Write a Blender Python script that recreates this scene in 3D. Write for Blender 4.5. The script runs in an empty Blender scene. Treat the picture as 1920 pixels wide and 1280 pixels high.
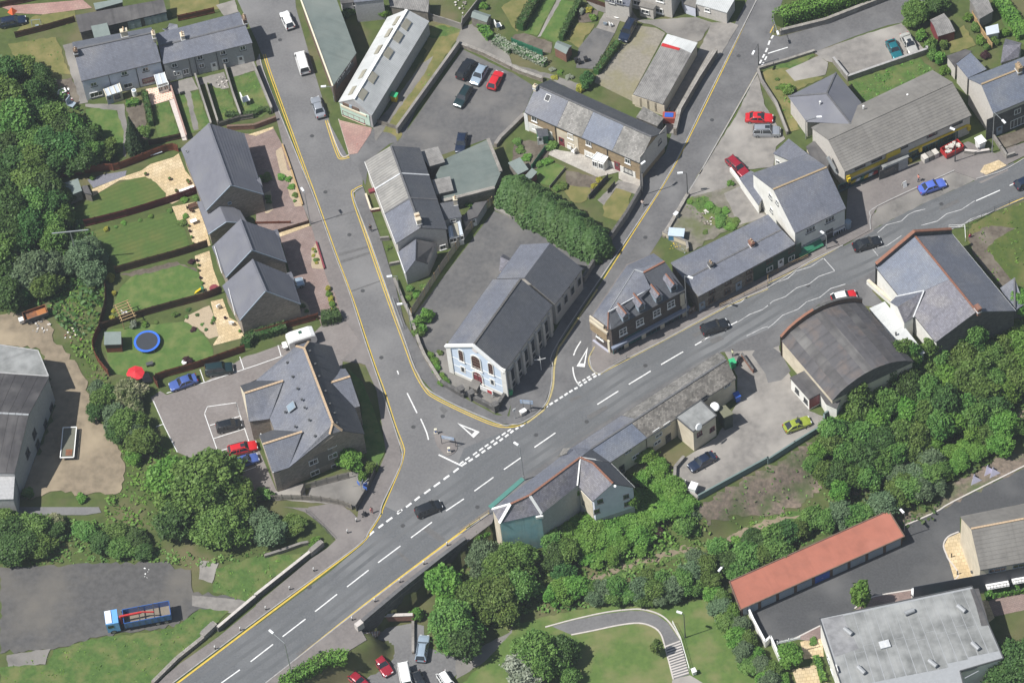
import bpy, math, random, re
import numpy as np
import mathutils
random.seed(7);rng=np.random.default_rng(7)
scn=bpy.context.scene
# ---------------------------------------------------------------- camera
# aerial survey camera: 126 mm lens, about 560 m from the junction, looking down 54 degrees
F=6740.;CX,CY=960.,640.
_n=np.array([1560.-CX,5500.-CY,F]);_n/=np.linalg.norm(_n)
_up=-_n;_f=np.array([0,0,1.]);_yw=_f-_up*_f.dot(_up);_yw/=np.linalg.norm(_yw);_xw=np.cross(_yw,_up)
RM=np.stack([_xw,_yw,_up]);CAM=-RM@np.array([0,0,560.])
cd=bpy.data.cameras.new('camera');cam=bpy.data.objects.new('camera',cd);scn.collection.objects.link(cam)
mx=mathutils.Matrix(((RM[0,0],-RM[0,1],-RM[0,2],CAM[0]),(RM[1,0],-RM[1,1],-RM[1,2],CAM[1]),(RM[2,0],-RM[2,1],-RM[2,2],CAM[2]),(0,0,0,1)))
cam.matrix_world=mx;cd.lens=F/1920*36;cd.sensor_width=36;cd.clip_start=5;cd.clip_end=4000;scn.camera=cam
# ---------------------------------------------------------------- sky, sun, exposure
SUN_EL=math.radians(57);SUN_DIR=np.array([-.972,-.235,0]);SUN_DIR=SUN_DIR/np.linalg.norm(SUN_DIR)
sv=np.array([SUN_DIR[0]*math.cos(SUN_EL),SUN_DIR[1]*math.cos(SUN_EL),math.sin(SUN_EL)])
w=bpy.data.worlds.new('World');scn.world=w;w.use_nodes=True
nt=w.node_tree;bg=nt.nodes['Background'];sky=nt.nodes.new('ShaderNodeTexSky');sky.sky_type='NISHITA';sky.sun_disc=False
sky.sun_elevation=SUN_EL;sky.sun_rotation=math.atan2(sv[0],sv[1]);sky.air_density=1.3;sky.dust_density=1.6;sky.ozone_density=1.2
nt.links.new(sky.outputs[0],bg.inputs[0]);bg.inputs[1].default_value=0.056
sd=bpy.data.lights.new('sun','SUN');so=bpy.data.objects.new('sun',sd);scn.collection.objects.link(so)
sd.energy=4.6;sd.angle=math.radians(.55);sd.color=(1,.975,.93)
so.rotation_mode='QUATERNION';so.rotation_quaternion=mathutils.Vector(sv).to_track_quat('Z','Y');so.location=(-60,-20,120)
vs=scn.view_settings;vs.view_transform='Standard';vs.look='None';vs.gamma=1;vs.use_curve_mapping=False;vs.exposure=0.55
scn.cycles.max_bounces=6;scn.cycles.diffuse_bounces=3;scn.cycles.transparent_max_bounces=6
# ---------------------------------------------------------------- survey: photo pixel -> point at height z
def W(px,py,z=0.):
    d=RM@np.array([px-CX,py-CY,F]);t=(z-CAM[2])/d[2]
    return CAM+d*t
def ray(p): return RM@np.array([p[0]-CX,p[1]-CY,F])
def tok(s):
    out=[];L='@'
    for q in s.split():
        if not (q[0].isdigit() or q[0]=='-'): L=q[0];q=q[1:]
        x,y=map(float,q.split(','))
        if L=='@': out.append((x,y))
        elif L.islower():
            k=ord(L)-97;out.append((480*(k%4)+x/4,320*(k//4)+y/4))
        else:
            k=ord(L)-65;out.append((640*(k%3)+x/2.97656,(0,430,850)[k//3]+y/2.97656))
    return out
def P(s,z=0.): return [W(a,b,z) for a,b in tok(s)]
def P1(s,z=0.): return P(s,z)[0]
Z=np.array([0,0,1.])
def nrm(v):
    v=np.array(v,float);l=np.linalg.norm(v);return v/l if l>1e-9 else v
# ---------------------------------------------------------------- materials
MATS={}
def srgb(r,g,b):
    f=lambda c:(c/255/12.92 if c<=10 else ((c/255+.055)/1.055)**2.4)
    return (f(r),f(g),f(b))
def mixc(a,b,t): return tuple(a[i]*(1-t)+b[i]*t for i in range(3))
class NG:
    def __init__(s,m): s.t=m.node_tree;s.n=s.t.nodes;s.l=s.t.links
    def new(s,t,**k):
        n=s.n.new(t)
        for a,b in k.items(): setattr(n,a,b)
        return n
    def link(s,a,b): s.l.new(a,b)
    def noise(s,co,scale,detail=3,rough=.6):
        n=s.new('ShaderNodeTexNoise');n.inputs['Scale'].default_value=scale;n.inputs['Detail'].default_value=detail;n.inputs['Roughness'].default_value=rough
        s.link(co,n.inputs['Vector']);return n.outputs['Fac']
    def ramp(s,fac,a,b):
        n=s.new('ShaderNodeMapRange');n.inputs[1].default_value=a;n.inputs[2].default_value=b;s.link(fac,n.inputs[0]);return n.outputs[0]
    def mix(s,fac,c1,c2,mode='MIX'):
        n=s.new('ShaderNodeMix',data_type='RGBA',blend_type=mode)
        if isinstance(fac,(int,float)): n.inputs[0].default_value=fac
        else: s.link(fac,n.inputs[0])
        for c,i in((c1,6),(c2,7)):
            if isinstance(c,tuple): n.inputs[i].default_value=(*c[:3],1)
            else: s.link(c,n.inputs[i])
        return n.outputs[2]
    def math(s,op,a,b=0.):
        n=s.new('ShaderNodeMath',operation=op)
        for c,i in((a,0),(b,1)):
            if isinstance(c,(int,float)): n.inputs[i].default_value=c
            else: s.link(c,n.inputs[i])
        return n.outputs[0]
def M(name,c1,c2=None,sc=1.,c3=None,sc3=.12,rough=.85,bump=.0,uv=False,brick=None,corr=None,stripe=None,metal=0.,spec=.3,rand=0.,coat=0.,trans=0.,t2=(.35,.65),t3=(.45,.7),emis=None,attr=0.,streak=0.):
    """procedural material. c1/c2 fine mottling at sc, c3 large patches at sc3, brick=(w,h,mortar colour,mortar size,tone spread) in metres on UV, corr=(pitch,trough shade) ribs, troughs shaded in the colour"""
    if name in MATS: return MATS[name]
    m=bpy.data.materials.new(name);m.use_nodes=True;g=NG(m);b=g.n['Principled BSDF']
    tc=g.new('ShaderNodeTexCoord');co=tc.outputs['Object'];uvc=tc.outputs['UV']
    c2=c2 or tuple(x*.8 for x in c1)
    col=g.mix(g.ramp(g.noise(co,sc,4),*t2),c1,c2)
    if c3: col=g.mix(g.ramp(g.noise(co,sc3,3,.55),*t3),col,c3)
    hgt=None
    if brick:
        bw,bh,mc,ms,spread=brick
        n=g.new('ShaderNodeTexBrick');g.link(uvc,n.inputs['Vector']);n.inputs['Scale'].default_value=1
        n.inputs['Brick Width'].default_value=bw;n.inputs['Row Height'].default_value=bh;n.inputs['Mortar Size'].default_value=ms;n.inputs['Mortar Smooth'].default_value=.3
        lo=1-spread;hi=1+spread
        n.inputs['Color1'].default_value=(lo,lo,lo,1);n.inputs['Color2'].default_value=(hi,hi,hi,1);n.inputs['Mortar'].default_value=(1,1,1,1)
        col=g.mix(1.,col,n.outputs['Color'],'MULTIPLY');col=g.mix(n.outputs['Fac'],col,mc);hgt=g.math('MULTIPLY',n.outputs['Fac'],-1.)
    if corr:
        sx=g.new('ShaderNodeSeparateXYZ');g.link(uvc,sx.inputs[0])
        v=g.math('SINE',g.math('MULTIPLY',sx.outputs[corr[2] if len(corr)>2 else 0],6.2832/corr[0]));hgt=v
        col=g.mix(g.math('MULTIPLY',g.ramp(v,-1,-.3),-corr[1]) if False else g.math('MULTIPLY',g.ramp(v,.2,-1),corr[1]),col,tuple(x*.35 for x in c1))  # shade of the rib troughs painted by darkening the colour
    if stripe:
        sx=g.new('ShaderNodeMapping');sx.inputs['Rotation'].default_value=(0,0,stripe[1]);g.link(co,sx.inputs[0])
        sp=g.new('ShaderNodeSeparateXYZ');g.link(sx.outputs[0],sp.inputs[0])
        v=g.math('SINE',g.math('MULTIPLY',sp.outputs[0],6.2832/stripe[0]));col=g.mix(g.math('MULTIPLY',g.ramp(v,-.6,.6),stripe[2]),col,tuple(x*.62 for x in c1))
    if streak:
        mp=g.new('ShaderNodeMapping');mp.inputs['Scale'].default_value=(1.6,.12,1);g.link(uvc,mp.inputs[0])
        col=g.mix(g.math('MULTIPLY',g.ramp(g.noise(mp.outputs[0],1.,4),.5,.75),streak),col,tuple(x*.4 for x in c1))
    if rand:
        oi=g.new('ShaderNodeObjectInfo');hs=g.new('ShaderNodeHueSaturation')
        g.link(g.math('ADD',g.math('MULTIPLY',oi.outputs['Random'],rand*.12),.5-rand*.06),hs.inputs['Hue'])
        g.link(g.math('ADD',g.math('MULTIPLY',oi.outputs['Random'],rand),1-rand*.5),hs.inputs['Value']);g.link(col,hs.inputs['Color']);col=hs.outputs[0]
    if attr:
        at=g.new('ShaderNodeAttribute');at.attribute_name='tone'
        col=g.mix(g.math('MULTIPLY',at.outputs['Fac'],attr),col,tuple(x*1.9 for x in c1) if not c3 else tuple(min(1,x*1.8) for x in c3))
    g.link(col,b.inputs['Base Color']);b.inputs['Roughness'].default_value=rough;b.inputs['Metallic'].default_value=metal
    b.inputs['Specular IOR Level'].default_value=spec;b.inputs['Coat Weight'].default_value=coat;b.inputs['Coat Roughness'].default_value=.08
    if bump:
        bn=g.new('ShaderNodeBump');bn.inputs['Strength'].default_value=bump;bn.inputs['Distance'].default_value=.05
        g.link(hgt if hgt is not None else g.noise(co,sc*2,4),bn.inputs['Height']);g.link(bn.outputs[0],b.inputs['Normal'])
    if trans:
        tr=g.new('ShaderNodeBsdfTranslucent');g.link(col,tr.inputs[0]);ms=g.new('ShaderNodeMixShader');ms.inputs[0].default_value=trans
        g.link(b.outputs[0],ms.inputs[1]);g.link(tr.outputs[0],ms.inputs[2]);g.link(ms.outputs[0],g.n['Material Output'].inputs[0])
    MATS[name]=m;return m
def flat(name,c,rough=.6,spec=.4,metal=0.,coat=0.): return M(name,c,tuple(x*.9 for x in c),sc=2.,rough=rough,spec=spec,metal=metal,coat=coat)
def glassm(name,c=(.02,.025,.03),rough=.05): return M(name,c,c,rough=rough,spec=.8)
# roads and paving
m_asph=M('road_asphalt',(.124,.128,.133),(.094,.098,.103),sc=3.5,c3=(.16,.163,.166),sc3=.09,rough=.92,bump=.15,t3=(.46,.7))
m_asph2=M('street_asphalt',(.148,.146,.147),(.116,.115,.117),sc=2.6,c3=(.192,.189,.187),sc3=.11,rough=.93,bump=.15,t3=(.44,.75))
m_asph3=M('fresh_tarmac',(.072,.073,.076),(.055,.056,.058),sc=3,c3=(.105,.105,.105),sc3=.12,rough=.9,bump=.1)
m_yard=M('yard_tarmac',(.112,.11,.11),(.085,.084,.085),sc=1.4,c3=(.155,.148,.14),sc3=.13,rough=.93,bump=.2)
m_pave=M('pavement_tarmac',(.172,.155,.148),(.14,.128,.123),sc=2.2,c3=(.2,.182,.172),sc3=.2,rough=.9,bump=.1)
m_paveg=M('pavement_grey',(.122,.12,.122),(.096,.095,.097),sc=2.2,c3=(.155,.153,.153),sc3=.2,rough=.9,bump=.1)
m_brickpave=M('brick_paving',(.23,.165,.145),(.185,.135,.12),sc=1.6,c3=(.26,.2,.18),sc3=.3,rough=.9,uv=True,brick=(.6,.3,(.14,.11,.1),.02,.08))
m_pinkpave=M('pink_paving',(.33,.2,.17),(.27,.165,.145),sc=1.2,c3=(.35,.24,.2),sc3=.3,rough=.9,brick=(.5,.5,(.2,.13,.12),.02,.07))
m_slabs=M('sandstone_slabs',(.5,.39,.235),(.42,.325,.19),sc=1.2,c3=(.54,.44,.29),sc3=.4,rough=.9,brick=(.6,.6,(.27,.2,.12),.025,.1))
m_gravel=M('pale_gravel',(.42,.34,.235),(.3,.24,.17),sc=9,rough=.95,bump=.3)
m_slategrav=M('slate_chippings',(.2,.2,.23),(.13,.13,.155),sc=9,rough=.95,bump=.3)
m_conc=M('yard_concrete',(.225,.21,.193),(.165,.155,.144),sc=.9,c3=(.3,.28,.255),sc3=.14,rough=.92,bump=.15)
m_lot=M('lorry_park_tarmac',(.095,.092,.09),(.07,.068,.067),sc=1.2,c3=(.13,.12,.105),sc3=.1,rough=.95,bump=.2);m_derelict=M('derelict_earth',(.19,.175,.145),(.12,.112,.09),sc=1.,c3=(.1,.115,.045),sc3=.3,rough=.98,bump=.4)
m_concd=M('stained_concrete',(.18,.17,.158),(.122,.116,.108),sc=.8,c3=(.24,.225,.205),sc3=.2,rough=.92,bump=.15)
m_dirt=M('bare_earth_track',(.235,.19,.135),(.165,.135,.095),sc=.8,c3=(.3,.245,.17),sc3=.13,rough=.98,bump=.3,t3=(.5,.72))
m_rubble=M('rubble_earth',(.21,.165,.13),(.11,.092,.072),sc=1.6,c3=(.07,.1,.035),sc3=.3,rough=.98,bump=.5)
m_soil=M('dug_soil',(.12,.1,.08),(.08,.066,.052),sc=2,c3=(.16,.14,.11),sc3=.4,rough=.98,bump=.4)
# grass
m_rough=M('rough_grass',(.075,.102,.022),(.05,.078,.018),sc=1.1,c3=(.135,.125,.048),sc3=.14,rough=.95,bump=.5,t3=(.5,.7))
m_lawn=M('garden_lawn',(.08,.138,.032),(.06,.112,.026),sc=1.3,c3=(.128,.158,.05),sc3=.45,rough=.95,bump=.3)
m_lawns=M('striped_lawn',(.074,.12,.028),(.06,.1,.024),sc=1.6,c3=(.105,.12,.034),sc3=.3,rough=.95,bump=.3,stripe=(.78,1.30,.32))
m_park=M('park_lawn',(.095,.148,.036),(.07,.118,.028),sc=1.1,c3=(.165,.165,.07),sc3=.22,rough=.95,bump=.3)
m_dry=M('dry_lawn',(.15,.142,.05),(.11,.12,.038),sc=.8,c3=(.2,.17,.07),sc3=.35,rough=.95,bump=.3)
m_base=M('ground_cover',(.075,.1,.028),(.055,.076,.022),sc=.7,c3=(.12,.108,.055),sc3=.1,rough=.97,bump=.5,t3=(.5,.68))
m_lush=M('lush_grass',(.074,.13,.03),(.05,.095,.022),sc=1.6,c3=(.135,.145,.052),sc3=.35,rough=.95,bump=.5)
# paint
m_white=M('road_paint_white',(.7,.7,.69),(.52,.52,.51),sc=2.5,rough=.7);m_yel=M('road_paint_yellow',(.56,.4,.06),(.45,.32,.06),sc=1.5,rough=.7)
m_yelpale=M('worn_yellow_paint',(.42,.34,.15),(.3,.26,.14),sc=1.2,rough=.8)
m_kerb=M('kerb_stone',(.34,.33,.32),(.26,.255,.25),sc=1.5,rough=.9);m_kerbl=M('pale_kerb',(.5,.46,.43),(.42,.39,.36),sc=1.5,rough=.9)
# roofs
S=lambda n,c,sp=.12,**k: M(n,c,tuple(x*.9 for x in c),sc=.7,rough=k.pop('rough',.62),brick=(.32,.26,tuple(x*.55 for x in c),.018,sp),spec=k.pop('spec',.35),**k)
m_sl_dark=S('dark_slate',(.08,.085,.098),c3=(.1,.102,.108),sc3=.2,streak=.25)  # slopes turned from the sun also get their shade from this colour
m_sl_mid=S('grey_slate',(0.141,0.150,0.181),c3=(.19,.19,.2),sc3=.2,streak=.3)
m_sl_blue=S('blue_grey_slate',(0.146,0.165,0.211),c3=(.19,.2,.22),sc3=.25,streak=.2)
m_sl_purp=S('purple_slate',(0.155,0.152,0.178),.22,c3=(.2,.19,.19),sc3=.3,streak=.5)
m_sl_old=S('weathered_slate',(.215,.205,.19),.3,c3=(.13,.125,.115),sc3=.35,streak=.5,t3=(.45,.6))
m_sl_moss=S('lichen_stone_tile',(.2,.185,.165),.38,c3=(.12,.11,.098),sc3=.5,streak=.5,t3=(.45,.6))
m_tile_g=M('grey_concrete_tile',(.142,.145,.168),(.12,.123,.145),sc=.8,rough=.7,c3=(.17,.172,.185),sc3=.2)
m_tile_b=M('brown_grey_tile',(.185,.175,.16),(.15,.142,.132),sc=.9,rough=.85,c3=(.21,.2,.185),sc3=.2,streak=.3)
m_corr_w=M('white_corrugated_sheet',(.5,.51,.505),(.41,.42,.415),sc=.8,c3=(.56,.57,.56),sc3=.2,rough=.6,corr=(.3,.12),bump=.3,streak=.25)
m_corr_g=M('grey_corrugated_sheet',(.26,.25,.235),(.19,.185,.175),sc=.9,c3=(.31,.3,.28),sc3=.3,rough=.85,corr=(.5,.38),bump=.5,streak=.35)
m_asb=M('grey_asbestos_sheet',(.24,.23,.22),(.15,.145,.14),sc=1.4,c3=(.29,.28,.265),sc3=.25,rough=.9,corr=(.3,.25,0),bump=.4,streak=.45)
m_felt_green=M('green_mineral_felt',(.13,.155,.145),(.105,.128,.12),sc=.6,c3=(.16,.18,.165),sc3=.12,rough=.9,streak=.3)
m_felt_grey=M('grey_mineral_felt',(.24,.245,.24),(.145,.15,.147),sc=.55,c3=(.31,.315,.31),sc3=.2,rough=.88,streak=.4)
m_felt_brown=M('rusty_bitumen_sheet',(.1,.096,.1),(.078,.075,.079),sc=.5,c3=(.15,.115,.095),sc3=.3,rough=.75,streak=.7,t3=(.5,.8))
m_felt_dark=M('dark_felt',(.085,.081,.082),(.063,.06,.061),sc=.6,c3=(.15,.145,.14),sc3=.2,rough=.8,streak=.5)
m_roof_red=M('red_roof_sheet',(.34,.125,.085),(.28,.105,.072),sc=.5,c3=(.39,.155,.11),sc3=.1,rough=.85,streak=.15)
m_terra=M('terracotta_ridge',(.25,.115,.075),(.19,.095,.065),sc=2.5,rough=.85);m_sand_ridge=M('buff_ridge_tile',(.47,.35,.23),(.4,.29,.19),sc=2.5,rough=.85)
m_ridge_g=M('grey_ridge',(.13,.13,.135),(.1,.1,.105),sc=2,rough=.8);m_lead=M('lead_flashing',(.55,.56,.57),(.42,.43,.44),sc=2,rough=.6)
# walls
m_wwhite=M('white_render',(.74,.73,.69),(.66,.65,.61),sc=.8,c3=(.6,.58,.54),sc3=.4,rough=.9,t3=(.55,.8),streak=.1)
m_wcream=M('cream_render',(.62,.55,.43),(.54,.48,.37),sc=.8,c3=(.5,.44,.34),sc3=.4,rough=.9,streak=.12)
m_wgrey=M('grey_pebbledash',(.4,.4,.4),(.31,.31,.31),sc=3,c3=(.34,.34,.34),sc3=.4,rough=.95,streak=.15)
m_wpale=M('pale_pebbledash',(.53,.5,.46),(.44,.415,.38),sc=3,c3=(.48,.45,.41),sc3=.4,rough=.95,streak=.15)
m_wblue=M('pale_blue_render',(.58,.67,.78),(.54,.63,.75),sc=.8,rough=.9,streak=.08)
m_wlb=M('lilac_white_render',(.62,.64,.72),(.55,.57,.65),sc=.8,rough=.9,streak=.1)
m_wteal=M('teal_painted_render',(.3,.5,.52),(.25,.43,.45),sc=.8,c3=(.36,.48,.45),sc3=.5,rough=.9,streak=.5)
m_wstone=M('stone_rubble',(.27,.235,.19),(.19,.165,.135),sc=2,rough=.95,brick=(.5,.25,(.16,.14,.12),.03,.25),bump=.3)
m_wbrown=M('buff_stone_block',(.32,.275,.225),(.26,.225,.185),sc=1.5,rough=.95,brick=(.45,.22,(.14,.12,.1),.02,.16),bump=.2)
m_wbrick=M('red_brick',(.24,.1,.065),(.18,.08,.055),sc=2,rough=.95,brick=(.45,.15,(.2,.15,.12),.02,.18))
m_wbrickd=M('brown_brick',(.16,.1,.07),(.12,.078,.056),sc=2,rough=.95,brick=(.45,.15,(.14,.11,.09),.02,.18))
m_wyell=M('yellow_brick',(.36,.27,.16),(.28,.21,.125),sc=2,rough=.95,brick=(.45,.15,(.26,.2,.14),.02,.18))
m_wgreen=M('dark_green_paint',(.03,.07,.05),(.025,.055,.04),sc=1,rough=.6)
m_wgarden=M('garden_block_wall',(.27,.25,.225),(.19,.175,.16),sc=1.2,c3=(.33,.31,.28),sc3=.4,rough=.95,brick=(.45,.22,(.16,.15,.13),.02,.15))
m_wdark=M('soot_stone',(.12,.115,.11),(.085,.082,.08),sc=1.5,rough=.95,brick=(.5,.25,(.07,.07,.07),.02,.2))
m_trim=flat('white_paint',(.78,.78,.76),.5);m_cream=flat('cream_paint',(.68,.62,.48),.5)
m_black=flat('black_paint',(.018,.018,.02),.4);m_dkgrey=flat('dark_grey_paint',(.07,.072,.075),.5);m_grey=flat('grey_paint',(.3,.31,.32),.5)
m_galv=flat('galvanised_steel',(.42,.44,.45),.45,.5,.6);m_steelw=flat('pale_lamp_housing',(.75,.76,.77),.4)
m_green=flat('green_paint',(.03,.16,.09),.5);m_greenb=flat('bright_green_plastic',(.04,.38,.16),.45);m_blue=flat('blue_plastic',(.03,.1,.42),.45)
m_red=flat('red_paint',(.45,.03,.03),.45);m_yellow=flat('yellow_sign',(.62,.45,.02),.5);m_teal=flat('teal_shopfront',(.03,.14,.13),.45)
m_maroon=flat('maroon_paint',(.2,.04,.05),.5);m_bluegrey=flat('blue_grey_paint',(.28,.34,.4),.5)
m_pane=M('window_glass',(.035,.042,.05),(.02,.025,.03),sc=.7,rough=.06,spec=.9)
m_skyl=M('skylight_glass',(.22,.28,.33),(.16,.2,.25),sc=.6,rough=.1,spec=.8)
m_conserv=M('polycarbonate_roof',(.5,.54,.58),(.44,.48,.52),sc=.6,rough=.25,spec=.6)
m_oldlight=M('yellowed_rooflight',(.33,.31,.25),(.27,.255,.2),sc=1,rough=.5)
m_fence=M('red_brown_fence_stain',(.17,.055,.028),(.12,.042,.023),sc=1.6,rough=.85);m_fencem=M('maroon_fence_stain',(.13,.022,.028),(.095,.018,.023),sc=1.6,rough=.85)
m_fenced=M('dark_brown_fence_stain',(.085,.042,.026),(.06,.032,.021),sc=1.6,rough=.85)
m_wood=M('weathered_timber',(.23,.21,.18),(.16,.145,.125),sc=1.8,rough=.9,streak=.3);m_woodn=M('new_timber',(.42,.29,.14),(.34,.235,.12),sc=1.8,rough=.85)
m_shedg=M('green_shed_felt',(.19,.225,.21),(.16,.19,.18),sc=.8,rough=.9);m_rust=M('rusty_steel',(.26,.1,.04),(.15,.065,.035),sc=1.2,rough=.9,c3=(.09,.07,.06),sc3=.5)
m_bark=M('tree_bark',(.09,.072,.055),(.06,.05,.04),sc=3,rough=.95)
LEAFK={}
def leafm(k,c,c2,c3,rand=.5):
    LEAFK[k]=M('leaf_'+k,c,c2,sc=.8,c3=c3,sc3=.25,rough=.55,spec=.25,rand=rand,trans=.32,attr=.35,t3=(.42,.62))
leafm('ash',(.1,.185,.042),(.068,.138,.03),(.15,.24,.058),.5);leafm('bright',(.108,.23,.038),(.08,.182,.03),(.155,.275,.052),.35)
leafm('dark',(.06,.125,.034),(.042,.094,.026),(.086,.158,.043),.5);leafm('grey',(.112,.17,.084),(.086,.138,.067),(.14,.2,.105),.3)
leafm('conifer',(.03,.056,.022),(.024,.046,.018),(.04,.07,.026),.3);leafm('leyland',(.066,.125,.036),(.05,.102,.029),(.085,.148,.044),.2)
leafm('yellow',(.32,.31,.04),(.24,.26,.035),(.36,.33,.06),.2);leafm('hedge',(.058,.098,.03),(.045,.08,.025),(.074,.115,.036),.3)
leafm('cream',(.09,.135,.035),(.07,.11,.03),(.42,.4,.25),.2);leafm('silver',(.27,.3,.22),(.18,.22,.15),(.33,.35,.28),.2);leafm('plum',(.06,.028,.032),(.04,.02,.024),(.08,.035,.04),.2)
# ---------------------------------------------------------------- mesh builder
COL=scn.collection;ORG={}
class MB:
    def __init__(s): s.v=[];s.f=[];s.uv=[]
    def face(s,pts,uv=None):
        i=len(s.v);s.v+= [tuple(map(float,p)) for p in pts];s.f.append(tuple(range(i,i+len(pts))))
        if uv is None:
            p0=np.array(pts[0],float);u=nrm(np.array(pts[1])-p0);nn=np.zeros(3)
            for k in range(1,len(pts)-1):
                nn=nn+np.cross(np.array(pts[k])-p0,np.array(pts[k+1])-p0)
            nn=nrm(nn)
            if abs(nn[2])<.98: u=nrm(np.cross(Z,nn));
            vv=np.cross(nn,u);uv=[((np.array(p)-p0).dot(u)+50,(np.array(p)-p0).dot(vv)+50) for p in pts]
        s.uv+=uv
    def slab(s,pts,t,up=None):
        """polygon thickened by t along -normal (normal turned upwards)"""
        pts=[np.array(p,float) for p in pts];nn=np.zeros(3)
        for k in range(1,len(pts)-1): nn=nn+np.cross(pts[k]-pts[0],pts[k+1]-pts[0])
        nn=nrm(nn)
        if (nn[2]<0) if up is None else (nn.dot(up)<0): pts=pts[::-1];nn=-nn
        lo=[p-nn*t for p in pts];s.face(pts);s.face(lo[::-1]);n=len(pts)
        for k in range(n): s.face([lo[k],lo[(k+1)%n],pts[(k+1)%n],pts[k]])
    def prism(s,poly,z0,z1,top=True,bottom=False):
        """footprint polygon extruded;z1 may be a list of heights"""
        poly=[np.array(p[:2],float) for p in poly];n=len(poly)
        a=sum(poly[k][0]*poly[(k+1)%n][1]-poly[(k+1)%n][0]*poly[k][1] for k in range(n))
        zs=list(z1) if hasattr(z1,'__len__') else [z1]*n
        if a<0: poly=poly[::-1];zs=zs[::-1]
        for k in range(n):
            p,q=poly[k],poly[(k+1)%n];L=np.linalg.norm(q-p)
            s.face([(*p,z0),(*q,z0),(*q,zs[(k+1)%n]),(*p,zs[k])],[(50,50+z0),(50+L,50+z0),(50+L,50+zs[(k+1)%n]),(50,50+zs[k])])
        if top: s.face([(*poly[k],zs[k]) for k in range(n)])
        if bottom: s.face([(*poly[k],z0) for k in range(n)][::-1])
    def box(s,c,sx,sy,sz,rz=0.,ax=None):
        """box centred at c;ax=(x axis, y axis, z axis) or turned rz about z"""
        c=np.array(c,float)
        if ax is None: X=np.array([math.cos(rz),math.sin(rz),0]);Y=np.array([-math.sin(rz),math.cos(rz),0]);Zz=Z
        else: X,Y,Zz=[np.array(a,float) for a in ax]
        q=lambda a,b,d:c+X*(a*sx/2)+Y*(b*sy/2)+Zz*(d*sz/2)
        for fc in (((-1,-1,1),(1,-1,1),(1,1,1),(-1,1,1)),((-1,1,-1),(1,1,-1),(1,-1,-1),(-1,-1,-1)),((-1,-1,-1),(1,-1,-1),(1,-1,1),(-1,-1,1)),((1,1,-1),(-1,1,-1),(-1,1,1),(1,1,1)),((1,-1,-1),(1,1,-1),(1,1,1),(1,-1,1)),((-1,1,-1),(-1,-1,-1),(-1,-1,1),(-1,1,1))):
            s.face([q(*k) for k in fc])
    def bar(s,p,q,w,h=None):
        p=np.array(p,float);q=np.array(q,float);x=nrm(q-p);y=np.cross(Z,x)
        if np.linalg.norm(y)<1e-4: y=np.array([1.,0,0])
        y=nrm(y);z=np.cross(x,y);s.box((p+q)/2,np.linalg.norm(q-p),w,h or w,ax=(x,y,z))
    def tube(s,p,q,r0,r1=None,n=8,caps=True):
        p=np.array(p,float);q=np.array(q,float);r1=r0 if r1 is None else r1;x=nrm(q-p);y=np.cross(x,Z)
        if np.linalg.norm(y)<1e-4: y=np.array([1.,0,0])
        y=nrm(y);z=np.cross(x,y);A=[p+(y*math.cos(2*math.pi*k/n)+z*math.sin(2*math.pi*k/n))*r0 for k in range(n)];B=[q+(y*math.cos(2*math.pi*k/n)+z*math.sin(2*math.pi*k/n))*r1 for k in range(n)]
        for k in range(n): s.face([A[k],B[k],B[(k+1)%n],A[(k+1)%n]][::-1])
        if caps: s.face(B);s.face(A[::-1])
    def disc(s,c,r,n=16,z=None):
        c=np.array(c,float);s.face([c+np.array([math.cos(2*math.pi*k/n)*r,math.sin(2*math.pi*k/n)*r,0]) for k in range(n)])
    def mesh(s,name,org=(0,0,0)):
        me=bpy.data.meshes.new(name);o=np.array(org,float);v=np.array(s.v)-o if s.v else np.zeros((0,3))
        me.from_pydata(v.tolist(),[],s.f);ul=me.uv_layers.new(name='UVMap')
        if s.uv: ul.data.foreach_set('uv',np.array(s.uv,'f').ravel())
        return me
    def obj(s,name,mat,parent=None,smooth=False,**pr):
        org=ORG.get(parent.name,(0,0,0)) if parent else pr.pop('org',(0,0,0))
        me=s.mesh(name,org);me.materials.append(mat)
        if smooth: me.polygons.foreach_set('use_smooth',[True]*len(me.polygons))
        o=bpy.data.objects.new(name,me);COL.objects.link(o)
        if parent: o.parent=parent
        else: o.location=org
        ORG[o.name]=org
        for k,v in pr.items(): o[k]=v
        return o
def thing(name,label,cat,loc,rz=0.,group=None):
    o=bpy.data.objects.new(name,None);COL.objects.link(o);o.location=tuple(map(float,loc));o.rotation_euler=(0,0,rz);o.empty_display_size=.3
    o['label']=label;o['category']=cat
    if group: o['group']=group
    ORG[o.name]=tuple(map(float,loc));return o
def local(name,label,cat,group=None):  # a prototype modelled about the origin
    o=thing(name,label,cat,(0,0,0),0,group);return o
def dup(root,loc,rz,label=None,group=None,scale=None):
    r=root.copy();COL.objects.link(r);r.location=tuple(map(float,loc));r.rotation_euler=(0,0,rz)
    if label: r['label']=label
    if group: r['group']=group
    if scale is not None: r.scale=scale
    for ch in list(root.children):
        c=ch.copy();COL.objects.link(c);c.parent=r
        for gch in list(ch.children):
            d=gch.copy();COL.objects.link(d);d.parent=c
    return r
def place(root,loc,rz,scale=None):
    root.location=tuple(map(float,loc));root.rotation_euler=(0,0,rz)
    if scale is not None: root.scale=scale
    return root
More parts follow.
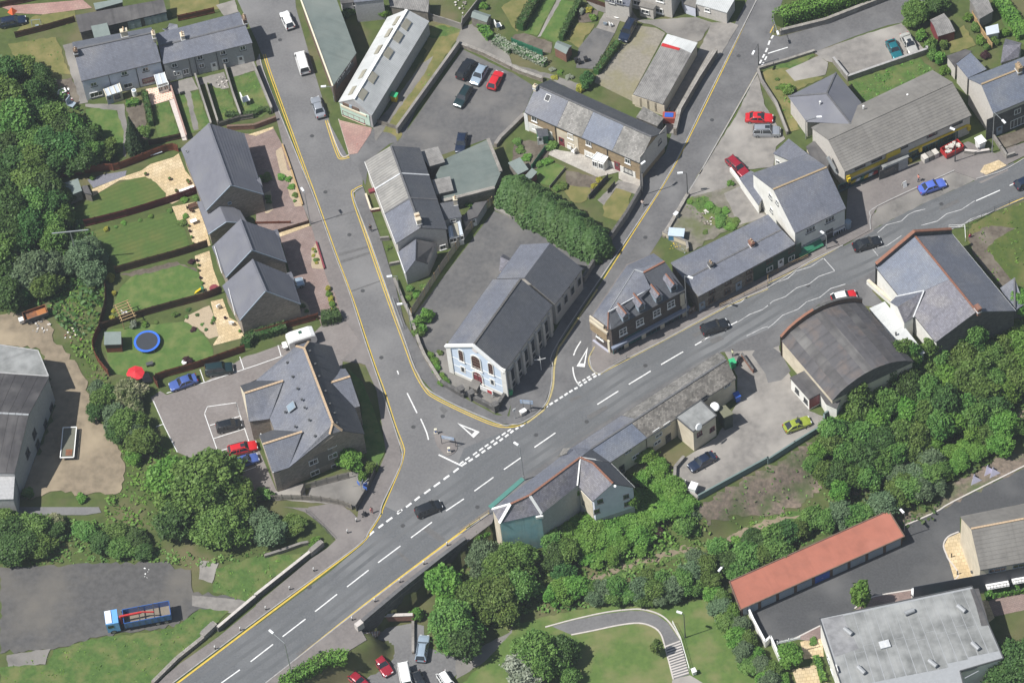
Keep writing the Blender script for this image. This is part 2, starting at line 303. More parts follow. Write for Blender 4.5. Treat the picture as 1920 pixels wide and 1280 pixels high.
# ================================================================ THE GROUND
def smooth(pts,n=5):
    """Catmull-Rom through world points"""
    P_=[np.array(p) for p in pts];out=[]
    for i in range(len(P_)-1):
        a=P_[max(i-1,0)];b=P_[i];c=P_[i+1];d=P_[min(i+2,len(P_)-1)]
        for k in range(n):
            t=k/n;out.append(.5*((2*b)+(-a+c)*t+(2*a-5*b+4*c-d)*t*t+(-a+3*b-3*c+d)*t**3))
    out.append(P_[-1]);return out
LOW=-4.
low_line=P('n120,1420 n300,1290 n520,1130 n700,1040 n850,960 n800,900 n760,860 n850,800 n1100,600 n1380,375 n1570,235 n1740,120 k0,1090 k330,960 k520,930 k760,960 k900,1010 k1090,905 k1215,960 k1215,1055 k1395,1185 k1920,905 l0,920 l200,790 l420,655 l425,575 l530,500 l700,300 l1150,80 h1330,1190 h1560,1070 h1870,1050 h2100,900')
LLN=np.array([p[:2] for p in low_line])
LLP=np.vstack([[LLN[0][0]-30,-900.],LLN,[LLN[-1][0]+900,LLN[-1][1]+120],[LLN[-1][0]+900,-900.]])
def low_d(xy):
    """signed distance past the top of the bank: + on the low, southern side"""
    xy=np.atleast_2d(xy);best=np.full(len(xy),1e9);wd=np.full(len(xy),3.2);ins=np.zeros(len(xy),bool);n=len(LLP)
    for k in range(n):
        a,b=LLP[k],LLP[(k+1)%n];d=b-a;L=d.dot(d);t=np.clip(((xy-a)@d)/L,0,1);e=xy-(a+t[:,None]*d)
        if k<n-2: h=np.hypot(e[:,0],e[:,1]);wd=np.where(h<best,.5 if 6<=k<=17 else 6. if 20<=k<=25 else 3.2,wd);best=np.minimum(best,h)
        c=((a[1]>xy[:,1])!=(b[1]>xy[:,1]));xx=a[0]+(xy[:,1]-a[1])*d[0]/(d[1] if abs(d[1])>1e-9 else 1e-9);ins^=c&(xy[:,0]<xx)
    return np.where(ins,best,-best),wd
def lowz(xy):
    d,w=low_d(xy);t=np.clip(d/w,0,1);return LOW*t*t*(3-2*t)
def gz(x,y): return lowz(np.array([[x,y]]))[0]
xs=np.arange(-150,151,.8);ys=np.arange(-112,131,.8);GX,GY=np.meshgrid(xs,ys);gzv=lowz(np.stack([GX.ravel(),GY.ravel()],1))
gv=np.stack([GX.ravel(),GY.ravel(),gzv],1);nx,ny=len(xs),len(ys)
idx=np.arange(nx*ny).reshape(ny,nx);gf=np.stack([idx[:-1,:-1].ravel(),idx[:-1,1:].ravel(),idx[1:,1:].ravel(),idx[1:,:-1].ravel()],1)
fv=[(-1500,-1500),(1500,-1500),(1500,1500),(-1500,1500)];base=len(gv)
far=[(-1500,-1500,-4.),(1500,-1500,-4.),(1500,1500,0.),(-1500,1500,0.)];cn=[idx[0,0],idx[0,-1],idx[-1,-1],idx[-1,0]]
gv=np.vstack([gv,far]);faces=gf.tolist()
bord=[idx[0,:].tolist(),idx[:,-1].tolist(),idx[-1,::-1].tolist(),idx[::-1,0].tolist()]
for k in range(4): faces.append([base+k]+[base+(k+1)%4]+bord[k][::-1])
me=bpy.data.meshes.new('ground');me.from_pydata(gv.tolist(),[],faces);me.polygons.foreach_set('use_smooth',[True]*len(me.polygons));me.materials.append(m_base)
go=bpy.data.objects.new('ground',me);COL.objects.link(go);go['kind']='structure';ORG[go.name]=(0,0,0)
ZL=[.026];SOFT={m_dirt:.28,m_rough:.25,m_lush:.14,m_dry:.16,m_rubble:.3,m_soil:.12,m_derelict:.2,m_lot:.2,m_conc:.04,m_concd:.06,m_gravel:.06,m_park:.1,m_lawn:.04}
def drape(name,toks,mat,dz=.06,st=.7):
    """ground cover laid over the bank, following its slope"""
    q=np.array([[*W(*p,0.)[:2]] for p in tok(toks)]);cg=np.arange(q[:,0].min(),q[:,0].max(),st);rg=np.arange(q[:,1].min(),q[:,1].max(),st);X,Y=np.meshgrid(cg,rg);xy=np.stack([X.ravel(),Y.ravel()],1);xy=xy+rng.normal(size=xy.shape)*.12
    ins=np.zeros(len(xy),bool);n=len(q)
    for i in range(n): a,b=q[i],q[(i+1)%n];ins^=((a[1]>xy[:,1])!=(b[1]>xy[:,1]))&(xy[:,0]<(b[0]-a[0])*(xy[:,1]-a[1])/(b[1]-a[1]+1e-12)+a[0])
    I=np.arange(len(xy)).reshape(len(rg),len(cg));ii=ins.reshape(I.shape);f=[(I[r,c],I[r,c+1],I[r+1,c+1],I[r+1,c]) for r in range(len(rg)-1) for c in range(len(cg)-1) if ii[r,c] and ii[r,c+1] and ii[r+1,c+1] and ii[r+1,c]]
    me=bpy.data.meshes.new(name);me.from_pydata(np.column_stack([xy,lowz(xy)+dz]).tolist(),[],f);me.materials.append(mat);me.polygons.foreach_set('use_smooth',[True]*len(f));o=bpy.data.objects.new(name,me);COL.objects.link(o);o['kind']='structure'
def sheet(name,toks,mat,z=None,base=0.,rot=0.,curve=False,thick=0.,kind='structure',parent=None):
    """a flat area of ground laid 4 mm over the one before it;thick>0 makes a raised pavement with kerb faces"""
    if z is None: ZL[0]+=.001;z=ZL[0]
    zz=base+z+thick;pts=P(toks,zz) if isinstance(toks,str) else [np.array([p[0],p[1],zz]) for p in toks]
    if curve: pts=smooth(pts+[pts[0]],4)[:-1]
    if mat in SOFT and not thick:
        q=[]
        for a,b in zip(pts,pts[1:]+pts[:1]):
            d=b-a;L=np.linalg.norm(d);k=max(1,int(L/.7));nn=np.array([-d[1],d[0],0])/max(L,.01)
            for j in range(k): q.append(a+d*(j/k)+nn*(random.gauss(0,SOFT[mat]) if j else 0))
        pts=q
    mb=MB();c,s=math.cos(rot),math.sin(rot);uv=[(p[0]*c+p[1]*s+500,-p[0]*s+p[1]*c+500) for p in pts]
    mb.face(pts,uv)
    nn=sum(pts[k][0]*pts[(k+1)%len(pts)][1]-pts[(k+1)%len(pts)][0]*pts[k][1] for k in range(len(pts)))
    if nn<0: mb.f[0]=mb.f[0][::-1];mb.uv=mb.uv[::-1]
    if thick:
        n=len(pts)
        for k in range(n):
            p,q=pts[k],pts[(k+1)%n]
            if nn<0: p,q=q,p
            mb.face([(p[0],p[1],base-.05),(q[0],q[1],base-.05),tuple(q),tuple(p)])
    return mb.obj(name,mat,parent,kind=kind)
def ribbon(pts,w,z,h=0.):
    """strip of width w along world points"""
    mb=MB();pts=[np.array([p[0],p[1],z]) for p in pts];n=len(pts);Lf=[];Rt=[]
    for k in range(n):
        d=nrm(pts[min(k+1,n-1)]-pts[max(k-1,0)]);s=np.array([-d[1],d[0],0])*w/2;Lf.append(pts[k]+s);Rt.append(pts[k]-s)
    acc=0.
    for k in range(n-1):
        l=np.linalg.norm(pts[k+1]-pts[k])
        mb.face([Rt[k],Rt[k+1],Lf[k+1],Lf[k]],[(acc,0),(acc+l,0),(acc+l,w),(acc,w)]);acc+=l
        if h:
            for A,B in((Rt[k+1],Rt[k]),(Lf[k],Lf[k+1])): mb.face([B-Z*h,A-Z*h,A,B])
    if h:
        mb.face([Rt[0]-Z*h,Rt[0],Lf[0],Lf[0]-Z*h]);mb.face([Rt[-1]-Z*h,Lf[-1]-Z*h,Lf[-1],Rt[-1]])
    return mb
# --- roads
road=sheet('road','m1240,1360 m1920,835 n0,850 n560,440 n800,240 n900,100 n950,0 j960,1230 j1060,1010 j1110,860 j1080,740 j960,380 j830,0 f830,1280 f700,900 f600,640 f440,190 f360,0 b360,1260 b150,660 b40,400 a1920,300 a1780,0 a1740,-80 b290,-60 b300,60 b420,480 b560,940 b690,1180 b800,1240 f800,110 f735,150 f725,215 f860,560 f1110,1280 j1110,0 j1210,260 j1340,415 j1800,620 k0,640 k110,605 k250,490 k305,330 k315,190 k355,20 g380,1280 g920,450 g1200,0 c1210,1270 c1490,710 c1840,0 c1900,-80 d120,-60 d110,0 d60,160 d20,270 d0,340 c1850,520 c1840,545 c1425,1270 g1420,0 g1180,400 g1000,680 g700,1010 k640,20 k575,130 k600,220 k665,248 k760,195 k1140,0 g1130,1280 g1640,1010 g1920,890 h0,850 h300,700 h560,570 h780,450 h960,350 h1200,230 h1500,100 h1760,0 h1920,-90 h2100,-150 h2100,110 h1920,205 h1640,325 h1360,440 h700,840 h0,1195 l-60,60 k1800,30 k1540,85 k820,525 k370,810 k0,1110 o-60,20 n1720,20 n1580,115 n800,700 n60,1285 m1880,1420',m_asph,z=.024)
street=sheet('street','j1560,800 j1920,650 j1800,620 j1340,415 j1210,260 j1110,0 f1110,1280 f860,560 f725,215 f735,150 f800,110 b800,1240 b690,1180 b560,940 b420,480 b300,60 b290,-60 a1740,-80 a1780,0 a1920,300 b40,400 b150,660 b360,1260 f360,0 f440,190 f600,640 f700,900 f830,1280 j830,0 j960,380 j1080,740 j1110,860 j1060,1010 j960,1230 j1060,1280 j1300,1100 j1500,950',m_asph2)
lane=sheet('lane','c1910,-80 d120,-60 d110,0 d60,160 d20,270 d0,340 c1850,520 c1840,545 c1425,1270 g1420,0 g1180,400 g1000,680 g700,1010 k640,20 k575,130 k600,220 k660,240 k480,330 k260,485 k305,330 k315,190 k355,20 g380,1280 g920,450 g1200,0 c1210,1270 c1490,710 c1840,0',m_paveg)
sidelane=sheet('side_lane','c1850,520 d0,340 d30,262 d90,275 d430,185 d880,0 d1000,-60 d1300,-60 d1010,170 d900,190 d660,270 d340,395 d150,440',m_paveg)
back=sheet('back_lane','b690,1170 b880,960 b1100,720 b1250,480 b1370,420 b1100,1050 b1000,1080 b850,1200 f820,110 b760,1240',m_paveg)
# --- pavements (raised, with kerb stones)
def pavement(toks,mat,label=None,th=.11): return sheet('pavement',toks,mat,z=.02,thick=th)
pavement('b20,410 b75,600 b350,1280 f345,0 f430,200 f590,640 f690,900 f815,1280 j815,0 j945,380 j1065,740 j1095,870 j1045,1010 j945,1220 n925,20 n850,140 n790,225 n560,400 n0,810 m1920,805 m1220,1330 m1120,1330 m1340,1140 m1640,930 m1920,700 n0,690 n410,350 n530,270 n600,205 n520,110 n370,0 n395,-40 n520,-60 n640,-60 n760,40 j770,1250 j925,950 j975,830 j905,370 j820,175 j780,160 j640,140 f780,1280 f640,1080 f590,920 f540,830 f510,740 f450,540 f410,400 f350,260 f275,0 b265,1280 b200,1080 b140,840 b0,470',m_pave)
pavement('f805,125 f745,160 f740,220 f870,560 f1120,1280 j1122,0 j1220,250 j1350,400 j1805,608 k0,622 k105,592 k240,482 k292,330 k302,185 k342,10 g370,1270 g910,440 g1190,0 c1200,1260 c1480,700 c1560,540 c1440,720 c1290,1000 g1060,60 g900,260 g760,480 g700,560 g560,800 g480,900 g330,1190 k200,300 k0,430 j1900,560 j1800,550 j1540,410 j1385,300 j1230,60 f1195,1270 f1110,1130 f1050,880 f1000,720 f940,520 f870,320 f830,200',m_paveg)
pavement('k590,110 k585,140 k610,215 k668,236 k755,182 k1135,-12 g1125,1268 g1635,998 g1915,878 h0,838 h300,688 h560,560 h520,480 h300,600 h200,650 g1920,760 g1330,1080 k740,150 k720,130 k620,60',m_pave)
fore=sheet('shop_forecourt','h520,480 h560,558 h770,445 h770,350 h820,270 h1400,0 d1560,1330 d1760,1250 d2000,1130 d2000,1040 d1700,1150 d1500,1060 d1300,1150 d1000,1260 h850,20 h600,130 h590,280 h580,450',m_pave,z=.02,thick=.1)
pavement('d1590,1290 d1620,1240 d1730,1200 d1790,1240 d1640,1310',m_slabs,th=.115)
sheet('forecourt_base','h500,565 h790,475 h800,300 h1400,15 h1600,95 h1800,0 d1800,1200 d1300,1200 h640,260',m_pave,z=.0255)
sheet('pavement','c1150,1150 c1230,900 c1530,430 c1650,220 c1780,-30 c1850,-30 c1500,720 c1210,1280 g1000,200 g950,180 c1000,1280',m_paveg,z=.0265)
lay=sheet('parking_layby','h785,445 h780,355 h825,280 h1400,10 h1560,60 h1480,105 h1180,240 h960,350',m_concd,z=.03)
sheet('forecourt_corner','h1395,5 h1560,62 h1620,40 h1600,-10 h1500,-40',m_pave,z=.02,thick=.105)
pavement('n72,1280 n800,712 n1585,130 n1740,15 n1790,20 n1770,80 n1570,232 n850,810 n780,868 n830,955 n700,1035 n520,1125 n320,1275',m_pave)
# south side strip by the zebra approach (flush concrete)
sheet('forecourt','h0,1190 h590,870 h800,745 h815,830 h780,900 h900,1030 h700,1010 h380,1000 h90,1250 l90,30 l0,60 k1560,80 k1700,0',m_paveg,z=.03)
sheet('yard','k1590,70 k1760,-10 l0,-20 h80,1250 l85,60 l170,260 l170,300 l310,520 l420,560 l420,640 l200,780 l0,900 k1920,895 k1400,1180 k1215,1050 k1225,950 k1280,880 k1360,830 k1530,720 k1690,460 k1690,260',m_conc,z=.028)
sheet('yard_patch','l0,20 l100,90 l170,220 l100,290 l0,310 k1900,240 k1800,100 k1860,0',m_paveg)
sheet('pavement','k-150,1250 k0,1085 k370,785 k820,500 k1540,66 k1600,120 k860,570 k480,880 k60,1180',m_paveg,z=.03)
sheet('pavement','g600,1080 k600,40 k610,180 k680,225 k760,175 g1340,1080 g1300,890 g1060,620 g860,700',m_pave,z=.03);sheet('pavement','j1400,300 j1560,400 j1880,570 k0,450 k230,310 k295,180 g360,1270 g900,440 g560,740 g330,1190 k0,330',m_paveg,z=.03)
# --- car parks
cp=sheet('car_park','b1550,370 b1900,540 c0,545 c170,650 c100,820 c0,960 b1920,950 b1790,1110 b1740,1040 b1400,1160 b1000,1090 b1090,1040',m_yard)
cp2=sheet('flats_car_park','i1130,420 i1200,370 i1250,400 i1530,310 i1840,110 j0,90 j250,0 f280,1280 f390,1260 f490,1160 f640,1090 f800,1280 j800,10 j780,165 j650,150 j640,250 j0,300 i1850,400 i1900,640 j0,760 j160,1130 j0,1180 i1740,1000 i1450,880 i1330,830 i1240,640',M('blocked_car_park',(.2,.178,.168),(.165,.147,.14),sc=2.,c3=(.23,.21,.2),sc3=.15,rough=.93,bump=.15,brick=(.4,.2,(.15,.135,.125),.015,.06),uv=True))
ch=sheet('chapel_yard','f1785,300 f1920,360 g0,350 g300,490 g640,640 g580,730 g500,760 g0,1000 f1500,1280 j1430,0 j1440,60 j1330,90 j1250,40 f1190,1270 f1165,1110',m_yard)
sheet('chapel_front_path','j1330,90 j1440,60 j1470,240 j1620,300 j1860,400 j1800,540 j1560,400 j1400,300 j1290,120',m_concd)
# --- left gardens
L1=P('e440,70 e700,50')
sheet('patio','e1060,0 e1130,-50 a1300,1180 a1340,1150 e1390,0 e1480,110 e1490,150 e1290,250 e1240,230 e1245,170 e1130,60 e900,70 e700,190 e690,140 e880,60',m_slabs,rot=.35)
sheet('lawn','e690,200 e860,105 e1000,60 e1090,45 e1170,90 e1240,170 e1240,230 e680,390 e560,400 e560,280',m_lawns)
sheet('gravel_bed','e655,70 e770,30 e950,0 e940,40 e700,130',m_slategrav)
sheet('lawn','e700,450 e900,400 e1000,385 e1290,300 e1340,350 e1390,450 e1430,590 e1000,700 e880,740 e760,560',m_lawns)
sheet('patio','e1290,270 e1480,230 e1500,250 e1580,560 e1460,590 e1400,400 e1330,370',m_slabs,rot=.35)
sheet('lawn','e860,980 e900,880 e990,790 e1350,700 e1490,760 e1520,880 e1480,970 e1250,1020 e1060,1060 e870,1080',m_lawn,curve=False)
sheet('patio','e1460,640 e1570,600 e1600,740 e1660,900 e1560,930 e1490,960 e1480,930 e1540,900 e1490,760',m_slabs,rot=.35)
sheet('flower_bed','e900,780 e1330,680 e1480,740 e1490,760 e1350,705 e990,795',m_soil)
sheet('lawn','e770,1200 e960,1170 e1200,1150 e1370,1130 e1480,1180 e1560,1270 i1600,60 i1600,110 i1400,180 i1180,260 i1150,300 i830,240 i800,100 i780,0',m_lawn)
sheet('gravel_bed','e1380,1130 e1400,1090 e1480,1050 e1570,1010 e1600,1080 e1640,1240 e1570,1260 e1480,1175',m_gravel)
sheet('patio','e1580,980 e1670,960 e1720,1100 e1790,1140 e1830,1250 e1600,1310 i1600,20 e1640,1240',m_slabs,rot=.35)
# --- drives in front of the new houses
sheet('driveway','a1820,1000 b0,1010 b130,960 b200,1090 b265,1280 f270,0 f350,260 f400,390 f160,470 f0,420 f0,20 e1880,0 a1870,1120',m_brickpave,rot=.32)
sheet('driveway','f165,500 f420,410 f450,540 f510,740 f600,930 f700,1060 f640,1090 f490,1160 f470,1100 f350,1140 f200,560',m_brickpave,rot=.32)
sheet('gravel_bed','b150,1130 b190,1100 b240,1280 f240,0 f270,0 f350,265 f290,270 f240,140 f250,90 f180,60 f180,0 b170,1240',m_gravel)
sheet('gravel_bed','f410,610 f450,540 f505,735 f420,730',m_gravel)
sheet('border_strip','b-60,1010 b130,950 b130,965 b0,1020',m_slabs)
sheet('border_strip','f165,470 f400,390 f400,415 f170,500',m_slabs)
sheet('gravel_bed','f60,170 f110,150 f130,290 f90,320 f70,320',m_gravel);sheet('gravel_bed','f330,960 f380,990 f410,1080 f400,1110 f350,1120',m_gravel)
# --- terrace gardens, top left
sheet('lawn','a640,820 a780,800 a870,830 a940,1000 a940,1180 a900,1200 a760,1010 a660,900',m_lawn)
sheet('garden_path','a800,780 a930,780 a960,1000 a940,1180 a920,1160 a930,990 a880,830 a640,800 a640,780',m_concd)
sheet('vegetable_bed','a950,800 a1080,770 a1110,1040 a1050,1060 a960,880',m_soil)
sheet('patio','a1090,670 a1280,640 a1300,740 a1140,790',M('chequer_paving',(.62,.36,.28),(.56,.31,.25),sc=1.5,rough=.85,brick=(.45,.45,(.6,.52,.42),.1,.22)),rot=.25)
sheet('lawn','a1150,790 a1270,765 a1350,1020 a1190,1060 a1170,920',m_lush)
sheet('garden_path','a1270,755 a1305,740 a1405,1050 a1370,1055',m_kerbl)
sheet('patio','a1280,620 a1440,580 a1490,670 a1320,710',m_conc)
sheet('lawn','a1320,715 a1485,675 a1580,960 a1420,1000',m_lush)
sheet('garden_path','a1385,690 a1425,685 a1490,970 a1455,980',m_concd)
sheet('patio','a1490,590 a1680,540 a1720,660 a1640,670 a1560,620 a1500,640',m_conc)
sheet('lawn','a1550,640 a1710,680 a1800,890 a1640,930',m_lush)
sheet('patio','a1720,500 a1890,450 a1910,530 a1750,580',m_conc)
sheet('lawn','a1740,580 a1910,540 b0,540 b50,650 b110,840 a1920,880 a1820,890',m_lush)
sheet('alley','a470,340 a560,320 a660,770 a600,780 a540,580',m_concd)
sheet('yard','a370,610 a540,580 a600,780 a450,790 a400,700',m_soil)
sheet('rough_lawn','a60,330 a420,280 a530,560 a330,580 a100,420',m_dry)
sheet('rough_lawn','a240,130 a560,70 a560,160 a130,260 a150,210',m_dry)
sheet('garden_path','a0,50 a620,0 a690,60 a320,110 a120,100',m_pinkpave)
sheet('rough_lawn','a1270,0 a1640,0 a1660,60 a1290,130',m_dry)
sheet('yard','a1620,40 a1760,0 a1790,90 a1680,120',m_conc)
# --- between street and car park
sheet('verge','b1300,230 b1380,180 b1540,200 b1550,250 b1470,340 b1100,950 b1060,1060 b1010,1000 b880,970 b1250,460',m_dry)
sheet('verge','b1230,250 b1350,190 b1540,210 b1530,240 b1320,290',m_lush)
sheet('dirt_track','b880,960 b1080,700 b1240,480 b1330,420 b1260,560 b1060,830 b900,1060',m_concd)
sheet('brick_forecourt','b620,900 b870,960 b860,1000 b760,1150 b700,1160',m_pinkpave,rot=.3)
sheet('back_lane','b1540,210 b1620,180 b1900,420 c0,480 c300,560 c560,650 c500,700 c280,590 c0,510 b1900,520 b1570,360 b1500,310',m_concd)
# --- top gardens
sheet('lawn','b1840,60 b1920,0 c0,0 c170,0 c40,240 c0,200 b1900,160',m_dry)
sheet('lawn','c200,0 c330,0 c190,270 c90,250',m_lawn);sheet('lawn','c370,0 c500,20 c350,330 c210,270',m_lawn)
sheet('garden_path','c335,0 c370,0 c215,275 c190,280',m_conc)
sheet('flower_bed','c20,260 c90,250 c300,320 c290,400 c150,370 c0,310',m_soil)
sheet('lawn','c500,170 c620,180 c500,360 c400,300',m_dry);sheet('flower_bed','c490,60 c650,80 c620,160 c500,170',m_soil)
sheet('patio','c690,100 c830,110 c770,250 c630,210',m_conc);sheet('yard','c620,210 c770,250 c620,520 c480,510 c500,360',m_yard)
sheet('dirt_yard','c920,190 c1080,210 c1150,250 c910,700 c900,760 c620,620 c640,550 c800,330 c880,330',M('gravel_yard',(.24,.22,.185),(.185,.17,.14),sc=2,c3=(.19,.175,.09),sc3=.16,rough=.97,bump=.3))
sheet('pavement_path','c560,10 c880,60 c960,150 c1200,140 c1380,130 c1500,170 c1420,300 c1380,320 c1160,250 c1080,200 c640,80',m_concd)
sheet('yard','c1500,170 c1640,170 c1700,190 c1560,420 c1480,500 c1250,880 c1240,1000 c1150,1000 c1150,840 c1380,420',m_conc)
m_slabl=M('pale_patio',(.36,.335,.3),(.29,.27,.245),sc=1.,c3=(.42,.4,.36),sc3=.3,rough=.9,brick=(.6,.6,(.24,.22,.2),.02,.08))
# --- terrace gardens beside the leylandii
sheet('patio','c250,1110 c500,1150 c960,1290 g960,70 g960,160 g800,60 c800,1290 c640,1330 c250,1150',m_slabl)
sheet('garden_soil','c20,1050 c200,1060 c320,1100 c190,1270 c80,1270 c0,1200',m_soil)
sheet('lawn','c260,1200 c400,1250 g300,120 g200,90 c160,1290',m_lawn)
sheet('flower_bed','g400,0 g560,30 g690,60 g610,210 g420,180',m_soil);sheet('lawn','g390,150 g430,110 g590,130 g560,220 g470,240',m_dry)
sheet('lawn','g780,130 g900,160 g860,300 g790,380 g680,340 g690,240',m_dry);sheet('patio','g800,70 g970,120 g940,180 g780,130 g690,260 g640,220',m_conc)
# --- derelict plot, white house
sheet('derelict_ground','g1420,0 g1700,0 g1920,340 g1600,460 g1300,620 g1130,480 g1320,180',m_derelict)
sheet('yard','c1840,560 d-60,620 d-30,780 d130,1040 d60,1100 d40,1250 g1700,0 g1660,40 g1600,130 g1330,200 g1320,170 c1430,1270 c1690,850 c1790,640',m_conc)
sheet('yard_slab','g1590,170 g1720,110 g1860,310 g1920,340 g1700,410',m_conc)
sheet('rough_grass','g1300,200 g1440,190 g1700,400 g1650,460 g1500,400 g1350,260',m_lush)
# --- lane side, north of shops
sheet('lawn','d0,520 d130,500 d420,580 d160,700 d240,970 d140,1000 d90,840 d0,680 c1890,600 c1850,560',m_dry)
sheet('verge','d0,510 d340,400 d350,420 d180,520',m_lush)
sheet('yard_slab','d130,530 d380,420 d450,470 d430,560 d200,610',m_conc)
sheet('parking_court','d340,395 d660,280 d1000,175 d1190,390 d600,600 d490,470 d440,460',m_conc)
sheet('back_yard','d600,610 d1140,430 d1250,530 d720,770',m_lush)
sheet('garden','d1350,330 d1470,190 d1560,340 d1370,400',m_dry);sheet('garden','d1700,20 d1820,0 d1920,160 d1920,340 d1800,250',m_lush)
sheet('front_garden','d1720,1030 d1920,960 d2000,1000 d1800,1140',m_soil)
# --- right of the hall
sheet('embankment_grass','h1530,400 h1900,240 h1980,200 h1980,1000 h1760,860 h1600,640 h1480,500',m_rough);sheet('cinder_bank','h1500,500 h1640,420 h1860,430 h1700,520 h1640,600 h1900,900 h1740,860 h1560,660',m_soil)
# --- flats gardens and bank
sheet('lawn','j690,200 j800,300 j880,500 j980,800 j900,960 j820,860 j790,480',m_lawn)
sheet('drying_green','j420,1060 j640,990 j870,950 j900,1000 j780,1240 j560,1230 j380,1160',m_concd);sheet('garden_path','j160,1120 j350,1060 j380,1170 j560,1220 j240,1190 i1920,1190 j0,1170',m_conc)
sheet('ramp_path','j200,1240 j700,1260 n760,40 n620,0 n500,-20 n370,0 n280,-30',m_pave)
sheet('dirt_track','e-80,1080 e0,1080 e160,1060 e370,1130 e390,1230 i400,0 i480,60 i560,140 i660,300 i700,540 i800,680 i880,780 i940,940 i900,1130 i640,1150 i420,1120 i200,1180 i150,1000 i300,850 i420,480 i360,260 i300,60 i0,20 i-80,20',m_dirt,curve=False)
sheet('footpath','i0,1240 i740,1240 i760,1280 m640,20 m0,20',m_asph2)
sheet('lorry_park','m0,410 m330,400 m800,380 m1220,370 m1430,430 m1450,600 m1920,650 m1800,760 m1500,720 m1300,860 m800,920 m560,980 m360,1030 m0,1060',m_lot)
sheet('concrete_pad','m1500,360 m1640,380 m1590,530 m1490,500',m_conc);sheet('concrete_pad','m50,1070 m380,1020 m340,1140 m60,1160',m_concd);sheet('garden_path','m1440,620 m1860,660 m1770,760 m1440,700',m_conc)
sheet('verge','m700,950 m1300,870 m1500,720 m1720,740 m1500,950 m1330,1080 m1110,1300 m0,1300 m0,1160 m360,1140 m400,1030',m_lush)
sheet('verge','m1620,420 m1920,330 n0,340 n380,300 n0,600 m1900,680 m1600,600',m_lush)
# --- low ground: railway path, garages, park (4 m down)
B=LOW;ZL[0]=.026
sheet('verge','o540,520 o760,400 o1000,320 o1460,180 o1800,80 p100,10 p250,-20 p260,50 p-60,160 o1500,280 o1080,390 o700,540',m_lush,base=B)
sheet('footpath','o560,500 o760,420 o960,345 o1200,275 o1460,205 o1760,115 o2000,20 p100,40 p240,20 p120,70 p-60,130 o1700,200 o1450,250 o1200,330 o980,385 o780,460 o600,520',m_dirt,base=B)
sheet('footpath','l600,1130 l800,1040 l1400,720 l1800,570 l1980,480 l1980,540 l1500,740 l850,1080 l640,1150',m_dirt,base=B)
drape('rubble_bank','k1405,1200 k1640,1060 k1920,915 l0,925 l200,795 l420,660 l520,760 l420,1010 l300,1110 l60,1210 k1700,1240 k1560,1280 o1450,60 k1380,1270',m_rubble)
sheet('garage_court','o1780,760 o1850,700 p0,650 p1040,200 p900,-10 p1030,100 p1260,0 l1400,1200 l1920,950 l2000,900 l2000,1250 p1800,-40 p1440,30 p1440,150 p1350,190 p1320,250 p1350,340 p1430,540 p800,640 p660,720 p390,860 p200,950 p0,1000 o1900,990',m_asph3,base=B)
sheet('roadside_strip','p1030,100 p1260,0 l1400,1200 l1920,945 l1980,880 l1800,800 l1600,960 l1350,1060 l1240,1260 p960,40',m_rubble,base=B)
pv=lambda t,m: sheet('pavement',t,m,base=B,z=.02,thick=.08)
pv('p1440,150 p1350,190 p1320,250 p1350,340 p1400,510 p1440,570 p1560,600 p1600,500',m_slabs);pv('p1430,540 p1410,515 p800,635 p660,725 p700,760 p1440,590',m_brickpave);pv('p200,950 p390,855 p420,940 p300,960',m_brickpave)
sheet('patio','p240,970 p400,930 p420,1080 p270,1100',m_slabs,base=B);sheet('patio','p180,1180 p360,1140 p450,1290 p220,1300',m_slabs,base=B);sheet('patio','p1620,660 p1930,590 p1930,730 p1700,780',m_brickpave,base=B,rot=.3);sheet('patio','p1600,660 p1650,660 p1700,790 p1650,830',m_slabs,base=B)
sheet('park_lawn','o-60,860 o250,780 o700,690 o1250,690 o1450,650 o1700,900 o1900,1200 o1960,1330 n1500,1330 n1900,900',m_park,base=B)
sheet('footpath','o300,855 o460,810 o700,760 o880,738 o980,738 o1090,770 o1170,830 o1260,960 o1150,1000 o1120,900 o1060,850 o950,825 o800,840 o600,885 o440,915',m_asph2,base=B)
sheet('footpath','o1200,1260 o1240,1240 o1335,1220 o1450,1290 o1200,1330',m_conc,base=B)
ln=lambda t: ribbon(smooth(P(t,B),4),.22,B+.13,.15).obj('path_edging',m_kerbl,None,kind='structure')
ln('o250,862 o460,805 o700,752 o880,730 o980,730 o1095,762 o1180,825 o1265,955');ln('o445,920 o600,890 o800,848 o950,832 o1050,857 o1110,905 o1145,1000 o1210,1255')
sheet('lower_car_park','n820,950 n960,870 n1170,830 n1260,850 n1260,1000 n1600,1130 n1400,1310 n400,1310 n720,1100',m_asph2,base=B);sheet('footpath','n1500,1110 n1700,1000 n1900,900 o0,850 o0,900 n1700,1130 n1500,1250',m_concd,base=B)
# --- kerbs
def kerb(t,w=.16,z=.145,base=0.,mat=None,h=.15): return ribbon(smooth(P(t,base),5),w,base+z,h).obj('kerb',mat or m_kerb,None,kind='structure')
kerb('b25,410 b78,600 b352,1280 f435,200 f595,640 f695,900 f818,1280 j948,380 j1068,740 j1098,870 j1048,1010 j948,1220 n928,20 n852,140 n792,228 n560,404 n0,814 m1225,1335')
kerb('f803,122 f743,158 f737,220 f868,562 f1118,1282 j1218,252 j1348,402 j1803,610 k0,625 k107,595 k242,484 k295,330 k305,186 k345,12 g912,441 g1192,1 c1482,701 c1836,0')
kerb('k588,112 k583,142 k608,217 k667,239 k757,185 k1137,-9 g1637,1001 g1917,881 h302,690 h562,562')
kerb('n70,1283 n798,715 n1583,132 n1738,17');kerb('c1845,540 c1430,1265 g1425,0 g1250,280 g1130,480')
kerb('h770,445 h768,350 h822,268 h1398,0');kerb('h1560,64 h1760,2 h1920,-88');kerb('h1975,190 h1640,330 h1370,445')
